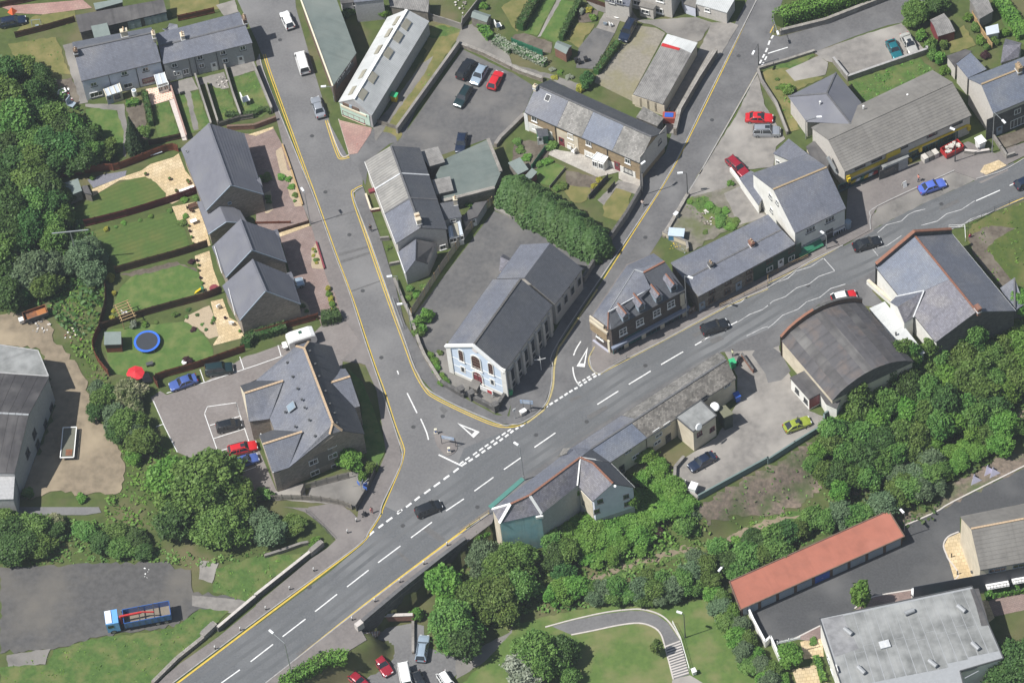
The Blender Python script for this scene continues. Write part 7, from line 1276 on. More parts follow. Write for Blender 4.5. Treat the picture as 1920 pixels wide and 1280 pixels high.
scrub('undergrowth','m0,30 m520,30 m720,60 m1250,260 m1500,330 m1700,320 n100,300 n60,330 m1640,400 m1440,420 m1200,380 m700,380 m330,400 m0,400',7,.6,'ash',.34,seed=4)
scrub('undergrowth','k870,1000 k1220,960 k1230,1070 k1390,1190 o1500,100 o1460,200 o1000,330 o560,500 o240,600 o0,700 n1800,760 n1300,700 n1380,400 n1590,230 n1760,120 o0,150 o260,190 o560,0',8,.6,'ash',.38,seed=5)
scrub('weeds','o540,520 o760,390 o1000,310 o1460,170 o1800,70 p250,-20 p260,0 o1780,100 o1460,190 o1000,330 o760,410',5,.5,'bright',.3,zb=LOW,seed=31)
scrub('undergrowth','o640,560 o1000,430 o1450,320 o1760,210 p100,110 p560,100 p-280,520 o1640,460 o1500,560 o1250,690 o700,690 o250,770 o180,720',8,.6,'ash',.36,zb=LOW,seed=6)
scrub('undergrowth','l540,540 l760,230 l1100,60 h1350,1180 h1560,1100 h1930,1020 l1930,560 l1750,770 l1330,1000 l1240,1240 p960,30 p600,60 p300,60 p40,60 l300,1280 l560,1140 l420,960 l250,860 l420,680',7,.8,'dark',.45,seed=7)
scrub('weeds','k1430,1230 l0,920 l230,800 l400,880 l600,1100 l300,1240 l0,1280 k1600,1290',1.6,.4,'ash',.3,seed=8)
scrub('weeds','h1500,380 h1920,240 h1930,1000 h1760,880 h1560,650 h1480,540',1.8,.35,'bright',.3,seed=9);scrub('weeds','g1300,200 g1440,190 g1700,400 g1650,460 g1500,400 g1280,300',3,.35,'bright',.26,seed=10)
scrub('weeds','d600,620 d1140,440 d1240,520 d730,760',5,.3,'bright',.26,seed=12);scrub('weeds','m1600,440 m1920,330 n340,300 n0,600 m1900,680 m1600,620',3,.25,'bright',.25,seed=13);scrub('weeds','m0,1180 m700,960 m1300,890 m1500,740 m1700,750 m1480,960 m1100,1290 m0,1290',2.5,.25,'bright',.25,seed=14)
scrub('weeds','b1310,240 b1540,215 b1470,340 b1110,940 b1060,1040 b1010,1000 b1260,460',1.2,.2,'bright',.2,seed=15);scrub('weeds','d80,720 d170,700 d240,960 d140,990',4,.35,'bright',.26,seed=16);scrub('weeds','a60,330 a420,280 a530,560 a330,580',1.5,.2,'ash',.22,seed=17)
scrub('weeds','a1550,640 a1710,680 a1800,890 a1640,930',3,.15,'bright',.2,seed=18);scrub('weeds','a1740,580 a1910,540 a1990,660 a2020,840 a1820,890',3,.15,'bright',.2,seed=19);scrub('weeds','j690,220 j800,300 j900,560 j970,820 j900,950 j830,850 j790,480',1.5,.25,'dark',.24,seed=20)
for q,r in parse('l600,250,110 l720,180,110 l850,120,115 l980,110,105 l1080,90,105 l520,330,95 l640,330,110 l1230,40,95 h1440,1260,80 h1560,1250,95'): tree('ash_tree','tall tree leaning against the back of the two halls','tree',q,r,'round','ash',1.5,-1.,'tall trees behind the two halls')
scrub('brambles','i690,330 i800,300 i960,520 i1100,600 i1130,760 i960,740 i830,640 i700,540',6,1.6,'ash',.4,seed=41)
scrub('undergrowth','k880,1020 k1210,980 k1380,1200 o1180,160 o900,280 o560,330 o330,200',6,1.8,'bright',.42,seed=42)
scrub('undergrowth','o600,570 o1000,540 o1400,500 o1480,620 o1200,660 o700,680',6,1.5,'ash',.4,zb=LOW,seed=43)
# ================================================================ VEHICLES
def paint(n,c,metal=.25): return M('car_paint_'+n,c,tuple(x*.94 for x in c),sc=1.,rough=.3,spec=.5,metal=metal,coat=.7)
PC={'white':paint('white',(.72,.72,.71),0),'silver':paint('silver',(.42,.44,.47),.5),'lightblue':paint('light_blue',(.34,.42,.5),.3),'black':paint('black',(.012,.014,.017),.1),'navy':paint('navy',(.012,.022,.05),.2),'darkgreen':paint('dark_green',(.012,.032,.035),.2),'blue':paint('mid_blue',(.07,.12,.36),.2),'brightblue':paint('bright_blue',(.09,.15,.52),.1),'red':paint('bright_red',(.52,.015,.02),0),'darkred':paint('dark_red',(.28,.012,.025),.1),'teal':paint('teal',(.015,.16,.19),.3),'turq':paint('turquoise',(.07,.45,.47),.1),'lime':paint('lime',(.3,.36,.04),.2),'cream':paint('pale_silver',(.5,.49,.45),.3),'lorryblue':paint('lorry_blue',(.03,.1,.32),0),'sky':paint('sky_blue',(.14,.36,.72),0)}
m_tyre=flat('tyre_rubber',(.015,.015,.016),.85);m_rim=flat('wheel_rim',(.35,.36,.37),.35,.5,.7);m_cglass=M('car_glass',(.025,.03,.035),(.02,.024,.028),rough=.04,spec=1.);m_head=flat('headlamp',(.6,.62,.64),.15);m_tail=flat('tail_lamp',(.35,.01,.01),.2);m_plast=flat('black_trim',(.025,.025,.027),.6)
KIND={ # L,W,H, belt, bonnet z, (windscreen base, top, roof end, rear base) as x fractions from the front, boot z
 'hatch':(4.0,1.7,1.44,.92,.86,(.30,.44,.86,.985),.92),'saloon':(4.55,1.75,1.42,.92,.86,(.30,.43,.72,.85),.93),'coupe':(4.35,1.74,1.32,.86,.80,(.33,.47,.74,.93),.88),'estate':(4.6,1.75,1.46,.93,.87,(.29,.42,.90,.985),.93),'suv':(4.5,1.82,1.8,1.1,1.05,(.29,.38,.94,.99),1.1),'mpv':(4.2,1.75,1.6,.98,.9,(.22,.40,.90,.985),.98),'van':(4.9,1.9,2.0,1.12,1.08,(.17,.27,.975,.995),1.12)}
def loft(mb,secs):
    for s,t in zip(secs,secs[1:]):
        for k in range(len(s)-1): mb.face([s[k],s[k+1],t[k+1],t[k]])
    mb.face(secs[0][::-1]);mb.face(secs[-1])
CARM={}
def car_parts(kind):
    if kind in CARM: return CARM[kind]
    L,Wd,H,belt,bon,(x0,x1,x2,x3),boot=KIND[kind];X=lambda f:L/2-f*L;w=Wd/2;mb=MB();secs=[]
    for f,zt,wf,zb_ in((0,.55,.78,.3),(.015,.66,.88,.24),(.05,bon-.12,.95,.2),(.14,bon-.03,.99,.18),(x0,bon+.03,1,.18),(.5,belt,1,.18),(x3-.06,boot,.99,.2),(.965,boot-.02,.95,.22),(.99,boot-.2,.9,.26),(1,.6,.84,.32)):
        a=w*wf;secs.append([(X(f),-a*.93,zb_),(X(f),-a,zb_+.18),(X(f),-a,zt*.72),(X(f),-a*.95,zt-.05),(X(f),-a*.82,zt),(X(f),0,zt+.025),(X(f),a*.82,zt),(X(f),a*.95,zt-.05),(X(f),a,zt*.72),(X(f),a,zb_+.18),(X(f),a*.93,zb_)])
    loft(mb,secs);body=mb.mesh('body');body.polygons.foreach_set('use_smooth',[True]*len(body.polygons))
    bw,tw=w*.93,w*.72;zb_=belt-.03;zt=H
    fb=[(X(x0),bw*s,bon+.0) for s in(-1,1)];ft=[(X(x1),tw*s,zt-.04) for s in(-1,1)];rt=[(X(x2),tw*s,zt-.05) for s in(-1,1)];rb=[(X(x3),bw*s*.96,boot-.03) for s in(-1,1)]
    parts=[('body',body,None)]
    r=MB();n=6;ring=[]
    for f,dz in((0,-.03),(.15,.01),(.5,.03),(.85,.0),(1,-.05)):
        x=X(x1+(x2-x1)*f);ring.append([(x,-tw-.02,zt-.07+dz),(x,-tw*.8,zt-.01+dz),(x,0,zt+.01+dz),(x,tw*.8,zt-.01+dz),(x,tw+.02,zt-.07+dz)])
    for s,t in zip(ring,ring[1:]):
        for k in range(4): r.face([s[k],s[k+1],t[k+1],t[k]][::-1])
    for s in(0,1):
        sy=-1 if s==0 else 1
        r.bar(fb[s],ft[s],.09);r.bar(rb[s],rt[s],.16 if kind in('saloon','coupe','hatch') else .14);r.bar((X((x0+x2)/2+.03),bw*sy,zb_),(X((x0+x2)/2+.03),tw*sy,zt-.06),.1)
        if kind=='van': r.face([(X(.36),bw*sy*1.0,zb_),(X(.98),bw*sy,zb_),(X(x2),(tw+.03)*sy,zt-.06),(X(.36),(tw+.03)*sy,zt-.06)])
        if kind in('estate','suv','mpv'): r.bar((X(.72),bw*sy,zb_),(X(.72),tw*sy,zt-.06),.1)
    parts.append(('roof',r.mesh('roof'),None))
    g=MB();g.face([fb[0],fb[1],ft[1],ft[0]]);parts.append(('windscreen',g.mesh('windscreen'),m_cglass));g=MB();g.face([rb[1],rb[0],rt[0],rt[1]]);parts.append(('rear_window',g.mesh('rear_window'),m_cglass))
    for s in(0,1): g=MB();q=[fb[s],rb[s],rt[s],ft[s]];g.face(q if s==0 else q[::-1]);parts.append(('side_window',g.mesh('side_window'),m_cglass))
    for s in(-1,1):
        g=MB();g.box((X(.02),s*w*.62,.62),.12,.34,.15);parts.append(('headlight',g.mesh('headlight'),m_head));g=MB();g.box((X(.985),s*w*.72,.74),.12,.24,.2);parts.append(('tail_light',g.mesh('tail_light'),m_tail));g=MB();g.box((X(x0+.05),s*(w+.08),belt+.03),.1,.18,.13);parts.append(('wing_mirror',g.mesh('wing_mirror'),m_plast))
    for f in(.004,.996): g=MB();g.box((X(f),0,.42),.1,Wd*.8,.16);parts.append(('bumper',g.mesh('bumper'),m_plast));
    if kind in('suv','estate'): g=MB();[g.bar((X(x1+.04),s*tw*.9,zt+.06),(X(x2-.03),s*tw*.9,zt+.05),.05) for s in(-1,1)];parts.append(('roof_rail',g.mesh('roof_rail'),m_plast))
    for f in(.17,.83):
        for s in(-1,1): 
            t=MB();c=np.array([X(f),s*(w-.09),.31]);t.tube(c-np.array([0,.1,0]),c+np.array([0,.1,0]),.31,n=14);rm_=MB();rm_.tube(c-np.array([0,.108,0]),c+np.array([0,.108,0]),.19,n=10);parts.append(('wheel',t.mesh('wheel'),m_tyre,('rim',rm_.mesh('rim'),m_rim)))
    CARM[kind]=parts;return parts
def car(label,cat,f,r,kind,col,name='parked_car',group=None,zb=0.,sun=False,sc=None,roofcol=None):
    pf,pr=P1(f,zb+.7),P1(r,zb+.7);d=pf-pr;rz=math.atan2(d[1],d[0]);c=(pf+pr)/2;root=thing(name,label,cat,(c[0],c[1],zb+.03),rz,group)
    s=sc or 1.;root.scale=(s,s,s)
    for p in car_parts(kind):
        o=bpy.data.objects.new(p[0],p[1]);COL.objects.link(o);o.parent=root
        m=p[2] or (PC[roofcol] if roofcol and p[0]=='roof' else PC[col])
        if not p[1].materials: p[1].materials.append(m)
        o.material_slots[0].link='OBJECT';o.material_slots[0].material=m
        if len(p)>3:
            q=bpy.data.objects.new(p[3][0],p[3][1]);COL.objects.link(q);q.parent=o
            if not p[3][1].materials: p[3][1].materials.append(p[3][2])
    L,Wd,H=KIND[kind][:3]
    if sun: g=MB();g.box((.1,0,H+.03),.75,.62,.03);o=bpy.data.objects.new('sunroof',g.mesh('sunroof'));o.data.materials.append(m_cglass);COL.objects.link(o);o.parent=root
    return root
G1='cars in the walled car park';G2='cars at the flats car park';G3='cars driving on the main road';G4='cars in the lower car park'
car('white hatchback parked highest up the left street','car','b205,85 ','b262,215','hatch','white');car('white panel van parked on the left street','van','b318,370','b378,570','van','white','parked_van');car('silver saloon parked nearest the double yellow line on left street','car','b440,725','b490,880','saloon','silver')
car('black estate car in the top left bay of the walled car park','car','b1620,445','b1528,590','suv','black',group=G1);car('silver hatchback between black and red cars in the walled car park','car','b1630,635','b1715,490','hatch','lightblue',group=G1,sc=1.05);car('small red car in the walled car park','car','b1825,540','b1765,660','hatch','red',group=G1);car('dark green estate parked alone below the row in the walled car park','car','b1508,795','b1598,650','estate','darkgreen',group=G1);car('dark car half hidden behind the green garage roof','car','b1530,1120','b1548,1020','hatch','navy',group=G1)
car('dark pickup style jeep beside the scruffy hedge at the top','car','c832,300','c905,165','suv','navy');car('teal coupe in the raised parking court','car','d982,440','d912,300','coupe','teal');car('pale silver saloon in the raised parking court','car','d1098,400','d1018,250','saloon','cream',sun=True)
car('bright red saloon on the yard beside the lane','car','d30,885','c1758,880','saloon','red',sun=True);car('silver jeep parked beside the red saloon on the lane yard','car','d88,985','c1815,985','suv','silver',sun=True);car('dark red estate parked against the low white wall','car','g1755,30','c1625,1185','estate','darkred')
car('bright blue saloon on the parking layby by the shops','car','h1318,85','h1145,145','saloon','brightblue');car('black hatchback driving past the church hall parapet','car','h845,515','h640,575','saloon','black','moving_car',G3);car('black car driving past the row of stone cottages','car','g1618,1135','g1425,1205','hatch','black','moving_car',G3,sc=1.1);car('black car with red tail light driving past the junction','car','j1385,1215','j1205,1290','mpv','black','moving_car',G3);car('dark blue car just entering at the right edge','car','h1990,60','h1890,105','hatch','navy','moving_car',G3)
car('lime green coupe with spoiler in the warehouse yard','car','l308,585','l130,650','coupe','lime',sun=True);car('navy car parked below the yard extension','car','k1330,950','k1520,845','saloon','navy')
car('blue saloon by the brown fence in the flats car park','car','i1260,345','i1488,265','saloon','blue',group=G2);car('dark green jeep by the brown fence in the flats car park','car','i1755,190','i1535,225','suv','darkgreen',group=G2);car('black hatchback alone in the marked bays','car','i1808,605','i1625,650','mpv','black',group=G2,sc=.95);car('red estate in the marked bays of the flats car park','car','i1912,775','i1728,822','estate','red',group=G2,sun=True);car('blue hatchback next to the red estate','car','j5,865','i1765,918','hatch','blue',group=G2,sun=True)
car('red saloon in the lower car park by the bridge steps','car','n1000,1215','n885,1050','saloon','darkred',group=G4,zb=LOW);car('light blue estate beside the dark tree in the lower car park','car','n1262,930','n1235,1105','estate','lightblue',group=G4,zb=LOW);car('dark red car at the bottom edge of the lower car park','car','n820,1310','n700,1205','saloon','darkred',group=G4,zb=LOW);car('white minibus at the bottom edge of the lower car park','van','n1140,1330','n1110,1180','van','white','parked_van',G4,LOW);car('black car beside the white minibus at the bottom','car','n1250,1330','n1205,1220','hatch','black',group=G4,zb=LOW);car('white car at the bottom edge under the trees','car','n1470,1330','n1410,1240','estate','white',group=G4,zb=LOW)
car('white hatchback behind the flat roofed block','car','p1115,585','p1130,720','hatch','white',zb=LOW);car('turquoise car behind the flat roofed block','car','p1275,560','p1300,690','hatch','turq',zb=LOW);car('dark blue estate in the garden at the top left edge','car','a200,140','a-10,180','estate','navy');car('pale blue car tucked beside the southernmost new house','car','f320,835','f215,870','hatch','lightblue');car('red and white car on the forecourt behind the barrel roof','car','h620,930','h520,955','hatch','red',roofcol='white')
# --- towed caravan
def part(root,name,mb,mat,parent=None): return mb.obj(name,mat,parent or root)
def lthing(name,label,cat,f,r,zb=0.,zz=.7,group=None):
    pf,pr=P1(f,zb+zz),P1(r,zb+zz);d=pf-pr;c=(pf+pr)/2;return thing(name,label,cat,(0,0,0),0,group),(c[0],c[1],zb+.03),math.atan2(d[1],d[0]),np.linalg.norm(d)
def wheels(root,xs,w,r=.31,wd=.2):
    for x in xs:
        for s in(-1,1): 
            t=MB();c=np.array([x,s*w,r]);t.tube(c-np.array([0,wd/2,0]),c+np.array([0,wd/2,0]),r,n=14);o=part(root,'wheel',t,m_tyre);t=MB();t.tube(c-np.array([0,wd/2+.008,0]),c+np.array([0,wd/2+.008,0]),r*.6,n=10);t.obj('rim',m_rim,o)
cv,loc,rz,L=lthing('caravan','white touring caravan beside the clipped hedge','caravan','f440,1215','f235,1280',0,1.6);mb=MB();secs=[]
for x,z0,z1,wd in((-2.3,.9,1.9,.95),(-2.15,.5,2.35,1.02),(-1.5,.4,2.55,1.06),(1.5,.4,2.55,1.06),(2.1,.5,2.3,1.02),(2.3,.8,1.5,.95)): secs.append([(x,-wd,z0),(x,-wd,z1-.2),(x,-wd*.86,z1),(x,wd*.86,z1),(x,wd,z1-.2),(x,wd,z0)])
loft(mb,[s for s in secs]);part(cv,'body',mb,PC['white']);wheels(cv,[0],.98);mb=MB();mb.box((0,.2,2.6),.5,.5,.1);part(cv,'roof_vent',mb,flat('dark_green_vent',(.03,.09,.06)))
for s in(-1,1): mb=MB();mb.box((0,s*1.065,1.6),2.6,.03,.6);part(cv,'window',mb,m_cglass)
mb=MB();mb.bar((-2.2,0,.5),(-3.3,0,.5),.12);mb.box((-2.75,0,.75),.7,1.2,.4);part(cv,'tow_hitch',mb,m_trim);place(cv,loc,rz)
# --- blue lorry with crane
lo,loc,rz,L=lthing('lorry','blue tipper lorry with red crane arm and white cab','lorry','m800,830','m1300,735',0,1.5);mb=MB()
mb.box((4.1,0,1.75),1.9,2.4,2.3);part(lo,'cab',mb,PC['sky']);mb=MB();mb.box((4.55,0,2.95),.9,2.2,.2);part(lo,'cab_roof',mb,PC['white']);mb=MB();mb.box((5.06,0,2.1),.04,2.1,.8);part(lo,'windscreen',mb,m_cglass)
for s in(-1,1): mb=MB();mb.box((4.4,s*1.21,2.1),.9,.04,.7);part(lo,'side_window',mb,m_cglass)
mb=MB();mb.box((0,0,.85),9.,.9,.3);part(lo,'chassis',mb,m_plast);mb=MB();mb.box((-1.1,0,1.1),7.,2.45,.12);part(lo,'load_floor',mb,flat('dirty_load_floor',(.2,.17,.13),.9))
for s in(-1,1):
    mb=MB();mb.box((-1.1,s*1.22,1.75),7.,.1,1.35);o=part(lo,'side_panel',mb,PC['lorryblue'])
    for k in range(8): mb=MB();mb.box((-4.4+k*.95,s*1.29,1.75),.1,.08,1.3);mb.obj('stanchion',PC['lorryblue'],o)
mb=MB();mb.box((1.2,-1.35,1.7),2.9,.03,.75);part(lo,'sign_panel',mb,flat('pale_sign_panel',(.4,.46,.46)))
for x in(-4.6,2.4): mb=MB();mb.box((x,0,1.75),.1,2.4,1.35);part(lo,'end_board',mb,PC['lorryblue'])
for x in(-2.2,0.): mb=MB();mb.bar((x,-1.2,2.4),(x,1.2,2.4),.14);part(lo,'load_brace',mb,m_plast)
mb=MB();mb.tube((2.8,.2,1.),(2.8,.2,2.9),.18);mb.bar((2.8,.2,2.85),(-.4,.1,2.75),.26,.3);mb.bar((-.4,.1,2.85),(-2.2,.35,2.6),.16,.2);part(lo,'crane_arm',mb,m_red);wheels(lo,[4.2,-2.4,-3.7],1.05,.5,.32);place(lo,loc,rz)
# --- rusty scrap trailer, trailer frame
sk,loc,rz,L=lthing('scrap_trailer','rusty open scrap trailer with white drawbar box','trailer','e160,1115','e345,1050',0,.9);mb=MB();mb.box((-.3,0,.7),3.9,1.7,.1);part(sk,'floor',mb,m_rust)
for s in(-1,1): mb=MB();mb.box((-.3,s*.85,1.05),3.9,.07,.75);part(sk,'side_panel',mb,m_wdark if s>0 else m_rust)
for x in(-2.2,1.6): mb=MB();mb.box((x,0,1.05),.07,1.7,.75);part(sk,'end_board',mb,m_rust)
mb=MB();mb.box((-1.3,.1,.9),1.5,1.2,.4);part(sk,'scrap_load',mb,flat('orange_rust',(.36,.14,.045),.9));mb=MB();mb.box((2.1,.1,.8),.75,.8,.7);part(sk,'drawbar_box',mb,m_trim);wheels(sk,[-1.2,.8],.95,.35);place(sk,loc,rz)
tf,loc,rz,L=lthing('flatbed_trailer','long flatbed trailer with white frame in depot shadow','trailer','i505,870','i525,655',0,.8);mb=MB()
for s in(-1,1): mb.bar((-2.8,s*1.05,1.),(2.8,s*1.05,1.),.14)
for x in(-2.8,2.8): mb.bar((x,-1.05,1.),(x,1.05,1.),.14)
part(tf,'frame',mb,m_trim);mb=MB();mb.box((0,0,.8),5.5,2.,.1);part(tf,'deck',mb,flat('dull_deck',(.13,.13,.1),.9));mb=MB();mb.box((1.8,.2,.88),1.1,1.,.08);part(tf,'rusty_plate',mb,m_rust);wheels(tf,[-1.,.2],1.05,.36);place(tf,loc,rz)
rt_,loc,rz,L=lthing('builders_trailer','bright red builders skip loaded with pale rubble by the shops','skip','d1300,1160','d1460,1075',0,.8);mb=MB();mb.box((0,0,.35),3.,1.6,.1);part(rt_,'floor',mb,m_red)
for s in(-1,1): mb=MB();mb.box((0,s*.85,.8),3.3,.08,.95);part(rt_,'side_panel',mb,m_red)
for s in(-1,1): mb=MB();mb.box((s*1.65,0,.8),.08,1.7,.95);part(rt_,'end_panel',mb,m_red)

for k in range(16): mb=MB();mb.box((random.uniform(-1.3,1.3),random.uniform(-.6,.6),1.1+random.uniform(0,.3)),.5,.35,.3,random.random()*3);part(rt_,'rubble_piece',mb,m_wpale)
place(rt_,loc,rz)
# ================================================================ WALLS, FENCES, STREET FURNITURE, GARDEN THINGS, PEOPLE
def wall(label,toks,h,w=.3,mat=None,cop=None,zb=0.,name='garden_wall',cw=None,base=.3,cat='wall',ch=.1):
    pts=P(toks,zb);c=sum(pts)/len(pts);root=thing(name,label,cat,(c[0],c[1],zb))
    mb=MB()
    for a,b in zip(pts,pts[1:]):
        d=nrm(b-a);mb.bar(a-d*w*.3+Z*(h-base)/2,b+d*w*.3+Z*(h-base)/2,w,h+base)
    mb.obj('masonry',mat or m_wgarden,root)
    if cop:
        for a,b in zip(pts,pts[1:]):
            L=np.linalg.norm(b-a);n=max(1,int(L/1.2));
            for k in range(n): m2=MB();m2.bar(a+(b-a)*(k/n)+Z*(h+ch/2),a+(b-a)*((k+.985)/n)+Z*(h+ch/2),cw or w+.1,ch);m2.obj('coping_stone',cop,root)
    return root
def fence(label,toks,h=1.75,mat=None,zb=0.,name='garden_fence',post=None,pitch=1.85,boards=True,gap=0.,cat='fence',bw=.1):
    pts=P(toks,zb);pts=smooth(pts,3) if len(pts)>3 else pts;c=sum(pts)/len(pts);root=thing(name,label,cat,(c[0],c[1],zb));mat=mat or m_fence;post=post or mat
    for a,b in zip(pts,pts[1:]):
        L=np.linalg.norm(b-a);n=max(1,round(L/pitch));u=(b-a)/L;v=np.array([-u[1],u[0],0])
        for k in range(n):
            p,q=a+(b-a)*(k/n),a+(b-a)*((k+1)/n);l=np.linalg.norm(q-p);m2=MB();m2.box(p+Z*(h+.05)/2,.11,.11,h+.15,ax=(u,v,Z));m2.obj('post',post,root)
            m2=MB();nb=max(3,int(l/(bw+gap+.001))) if boards else 1
            for j in range(nb): m2.box(p+u*(l*(j+.5)/nb)+Z*h/2+v*(.012*(j%2)),l/nb*(.97 if not gap else bw/(bw+gap)),.025,h,ax=(u,v,Z))
            for z in(.25,h-.25): m2.box((p+q)/2+Z*z-v*.04,l,.05,.08,ax=(u,v,Z))
            m2.obj('fence_panel',mat,root)
        m2=MB();m2.box(b+Z*(h+.05)/2,.11,.11,h+.15,ax=(u,v,Z));m2.obj('post',post,root)
    return root
def rail(label,toks,h=1.05,mat=None,zb=0.,pitch=2.,rails=(1.05,.6),r=.03,name='railing',cat='railing'):
    pts=P(toks,zb);c=sum(pts)/len(pts);root=thing(name,label,cat,(c[0],c[1],zb));mat=mat or m_galv
    for a,b in zip(pts,pts[1:]):
        L=np.linalg.norm(b-a);n=max(1,round(L/pitch))
        for k in range(n+1): m2=MB();p=a+(b-a)*(k/n);m2.tube(p,p+Z*h,r,n=6);m2.obj('post',mat,root)
        for z in rails: m2=MB();m2.tube(a+Z*z,b+Z*z,r,n=6);m2.obj('rail',mat,root)
    return root
# --- walls
wall('high grey parapet wall of the walled car park, left side','b1062,1000 b1528,352',1.5,.35,m_wgarden,m_conc);wall('stone wall along the head of the walled car park','b1535,350 b1720,420 b1920,520 c60,550 c230,610',.9,.4,m_wstone,m_wgarden)
wall('rough stone wall between car park and the terrace end','c20,990 b1800,1100 b1835,1050 b1920,930'.replace('c20,990 ','').replace('b1920,930','c90,880'),.8,.5,m_wstone,m_conc);wall('tall garden wall along the lane below the buff terrace','c970,1290 g975,160 g860,360 g700,590 g600,740 g540,840',1.7,.35,m_wgarden,m_wdark);wall('long low wall between chapel yard and leyland hedge','f1800,290 f1920,355 g0,345 g160,430 g300,490 g640,640',.5,.45,m_conc,m_conc)
wall('stone boundary wall of the chapel along the left street','f1165,1120 j1230,40 j1270,130 j1390,320',.9,.35,m_wstone,m_wgarden);wall('dark stone wall with piers in front of the chapel','j1390,320 j1540,410 j1560,420',1.0,.4,m_wdark,m_wdark);wall('dark stone wall at the right of the chapel gate','j1640,440 j1800,525 j1880,400',1.1,.4,m_wdark,m_wdark)
for q,lab in(('j1545,400','left chapel gate pier'),('j1620,430','right chapel gate pier'),('j1800,520','corner pier of the chapel wall')): pr_=thing('gate_pier','dark stone '+lab,'pier',P1(q));mb=MB();p=P1(q);mb.box(p+Z*.9,.75,.75,1.8,rz=.45);mb.obj('shaft',m_wdark,pr_);mb=MB();mb.box(p+Z*1.87,.95,.95,.16,rz=.45);mb.obj('cap_stone',m_wdark,pr_)
wall('pale coped parapet wall at the north side of the bridge','m1640,890 m1920,655 n0,650 n410,325',1.15,.35,m_wdark,m_kerbl);wall('short wall end beside the ramp at the bridge','n415,320 n495,252',1.2,.7,m_wgarden,m_conc);wall('broken low wall end by the lorry park bank','m1530,935 m1610,860',1.0,.9,m_wgarden,m_conc);wall('low overgrown wall running down to the bottom edge','m1150,1290 m1330,1110 m1530,950',.7,.45,m_wstone,m_wgarden)
bp_=wall('bridge parapet and dark retaining wall above the trees','n1570,225 n1380,368 n1100,592 n850,802 n780,862',1.15,.5,m_wdark,m_paveg)
mb=MB();q=P('n1570,225 n1380,368 n1100,592 n850,802 n780,862',0.)
for a,b in zip(q,q[1:]): mb.bar(a+Z*-2.2,b+Z*-2.2,.62,4.9)
mb.obj('retaining_wall',m_wdark,bp_);mb=MB();mb.box(P1('n775,850',.7),1.2,.8,1.5,rz=.6);mb.obj('end_pier',m_kerbl,bp_)
wall('low brick wall with coping beside the lower car park','n1180,795 n920,805',1.1,.4,m_wbrick,m_kerbl,zb=LOW+1.);wall('red brick edged wall of the lower car park bay','n1180,830 n1180,1060',.6,.3,m_wstone,m_conc,zb=LOW)
wall('retaining wall along the edge of the warehouse yard','k1400,1185 k1920,900 l0,915 l200,785 l420,650 l420,575 l520,505',1.3,.25,flat('sea_green_block',(.14,.19,.18),.9),None,base=3.);wall('kerb wall around the navy car','k1290,880 k1225,955 k1220,1050 k1395,1185',.7,.35,m_wgarden,m_conc,base=2.)
wall('raised court wall above the shops back yard','d490,470 d600,608 d1190,405 d1190,385',1.3,.3,m_wgarden,m_kerb);wall('low stone wall of the lane side lawn','d145,1010 d60,790 c1870,620 c1845,540',.8,.3,m_wgarden,m_conc);wall('low wall along the side lane verge','c1850,525 d150,460 d350,395',.6,.3,m_wgarden,m_wgarden);wall('retaining wall under the high clipped hedge','d95,262 d430,180 d890,0',1.2,.4,m_wgarden,m_wgarden)
wall('white boundary wall of the park with pale coping','o1630,455 o1720,640 o1810,840 o1900,1010 p80,970 p60,1000 p95,1140'.replace('p80,970 p60,1000','p20,970'),1.6,.2,m_wwhite,m_trim,LOW);wall('tall crumbling stone wall along the right lane','c1530,420 c1400,620 c1260,860 c1225,1010',1.6,.5,m_wstone,m_wgarden);wall('low pale rubble wall end near the blue skip','g1320,185 g1230,340 g1140,500',.5,.4,m_wstone,m_wgarden)
wall('low white wall beside the dark red estate','g1640,10 g1700,90 g1850,310',1.0,.25,m_wwhite,m_wwhite);wall('small pale walled enclosure with yellow sacks','g1135,490 g1310,560 g1320,610',1.1,.25,m_wcream,m_conc);wall('concrete panel fence beside the white corrugated shop','b1305,150 b1425,185 b1545,225 b1555,165',1.6,.15,m_conc,None,name='concrete_fence',cat='fence');wall('pale boundary wall between two top gardens','b1550,190 b1690,10',1.5,.15,m_conc,None,name='concrete_fence',cat='fence')
wall('brick garden wall at the corner of the left street','a1890,920 b-10,965 b150,905'.replace('a1890,920','a1710,975'),1.0,.3,m_wbrick,m_wbrickd);wall('end garden wall of the street corner terrace','a1905,510 b55,680 b125,850',1.5,.25,m_wgarden,m_conc);wall('grey garden wall between the terrace gardens','a1470,590 a1590,960',1.3,.2,m_wgarden,m_conc);wall('second grey garden wall with pale coping','a1545,640 a1640,945',1.3,.2,m_wgarden,m_conc);wall('garden wall behind the rockery','a1690,520 a1750,720 a1810,890',1.2,.2,m_wgarden,m_conc);wall('pale pink garden wall beside the long white path','a1275,640 a1405,1050',1.3,.18,M('pink_render',(.5,.36,.36),(.42,.3,.3),sc=1.),m_pinkpave)
wall('low planter wall of the northern drive','b200,1095 b265,1280 f350,262',.5,.25,m_woodn,None);wall('low planter wall of the middle drive','f455,545 f515,740',.5,.25,m_maroon,None);wall('side wall of the corner terrace forecourt','f935,525 f1000,520',.8,.2,m_wgarden,m_conc);wall('red edged forecourt bed wall of the corner terrace','f825,190 f865,310 f930,300',.6,.2,m_maroon,m_wcream);wall('forecourt wall of the last corner terrace house','f1005,715 f1080,700',.7,.2,m_wgarden,m_wgarden);wall('wall along the pavement by the triangular garden','f1040,830 f1110,1000 f1165,1110',.9,.3,m_wgarden,m_conc)
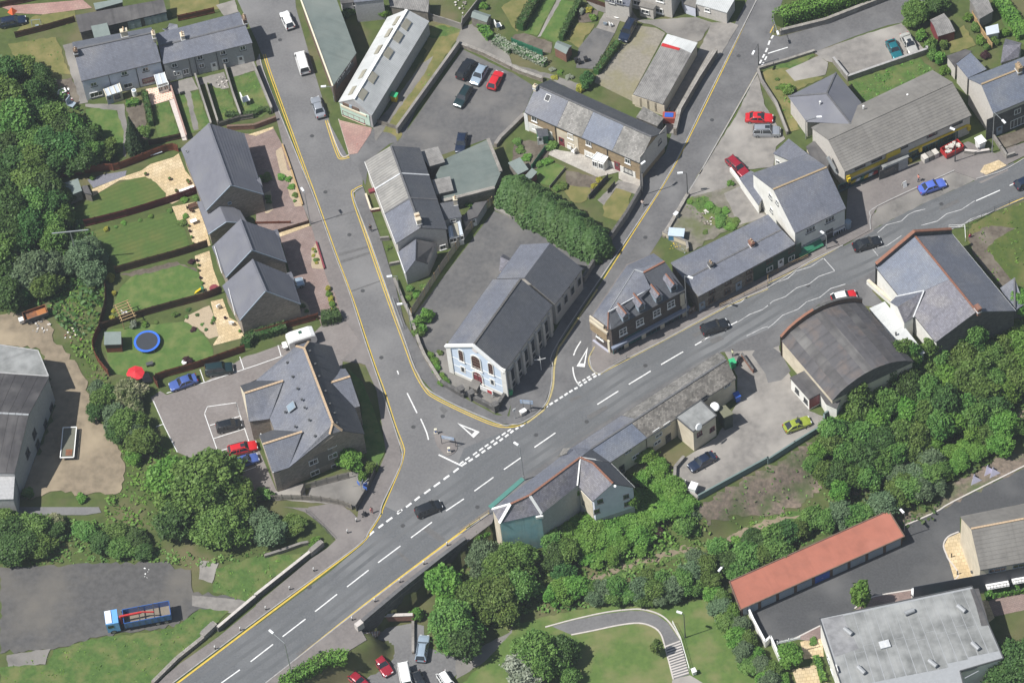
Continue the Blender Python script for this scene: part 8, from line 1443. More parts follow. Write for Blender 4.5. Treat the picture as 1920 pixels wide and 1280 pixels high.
wall('garden walls of the beige end house','d1690,1040 d1790,1190 d1850,1170',.9,.25,m_wgarden,m_conc);wall('low wall beside the red builders skip','d1475,1150 d1560,1160 d1660,1145',.8,.3,m_wgarden,m_kerbl);wall('slate hall forecourt wall','h750,850 h920,1000',1.0,.4,m_wwhite,m_wcream)
wall('low curved wall by the ramp and rough grass','n70,340 n200,300 n340,250 n395,240',.7,.3,m_wstone,m_conc)
# --- fences
fence('red brown panel fence behind the striped lawn','e430,55 e610,25 e800,5 a900,1270 a1250,1135 a1340,1140'.replace('e610,25 ','').replace('e800,5 ','e790,0 '),1.8,m_fence);fence('maroon fence between the two largest lawns','e640,420 e960,340 e1280,240 e1490,165',1.8,m_fencem);fence('dark brown fence between second and third lawns','e870,770 e1120,700 e1340,640 e1560,570',1.8,m_fenced);fence('curved dark fence behind the golden shrubs','e795,840 e800,1000 e770,1120 e755,1195',1.8,m_fenced);fence('brown fence between pergola and trampoline lawns','e765,1190 e1010,1110 e1290,1030 e1550,960 e1660,915',1.8,m_fenced);fence('leaning brown fence at the playhouse corner','e755,1195 i705,40 i735,150 i820,260',1.8,m_fence);fence('red brown fence between lawn and flats car park','i1190,350 i1180,290 i1450,210 i1640,145 i1840,75',1.8,m_fence);fence('long brown fence beside the caravan','f0,1245 f250,1175 f470,1115',1.7,m_fence);fence('short dark fence beside the northern drive','f165,465 f400,395',.8,m_fenced);fence('brown drive divider of the middle new house','f0,400 f260,395',.6,m_fence)
fence('picket topped fence along the chapel yard','f1170,1090 f1380,770 f1560,520 f1720,310 f1775,255',2.,m_wood,gap=.05,post=m_woodn);fence('weathered boarded fence around the drying green','j345,1170 j370,1110 j700,1025',1.7,m_wood,gap=.03);fence('curved boarded fence along the ramp','i1940,1195 j200,1190 j420,1195 j620,1225 j720,1260',1.5,m_wood,gap=.03);fence('dark boarded fence at the corner by the pavement','j915,955 j840,1130 j755,1270',1.6,m_wdark);fence('dark red fence across the top left garden','a120,285 a340,230 a565,165',1.5,m_fenced);fence('dark fence at the very top left','a0,60 a180,25 a330,-10',1.5,m_fenced);fence('rusty fence panels behind the street corner terrace','a1340,160 a1480,130 a1610,100',1.5,m_fence);fence('weathered fence at the foot of the rock garden','a1640,955 a1800,905 a1900,890',1.3,m_wood)
fence('low pale fence across the dirt track','b915,930 b1060,975',1.1,m_wood);fence('green mesh fence along the back lane gardens','c0,330 c230,420',1.5,m_green);fence('dark boundary fence of the pale house at the top','c560,10 c700,60 c880,130',1.2,m_fenced);fence('orange garden fence at the top right','d1530,130 d1600,250 d1680,370',1.5,m_woodn);fence('dark garden fence below the yellow bushes','g580,215 g720,60',1.2,m_wdark);fence('green garden fence below the timber porch','c150,1270 c250,1130',1.2,m_green);fence('stepped dark fence by the lawn with steps','g720,170 g770,110',1.,m_wdark);fence('pale timber edging fence of the top terrace lawn','g285,130 g400,-10',.6,m_wood);fence('white picket gate fence at the flats patio','p70,990 p240,950',.8,m_trim,gap=.08);fence('timber fence behind the dark shrubs at the garden foot','a1120,1090 a1200,1075 a1360,1040',1.4,m_fenced)
# --- railings
rail('pedestrian guard rail in front of the cottages','g1560,1030 g1920,860 h0,800 h300,655',mat=m_woodn);rail('guard rail at the pub end of the bridge pavement','n1530,165 n1750,10',mat=m_woodn);rail('double handrail down the ramp by the silvery bushes','n380,5 n490,110 n580,205',mat=m_dkgrey);rail('white handrail along the park path bend','o1205,840 o1265,960 o1330,1190',mat=m_trim,zb=LOW);rail('galvanised rail along the chapel side of left street','f1025,970 f1105,1195',mat=m_galv,pitch=3.);rail('rail outside the corner shop','k765,180 k860,130',mat=m_galv);rail('wire fence along the top of the embankment','h1500,410 h1700,300 h1920,215',mat=m_dkgrey,pitch=2.5)
rail('white rail beside hall steps','h1355,440 h1475,435 h1480,530',mat=m_trim)
# --- steps
def steps(label,a,b,n,z0,z1,mat,zb=0.):
    A=P(a,z0);B=P(b,z1);c=(A[0]+B[0])/2;root=thing('steps',label,'steps',c)
    for k in range(n):
        f,g=k/n,(k+1)/n;p=[A[0]+(B[0]-A[0])*f,A[1]+(B[1]-A[1])*f,A[1]+(B[1]-A[1])*g,A[0]+(B[0]-A[0])*g];z=z0+(z1-z0)*f;mb=MB();mb.prism([x[:2] for x in p],z-.6,z);mb.obj('step',mat if not isinstance(mat,list) else mat[k%2],root)
steps('long flight of pale steps down through the park','o1150,1000 o1262,958','o1215,1250 o1330,1215',26,LOW+.35,LOW+.05,[m_kerbl,m_paveg]);steps('striped steps beside the bridge end pier','n775,905 n815,960','n930,890 n920,910',14,-.1,LOW+1.,[m_kerbl,m_pinkpave]);steps('pale concrete steps beside the slate hall','h1400,465 h1470,440','h1470,540 h1500,515',7,-.1,-1.6,m_conc)
# --- lamp posts
def lamp(label,base,top,head,zb=0.,col=None,sign=False):
    p=P1(base,zb);hb=None
    # height from the photograph: the point over the base that lines up with the top
    ty=tok(top)[0];best=min(np.arange(3,12,.05),key=lambda h:abs(_pj(p+Z*h)[1]-ty[1]));root=thing('street_lamp',label,'street lamp',p);t=p+Z*best;mb=MB();mb.tube(p,p+Z*1.2,.11,n=8);mb.tube(p+Z*1.2,t,.075,.055,8);mb.obj('post',col or m_galv,root)
    hp=W(*tok(head)[0],t[2]+.15);d=hp-t;d[2]=0;L=min(max(np.linalg.norm(d),.4),3.);u=nrm(d);mb=MB();mb.tube(t,t+u*L+Z*.15,.045,n=6);mb.obj('arm',col or m_galv,root);mb=MB();X=u;Y=np.cross(Z,X);mb.box(t+u*(L+.3)+Z*.2,.85,.32,.2,ax=(X,Y,Z));mb.box(t+u*(L+.35)+Z*.08,.6,.24,.08,ax=(X,Y,Z));mb.obj('lantern',m_steelw,root)
def _pj(p):
    c=RM.T@(np.array(p)-CAM);return (CX+F*c[0]/c[2],CY+F*c[1]/c[2])
lamp('street lamp beside the northern drive of the left street','f410,405','f362,170','f360,160');lamp('street lamp on the chapel side of the left street','f1085,960','f1035,790','f1015,792');lamp('short lamp near the triangular garden wall','f1165,1190','f1130,1000','f1092,1000');lamp('street lamp by the derelict plot on the right lane','g1318,190','g1300,20','g1275,18',col=m_dkgrey);lamp('street lamp at the side lane junction','c1850,490','c1845,330','c1815,388',col=m_dkgrey);lamp('tall pale lamp column beside the corner shop','g1312,1100','g1302,790','g1325,797');lamp('street lamp at the road edge by the pub','k90,1040','k55,790','k42,775');lamp('street lamp leaning over the bridge at the bottom','n275,1240','n215,980','n125,905');lamp('tall lamp column by the beige end house','d1680,1145','d1700,845','d1760,905');lamp('lamp beside the green awning shop','h438,590','h430,490','h415,470');lamp('slim lamp in the park beside the path','o1300,940','o1285,765','o1285,760',LOW,m_dkgrey);lamp('lamp at the end of the red garage row','p1022,190','p1025,20','p1022,10',LOW,m_dkgrey);lamp('lamp near the park wall behind garages','o1620,450','o1600,415','o1570,418',LOW);lamp('lamp by the parade skip','d1402,1215','d1402,985','d1398,975',col=m_dkgrey);lamp('lamp by the derelict wall in front of the right lane terrace','g975,190','c968,1245','c960,1240',col=m_dkgrey);lamp('lamp column on the flat wing of the parade','d285,1040','d285,890','d370,880');lamp('lamp at the left street bend by brick forecourt','b590,760','b575,650','b520,650');lamp('lamp beside the hedge corner of the side lane','d45,245','d40,225','d70,240')
# lean bare pole in the west garden
pl=thing('washing_pole','tall pale T shaped pole among the grey willows','pole',P1('e600,720'));p=P1('e600,720');t=p+Z*9.2;mb=MB();mb.tube(p,t,.11,.08,8);mb.obj('shaft',m_galv,pl);mb=MB();u=nrm(P1('e595,430',9)-P1('e445,445',9));mb.bar(t-u*2.9,t+u*2.9,.16);mb.obj('crossbar',m_galv,pl)
# --- bollards on the bridge
def bollard(q,label,col=None,group='bollards along the bridge pavements'):
    p=P1(q,.13);root=thing('bollard',label,'bollard',p,0,group);mb=MB();mb.tube(p,p+Z*.85,.1,.09,8);mb.obj('post',m_black,root);mb=MB();mb.tube(p+Z*.55,p+Z*.72,.112,n=8);mb.obj('band',m_trim,root);mb=MB();mb.tube(p+Z*.85,p+Z*.97,.11,.06,8);mb.obj('cap',m_trim,root)
for k,q in enumerate(('n722,808','n892,670','n1080,525','n1260,390','n1435,250')): bollard(q,('first','second','third','fourth','fifth')[k]+' white banded bollard from the bottom on the parapet side')
for k,q in enumerate(('m1615,1025','m1805,885','n75,730','n255,580','n435,440')): bollard(q,('first','second','third','fourth','fifth')[k]+' white banded bollard from the bottom on the grass side')
bollard('n688,155','dark bollard nearest the junction ramp');bollard('n755,70','dark bollard by the boarded corner fence')
for k,q in enumerate(('p1375,335','p1420,465')): bl=thing('bollard',('upper','lower')[k]+' dark bollard on the yellow paving by the flats','bollard',P1(q,LOW));mb=MB();p=P1(q,LOW+.1);mb.tube(p,p+Z*.9,.09,n=8);mb.obj('post',m_black,bl)
for k,q in enumerate(('j1350,690','j1450,830')):
    ib=thing('traffic_bollard',('upper','lower')[k]+' cream keep left bollard on the traffic island','bollard',P1(q));p=P1(q,.1);mb=MB();mb.box(p+Z*.15,.6,.45,.3);mb.obj('base',m_wpale,ib);mb=MB();mb.box(p+Z*.75,.42,.3,.9);mb.obj('body',flat('pale_cream_plastic',(.72,.66,.5)),ib);mb=MB();mb.tube(p+Z*.8-np.array([0,.17,0]),p+Z*.8-np.array([0,.2,0]),.17,n=14);mb.obj('blue_disc',m_blue,ib)
isl=sheet('traffic_island','j1330,690 j1380,680 j1490,740 j1510,800 j1470,845 j1420,850 j1360,780',m_pave,z=.03,thick=.1,curve=True)
def dirsign(label,a,b,h,bw,bh,col,zb=0.,pz=None):
    p,q=P(a,zb)[0],P(b,zb)[0];u=nrm(q-p);nn=np.cross(u,Z);root=thing('direction_sign',label,'sign',(p+q)/2);
    for x in(p,q): mb=MB();mb.tube(x,x+Z*h,.05,n=6);mb.obj('post',m_dkgrey,root)
    c=(p+q)/2+Z*(h-bh/2);mb=MB();mb.box(c,bw,.06,bh,ax=(u,nn,Z));o=mb.obj('board',col,root)
    for s in(-1,1):
        m2=MB();m2.box(c+nn*s*.034,bw-.12,.004,.05,ax=(u,nn,Z));
        for k in range(2): m2.box(c+nn*s*.035+Z*(bh*.22*(1-2*k)),bw*(.7-.2*k),.006,.08,ax=(u,nn,Z))
        m2.obj('lettering',m_trim,o)
m_sgn=flat('sign_back_blue',(.3,.4,.55),.4)
dirsign('blue grey direction sign on two posts on the traffic island','j1395,770 ','j1500,790',2.4,2.,.7,m_sgn);dirsign('blue grey direction sign on two posts by the chapel corner','k90,525','k145,530',3.1,2.0,.9,m_sgn)
bs=thing('info_post','slim post with pale plate by the chapel corner','sign',P1('k25,580'));p=P1('k25,580');mb=MB();mb.tube(p,p+Z*2.6,.05,n=6);mb.obj('post',m_galv,bs);mb=MB();mb.box(p+Z*2.4,.5,.06,.5,rz=.5);mb.obj('plate',m_steelw,bs);fpp=thing('finger_post','white finger post in the shade beside the chapel','sign',P1('k220,215'));p=P1('k220,215');mb=MB();mb.tube(p,p+Z*2.9,.05,n=6);mb.obj('post',m_trim,fpp)
for k,a_ in enumerate((.2,1.6,3.0)): mb=MB();c=p+Z*(2.8-.02*k);d=np.array([math.cos(a_),math.sin(a_),0]);mb.bar(c,c+d*.9-Z*.0,.05,.2);mb.obj('finger',m_trim,fpp)
bx_=thing('service_cabinet','small pale cabinet slab at the chapel corner','cabinet',P1('k85,545'));mb=MB();p=P1('k85,545');mb.box(p+Z*.45,.95,.6,.9,rz=.5);mb.obj('case',m_wpale,bx_);mb=MB();mb.box(p+Z*.94,1.05,.7,.08,rz=.5);mb.obj('lid',m_trim,bx_)
for q,lab in(('g1230,350','pale cabinet on the right lane verge'),): bx_=thing('service_cabinet',lab,'cabinet',P1(q));mb=MB();p=P1(q);mb.box(p+Z*.5,.7,.5,1.,rz=.8);mb.obj('case',m_wpale,bx_);mb=MB();mb.box(p+Z*1.04,.8,.6,.07,rz=.8);mb.obj('lid',m_steelw,bx_)
# --- bins, tanks, sacks
def bin_(label,q,mat,lid,zb=0.,s=1.,rz=.3,name='wheelie_bin'):
    p=P1(q,zb);r=thing(name,label,'bin',p);mb=MB();X=np.array([math.cos(rz),math.sin(rz),0]);Y=np.cross(Z,X);lo_=[p+X*a*.24*s+Y*b*.28*s for a,b in((-1,-1),(1,-1),(1,1),(-1,1))];hi=[p+Z*1.0*s+X*a*.3*s+Y*b*.35*s for a,b in((-1,-1),(1,-1),(1,1),(-1,1))]
    for k in range(4): mb.face([lo_[k],lo_[(k+1)%4],hi[(k+1)%4],hi[k]])
    mb.obj('body',mat,r);mb=MB();mb.box(p+Z*1.04*s,.68*s,.78*s,.1*s,rz=rz);mb.obj('lid',lid,r)
bin_('yellow grit bin with green lid beside the white corrugated shop','b1042,755',m_yellow,m_greenb,s=1.5,rz=1.1,name='grit_bin');bin_('green wheelie bin at the end of the lichened roof','k1655,190',m_greenb,m_greenb,s=1.4);bin_('blue bin against the cottage end wall in the yard','k1688,440',m_blue,m_blue,s=1.4);bin_('white skip bin in the corner of the yard','k1362,1130',m_trim,m_trim,s=1.7,rz=-.5,name='container');bin_('grey bin next to the white container in the yard','k1285,1080',m_wpale,m_wpale,s=1.1,rz=-.5);bin_('litter bin beside the park steps','o1365,1210',m_steelw,m_trim,LOW);bin_('green bin at the corner of the chapel facade','k-10,395',m_greenb,m_greenb);bin_('pale freezer cabinet beside the parade skip','d1590,1110',m_trim,m_trim,s=2.,rz=.4,name='ice_cabinet')
for k,q in enumerate(('c483,470','c505,480','c555,462')): bin_('black bin '+('left of a pair','right of a pair','standing apart')[k]+' beside the orange brick shed',q,m_black,m_black,s=.9)
bk=thing('builders_skip','blue builders skip bin with pale cover on the derelict plot','skip',P1('g1235,500'));p=P1('g1235,500');mb=MB();mb.box(p+Z*.65,2.4,1.5,1.3,rz=-.25);mb.obj('body',flat('skip_blue',(.06,.22,.42)),bk);mb=MB();mb.box(p+Z*1.35,2.55,1.65,.1,rz=-.25);mb.obj('cover',flat('pale_blue_cover',(.45,.53,.6)),bk)
def heap(name,label,cat,q,r,h,mats,n=12,zb=0.,flatness=1.):
    p=P1(q,zb);root=thing(name,label,cat,p);g=random.Random(hash(label)%1000 if False else len(label)*7)
    for m in mats:
        for k in range(n): mb=MB();a=g.random()*6.28;d=r*math.sqrt(g.random());s=g.uniform(.18,.5)*r*.5;mb.box(p+np.array([d*math.cos(a),d*math.sin(a),h*g.random()*(1-d/r)+.1]),s,s*g.uniform(.5,1),s*g.uniform(.3,.7)*flatness,g.random()*3);mb.obj('scrap_piece',m,root)
heap('rubbish_heap','heap of pale rubbish beside the dirt track','rubbish heap','e560,1240',1.6,.4,[m_trim,m_wcream,m_wbrick],5);heap('rubble_heap','pale grey rubble patch next to the scrap trailer','rubble','e310,1165',1.6,.25,[m_wpale,m_conc],9);heap('rockery','pale stone rockery tipped in the terrace garden','rockery','a1660,620',1.3,.4,[m_kerbl,m_conc],14);heap('yellow_sacks','yellow sacks in the small walled enclosure','sacks','g1225,580',.9,.4,[m_yellow],9);heap('blue_sheets','pale sheets beside the yellow sacks','sheets','g1295,598',.6,.25,[m_bluegrey],5);heap('rubble_heap','broken stone on the derelict plot','rubble','g1480,350',1.8,.4,[m_wpale,m_wstone],12);heap('litter','scattered litter on the bank by the railway path','litter','l230,1075',1.8,.1,[m_trim,m_bluegrey],3,LOW);heap('paper_litter','white paper litter on the lorry park','litter','m1090,460',1.,.08,[m_trim],7);heap('garden_junk','junk and toys in the yard beside the white terrace','junk','a490,720',1.6,.4,[m_trim,m_maroon,m_bluegrey],6);heap('building_timber','timber and planks behind the cream extension','timber','k1200,880',1.5,.3,[m_woodn,m_trim],6,-.8);heap('stacked_goods','goods stacked on the quarter yard rubble at the lane shed','junk','c1210,850',1.2,.7,[m_wcream,m_rust],6);heap('goods','old rubble and fittings behind the top concrete fence','rubble','b1520,60',1.8,.4,[m_wpale,m_wood],6)
heap('white_flowers','white flowering clump on the pink paving edge','flowers','b745,1095',.5,.5,[m_red],5)  # small red plastic planter built from loose boxes
rs_=thing('red_box','red container with blue lid on the rubble by the lane','container',P1('c1180,905'));p=P1('c1180,905');mb=MB();mb.box(p+Z*.7,2.1,1.4,1.4,rz=-.2);mb.obj('body',flat('rust_red_box',(.32,.07,.045)),rs_);mb=MB();mb.box(p+Z*1.45,1.4,.9,.08,rz=-.2);mb.obj('lid',m_blue,rs_)
for k,q in enumerate(('l1540,1040','l1640,970','l1680,985')):
    tp=thing('tarpaulin',('single lilac sheet tent','left of the paired lilac sheets','right of the paired lilac sheets')[k]+' on the roadside strip','tarpaulin',P1(q,LOW));p=P1(q,LOW);mb=MB();a=np.array([.5,.9,0]);t=p+Z*1.3;mb.slab([p-a,p+a,t+a*.3],.04);mb.slab([p+np.array([1.3,-.2,0]),p-a,t],.04);mb.obj('sheet',flat('lilac_white_sheet',(.52,.5,.62),.6),tp)
# --- forecourt clutter
pc_=thing('pallet_stack','stack of crates and bags on the shop forecourt','pallet',P1('d1215,1190'));p=P1('d1215,1190',.1)
for k in range(3): mb=MB();mb.box(p+np.array([-.9+k*.9,-.25+k*.35,.55]),.8,1.1,1.1,rz=.42);mb.obj('crate_stack',(m_wpale,m_conc,m_wpale)[k],pc_)
ab=thing('advertising_board','white folding advertising board on the shop forecourt','sign',P1('h1022,115',.1));p=P1('h1022,115',.12);mb=MB();u=np.array([.9,.4,0]);v=np.array([-.4,.9,0]);mb.slab([p-u*.35-v*.35,p+u*.35-v*.35,p+u*.35+Z*1.1,p-u*.35+Z*1.1],.04,up=-v);mb.obj('front_board',m_trim,ab);mb=MB();mb.slab([p-u*.35+v*.35,p+u*.35+v*.35,p+u*.35+Z*1.1,p-u*.35+Z*1.1],.04,up=v);mb.obj('back_board',m_trim,ab)
# --- garden things
tr_=thing('trampoline','round garden trampoline with bright blue padding','trampoline',P1('e1105,1270'));c=W(275.5,639.5,.85);mb=MB();n=32;R0,R1_=2.08,1.72
for k in range(n):
    a,b=2*math.pi*k/n,2*math.pi*(k+1)/n;f=lambda r,t,z: c+np.array([r*math.cos(t),r*math.sin(t),z])
    mb.face([f(R1_,a,.02),f(R0,a,.02),f(R0,b,.02),f(R1_,b,.02)]);mb.face([f(R0,a,-.06),f(R0,b,-.06),f(R0,b,.02),f(R0,a,.02)])
mb.obj('padding',flat('trampoline_blue',(.035,.14,.6),.5),tr_);mb=MB();mb.disc(c,R1_,32);mb.obj('mat',flat('trampoline_mat',(.035,.04,.05),.8),tr_)
for k in range(6): a=k*math.pi/3;mb=MB();q=c+np.array([1.95*math.cos(a),1.95*math.sin(a),0]);mb.tube(np.array([q[0],q[1],0]),q,.04,n=6);mb.obj('leg',m_galv,tr_)
us=thing('parasol','bright red garden parasol over a patio table','parasol',P1('i1010,270'));c=W(*tok('i1015,235')[0],2.3);mb=MB();n=8
for k in range(n):
    a,b=2*math.pi*k/n,2*math.pi*(k+1)/n;mb.face([c+Z*.35,c+np.array([1.45*math.cos(a),1.45*math.sin(a),-.1]),c+np.array([1.45*math.cos(b),1.45*math.sin(b),-.1])])
mb.obj('canopy',flat('parasol_red',(.55,.02,.03),.7),us);mb=MB();mb.tube((c[0],c[1],0),(c[0],c[1],c[2]+.45),.03,n=6);mb.obj('pole',m_galv,us)
dk_=thing('garden_decking','dark square decking with sand edging by the red parasol','decking',P1('i1090,270'));mb=MB();mb.slab(P('i1060,250 i1110,230 i1145,300 i1070,310',.12),.1);mb.obj('deck',m_wood,dk_)
pg=thing('pergola','new timber pergola over a white garden seat','pergola',P1('e930,1060'));q=[W(*t,2.3) for t in tok('e865,1010 e950,975 e1010,1090 e915,1125')]
for k in range(4): mb=MB();mb.tube((q[k][0],q[k][1],0),q[k],.07,n=6);mb.obj('post',m_woodn,pg)
for k in range(7): f=k/6;mb=MB();mb.bar(q[0]+(q[3]-q[0])*f-nrm(q[1]-q[0])*.3,q[1]+(q[2]-q[1])*f+nrm(q[1]-q[0])*.3,.09,.16);mb.obj('rafter',m_woodn,pg)
for a,b in((0,3),(1,2)): mb=MB();mb.bar(q[a]-Z*.12,q[b]-Z*.12,.1,.18);mb.obj('beam',m_woodn,pg)
def chair(label,q,mat,rz=0.,zb=0.,s=1.,name='garden_chair'):
    p=P1(q,zb);r=thing(name,label,'chair',p);X=np.array([math.cos(rz),math.sin(rz),0])*s;Y=np.cross(Z,X);mb=MB();mb.box(p+Z*.45*s,.5*s,.5*s,.06,rz=rz);mb.obj('seat',mat,r);mb=MB();mb.box(p+Z*.75*s-X*.25,.06*s,.5*s,.6*s,rz=rz);mb.obj('backrest',mat,r)
    for a in(-1,1):
        for b in(-1,1): mb=MB();mb.tube(p+X*.2*a+Y*.2*b,p+X*.2*a+Y*.2*b+Z*.45*s,.025,n=5);mb.obj('leg',mat,r)
def table(label,q,mat,r_=.6,zb=0.,h=.73,name='garden_table',sq=False):
    p=P1(q,zb);r=thing(name,label,'table',p);mb=MB()
    if sq: mb.box(p+Z*h,r_*2,r_*1.2,.05,rz=.3)
    else: mb.tube(p+Z*(h-.03),p+Z*h,r_,n=18)
    mb.obj('tabletop',mat,r);mb=MB();mb.tube(p,p+Z*(h-.03),.05,n=6);mb.obj('pedestal',m_galv,r)
chair('white garden seat under the timber pergola','e945,1090',m_trim,.6,s=1.6);chair('white lounger chair on the southern patio','e1640,1030',m_trim,2.,s=1.2);chair('white chair against the southern house wall','e1740,1155',m_trim,1.,s=1.2);table('white round table on the pale paved garden at the top','c800,125',m_trim,1.0);chair('white chair on the crazy paving at the top','c745,200',m_trim,.4,s=1.1);chair('pale chair left of the white one on crazy paving','c700,190',m_bluegrey,1.2);chair('white lattice chair left on the terrace patio','c440,1125',m_trim,.9,s=1.4);chair('white lattice chair right on the terrace patio','c465,1150',m_trim,2.4,s=1.4)
table('wooden table on the second patio','e1450,280',m_fenced,.75,sq=True);chair('dark chair left of the wooden table','e1415,290',m_fenced,0.);chair('dark chair below the wooden table','e1440,310',m_fenced,1.2);table('white board on the second patio','e1455,395',m_trim,.55,sq=True);table('long white bench on the first patio','e1410,165',m_trim,1.25,sq=True,h=.5,name='garden_bench');table('round maroon table on the third patio','e1610,900',m_maroon,.75);chair('white plastic seat on the rough lawn by the street wall','a1848,775',m_trim,.3,s=2.4,name='lawn_chair');table('white tablecloth table in the yard beside the white terrace','a465,705',m_trim,.8,sq=True);chair('white swing seat beside the dark green shed','b1820,215',m_trim,.3,s=1.9,name='lawn_chair');chair('pale recliner at the foot of the terrace wall','a545,810',m_bluegrey,-.6,s=2.2,name='lawn_chair')
wh_=thing('water_butt','white round water butt by the terrace porch','tank',P1('a1012,700'));p=P1('a1012,715');mb=MB();mb.tube(p,p+Z*1.3,.42,n=14);mb.obj('drum',m_trim,wh_);mb=MB();mb.tube(p+Z*1.3,p+Z*1.34,.3,n=12);mb.obj('lid',m_bluegrey,wh_)
ob_=thing('orange_tent','small orange play tent at the top left edge','tent',P1('a95,90'));p=P1('a95,90');mb=MB();
for k in range(4): a,b=k*math.pi/2,(k+1)*math.pi/2;mb.face([p+np.array([.9*math.cos(a),.9*math.sin(a),0]),p+np.array([.9*math.cos(b),.9*math.sin(b),0]),p+Z*1.1])
mb.obj('canvas',flat('orange_canvas',(.6,.12,.04)),ob_)
sw=thing('garden_swing','pale blue frame swing beside the dark blue estate','swing',P1('a280,200'));p=P1('a280,205');mb=MB();t=p+Z*1.9
for dx,dy in((-.8,-.6),(.8,-.6),(-.8,.7),(.8,.7)): mb.tube(p+np.array([dx,dy,0]),t+np.array([dx*.9,0,0]),.035,n=5)
mb.tube(t-np.array([.8,0,0]),t+np.array([.8,0,0]),.035,n=5);mb.obj('frame',m_bluegrey,sw);mb=MB();mb.box(p+Z*.5,.6,.25,.05);mb.obj('seat',m_bluegrey,sw)
ra=thing('rotary_airer','rotary clothes airer with blue washing on the drying green','airer',P1('j790,1110'));p=P1('j795,1120');mb=MB();mb.tube(p,p+Z*2.2,.03,n=6);mb.obj('pole',m_galv,ra)
for k in range(4): a=k*math.pi/2+.4;mb=MB();mb.bar(p+Z*1.6,p+Z*2.3+np.array([1.4*math.cos(a),1.4*math.sin(a),0]),.04);mb.obj('arm',m_galv,ra)
for k in range(4): a=k*.9-.6;mb=MB();c=p+np.array([.7*math.cos(a),.7*math.sin(a)-.3,1.75]);mb.box(c,.7,.04,.75,rz=a);mb.obj('washing',flat('washing_blue',(.06,.16,.55),.8) if k!=2 else m_bluegrey,ra)
pt=thing('plant_pot','white pot holding the purple leaved acer','pot',P1('i1385,165'));p=P1('i1385,170');mb=MB();mb.tube(p,p+Z*.6,.3,.42,12);mb.obj('pot',m_trim,pt)
for k,q in enumerate(('e1275,70','e1325,160','e1095,35','e1410,85','e1420,100')): pt=thing('plant_pot',('pot on the paving right of the striped lawn','pot at the end of the striped lawn','pot at the head of the striped lawn','upper terracotta pot by the first house','lower terracotta pot by the first house')[k],'pot',P1(q));p=P1(q);mb=MB();mb.tube(p,p+Z*.5,.2,.3,10);mb.obj('pot',m_terra if k>2 else m_wbrickd,pt);mb=MB();mb.tube(p+Z*.45,p+Z*.75,.28,.1,8);mb.obj('plant',LEAFK['ash'],pt)
g2=random.Random(4)
for k,q in enumerate(('e1415,420','e1425,460','e1440,505','e1452,555','e1480,680','e1490,715','e1490,755','e1505,810','e1520,850','e1605,1110','e1690,1110','e1800,1210','e1590,1150')): pt=thing('plant_pot','small planted pot along the patio edge of the new houses','pot',P1(q),0,'small pots along the patio edges');p=P1(q);mb=MB();mb.tube(p,p+Z*.35,.16,.22,8);mb.obj('pot',(m_terra,m_wbrickd,m_black)[k%3],pt);mb=MB();mb.tube(p+Z*.32,p+Z*.6,.26,.12,7);mb.obj('plant',LEAFK[('ash','plum','bright')[k%3]],pt)
ts=thing('slide_toy','yellow and green toy slide at the third lawn corner','toy',P1('e1495,910'));p=P1('e1495,910');mb=MB();mb.slab([p+np.array([-.8,-.3,.1]),p+np.array([-.6,.2,.1]),p+np.array([.5,.3,.9]),p+np.array([.3,-.2,.9])],.06);mb.obj('slide',m_yellow,ts);mb=MB();mb.box(p+np.array([.55,.1,.45]),.3,.6,.9,rz=.3);mb.obj('ladder',m_green,ts)
rd=thing('ride_on_mower','dark toy cart on the trampoline lawn','toy',P1('i1125,175'));p=P1('i1125,178');mb=MB();mb.box(p+Z*.35,1.1,.6,.4,rz=.2);mb.obj('body',m_dkgrey,rd);
for s in(-1,1): mb=MB();mb.tube(p+np.array([s*.35,-.35,.18]),p+np.array([s*.35,.35,.18]),.18,n=10);mb.obj('axle_wheel',m_tyre,rd)
wc=thing('white_sheet','white dust sheet lying behind the red brown fence','sheet',P1('a1165,1140'));mb=MB();mb.slab(P('a1110,1140 a1200,1112 a1218,1140 a1130,1168',.5),.06);mb.obj('cover',flat('pale_sheet',(.5,.56,.62)),wc)
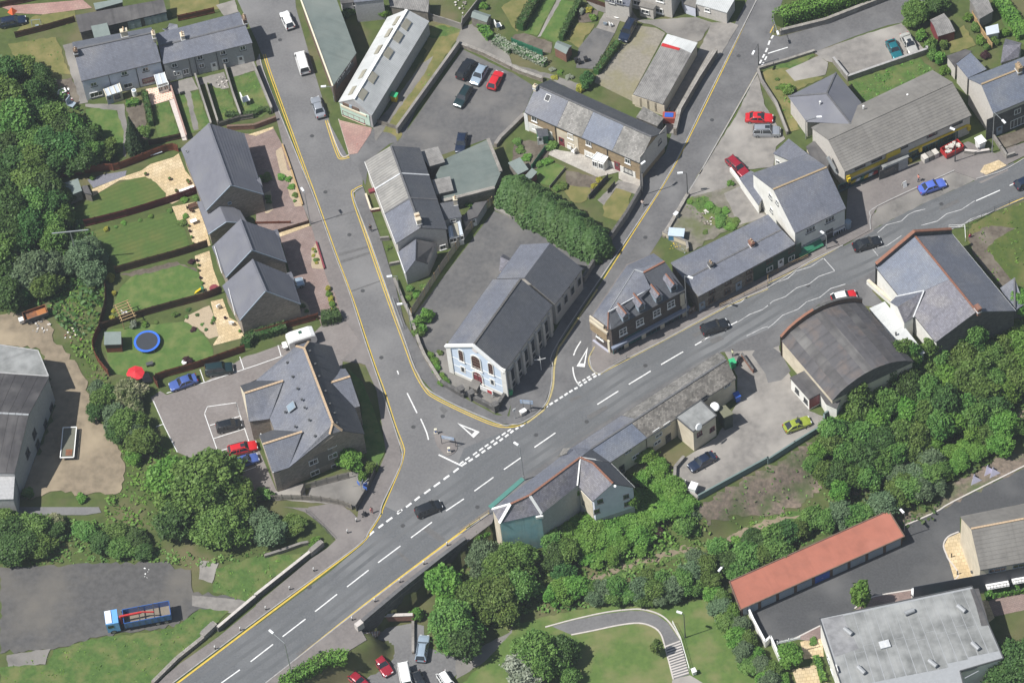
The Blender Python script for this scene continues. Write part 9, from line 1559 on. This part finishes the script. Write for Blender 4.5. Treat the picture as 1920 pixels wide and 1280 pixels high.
# --- people
def person(label,q,top,legs,zb=0.,rz=0.,hair=(.05,.03,.02),pose='walk',name='person',bare=False):
    p=P1(q,zb);st=.22 if pose=='walk' else .06
    V=[(0,0,.95),(0,0,1.18),(0,0,1.42),(0,0,1.54),(.02,0,1.66),(.01,0,1.76)];E=[(0,1),(1,2),(2,3),(3,4),(4,5)];Rr=[.15,.14,.15,.06,.095,.085];add=lambda v,r,par:(V.append(v),Rr.append(r),E.append((par,len(V)-1)),len(V)-1)[3]
    for s in(-1,1):
        a=add((0,s*.1,.9),.1,0);b=add((st*s*.6,s*.1,.5),.07,a);c=add((st*s*.7-.08,s*.1,.1),.045,b);add((st*s*.7+.1,s*.11,.05),.04,c)
        a=add((0,s*.2,1.4),.065,2);b=add((-.06*s*.5,s*.26,1.12),.048,a);c=add((.12-.1*s*.5,s*.25,.9),.034,b);h=add((.17-.1*s*.5,s*.25,.83),.03,c)
        for k in range(4): f=add((.2-.1*s*.5,s*.25+(k-1.5)*.02,.78-.006*abs(k-1.5)),.009,h);add((.2-.1*s*.5,s*.25+(k-1.5)*.02,.745-.006*abs(k-1.5)),.008,f)
        f=add((.21-.1*s*.5,s*.25-s*.035,.82),.01,h);add((.23-.1*s*.5,s*.25-s*.045,.79),.009,f)
    me=bpy.data.meshes.new('body_skeleton');me.from_pydata(V,E,[]);o=bpy.data.objects.new('tmp',me);COL.objects.link(o);o.modifiers.new('s','SKIN')
    for i,r in enumerate(Rr): me.skin_vertices[0].data[i].radius=(r,r)
    me.skin_vertices[0].data[0].use_root=True;m=o.modifiers.new('d','SUBSURF');m.levels=1;m.render_levels=1
    dg=bpy.context.evaluated_depsgraph_get();bm_=bpy.data.meshes.new_from_object(o.evaluated_get(dg));bpy.data.objects.remove(o);bm_.name='body'
    sk_=flat('skin',(.5,.3,.22),.6);
    for m in(sk_,top,legs,m_black): bm_.materials.append(m)
    for f in bm_.polygons:
        c=f.center;f.material_index=0 if c.z>1.5 or (abs(c.y)>.19 and c.z<(1.3 if bare else .93)) else 3 if c.z<.08 else 1 if c.z>.96 or abs(c.y)>.2 else 2;f.use_smooth=True
    r=thing(name,label,'person',p,rz);ob=bpy.data.objects.new('body',bm_);COL.objects.link(ob);ob.parent=r
    mb=MB();hm=flat('hair_%d'%int(hair[0]*1000),hair,.8);n=8
    for k in range(n):
        for j in range(3):
            a,b=2*math.pi*k/n,2*math.pi*(k+1)/n;t0,t1=j*.5,(j+1)*.5;g=lambda t,u:(-.012+.1*math.cos(t)*math.cos(u),.098*math.cos(t)*math.sin(u),1.7+.13*math.sin(min(t,1.57)));mb.face([g(t0,a),g(t0,b),g(t1,b),g(t1,a)])
    mb.v=[(v[0],v[1],v[2]) for v in mb.v];me=mb.mesh('hair');me.materials.append(hm);h=bpy.data.objects.new('hair',me);COL.objects.link(h);h.parent=r
    for s in(-1,1): mb=MB();mb.box((.108,s*.035,1.69),.012,.022,.012);me=mb.mesh('eye');me.materials.append(m_black);h=bpy.data.objects.new('eye',me);COL.objects.link(h);h.parent=r
    mb=MB();mb.box((.115,0,1.66),.03,.025,.04);me=mb.mesh('nose');me.materials.append(sk_);h=bpy.data.objects.new('nose',me);COL.objects.link(h);h.parent=r;mb=MB();mb.box((.1,0,1.62),.012,.045,.01);me=mb.mesh('mouth');me.materials.append(m_maroon);h=bpy.data.objects.new('mouth',me);COL.objects.link(h);h.parent=r
    return r
T=lambda n,c: flat('cloth_'+n,c,.9)
person('person in pink top walking with a pushchair past the corner fence','n870,10',T('pink',(.55,.22,.22)),T('pink2',(.5,.2,.2)),rz=-1.2,bare=True);pu=thing('pushchair','dark pushchair in front of the person in pink','pushchair',P1('n815,25'));p=P1('n815,25',.1);mb=MB();mb.box(p+Z*.55,.8,.45,.12,rz=.5);mb.box(p+Z*.8,.12,.45,.5,rz=.5);mb.obj('seat',m_black,pu)
for k in range(4): mb=MB();c=p+np.array([(-.3 if k<2 else .3),(-.25 if k%2 else .25),.14]);mb.tube(c-np.array([0,.03,0]),c+np.array([0,.03,0]),.14,n=10);mb.obj('wheel',m_tyre,pu)
person('person with bare arms and white top walking along the right lane','g980,270',T('pale',(.6,.5,.45)),T('grey',(.25,.27,.3)),rz=1.1,bare=True);person('person in pink top crossing the shop forecourt','h1128,80',T('salmon',(.6,.25,.2)),T('navyc',(.05,.06,.1)),.1,rz=.4,bare=True);person('person in dark clothes on the corner terrace pavement','f862,455',T('dark',(.03,.03,.04)),T('dark2',(.04,.04,.05)),.1,rz=-1.5);person('person in pink standing in the shop doorway','d965,1270',T('pinkd',(.45,.2,.25)),T('dk3',(.05,.05,.06)),.1,rz=-1.4);person('person in red standing at the head of the hall steps','h1515,520',T('redc',(.5,.05,.1)),T('violet',(.25,.2,.5)),-.6,rz=2.,pose='stand');person('person in pale yellow top beside the dark machine in the yard','k1655,110',T('lemon',(.6,.62,.4)),T('dk4',(.05,.05,.06)),rz=.3,pose='stand')
# machine and ramp boards near that person
tb_=thing('motor_scooter','dark motor scooter in the cottage yard corner','scooter',P1('k1700,150'));p=P1('k1700,155');mb=MB();mb.box(p+Z*.6,1.3,.35,.4,rz=1.1);mb.box(p+Z*.95,.4,.3,.3,rz=1.1);mb.obj('body',m_plast,tb_)
for s in(-1,1): mb=MB();c=p+np.array([s*.3,s*.6,.28]);mb.tube(c-np.array([.06,-.03,0]),c+np.array([.06,-.03,0]),.28,n=12);mb.obj('wheel',m_tyre,tb_)
wall('low dark red rail wall in the cottage yard corner','k1725,115 k1810,235',.9,.2,m_wbrick,m_wdark)
# ================================================================ summer haze between the aeroplane and the town
hz=MB();hz.box((0,-100,232),700,560,480);hz=hz.obj('haze',M('haze',(1,1,1)),None,kind='stuff');hm=hz.data.materials[0].node_tree
for n in list(hm.nodes):
    if n.type!='OUTPUT_MATERIAL': hm.nodes.remove(n)
pvn=hm.nodes.new('ShaderNodeVolumePrincipled');pvn.inputs['Color'].default_value=(.82,.9,1,1);pvn.inputs['Density'].default_value=.00012;pvn.inputs['Anisotropy'].default_value=.2;hm.links.new(pvn.outputs[0],hm.nodes['Material Output'].inputs['Volume'])
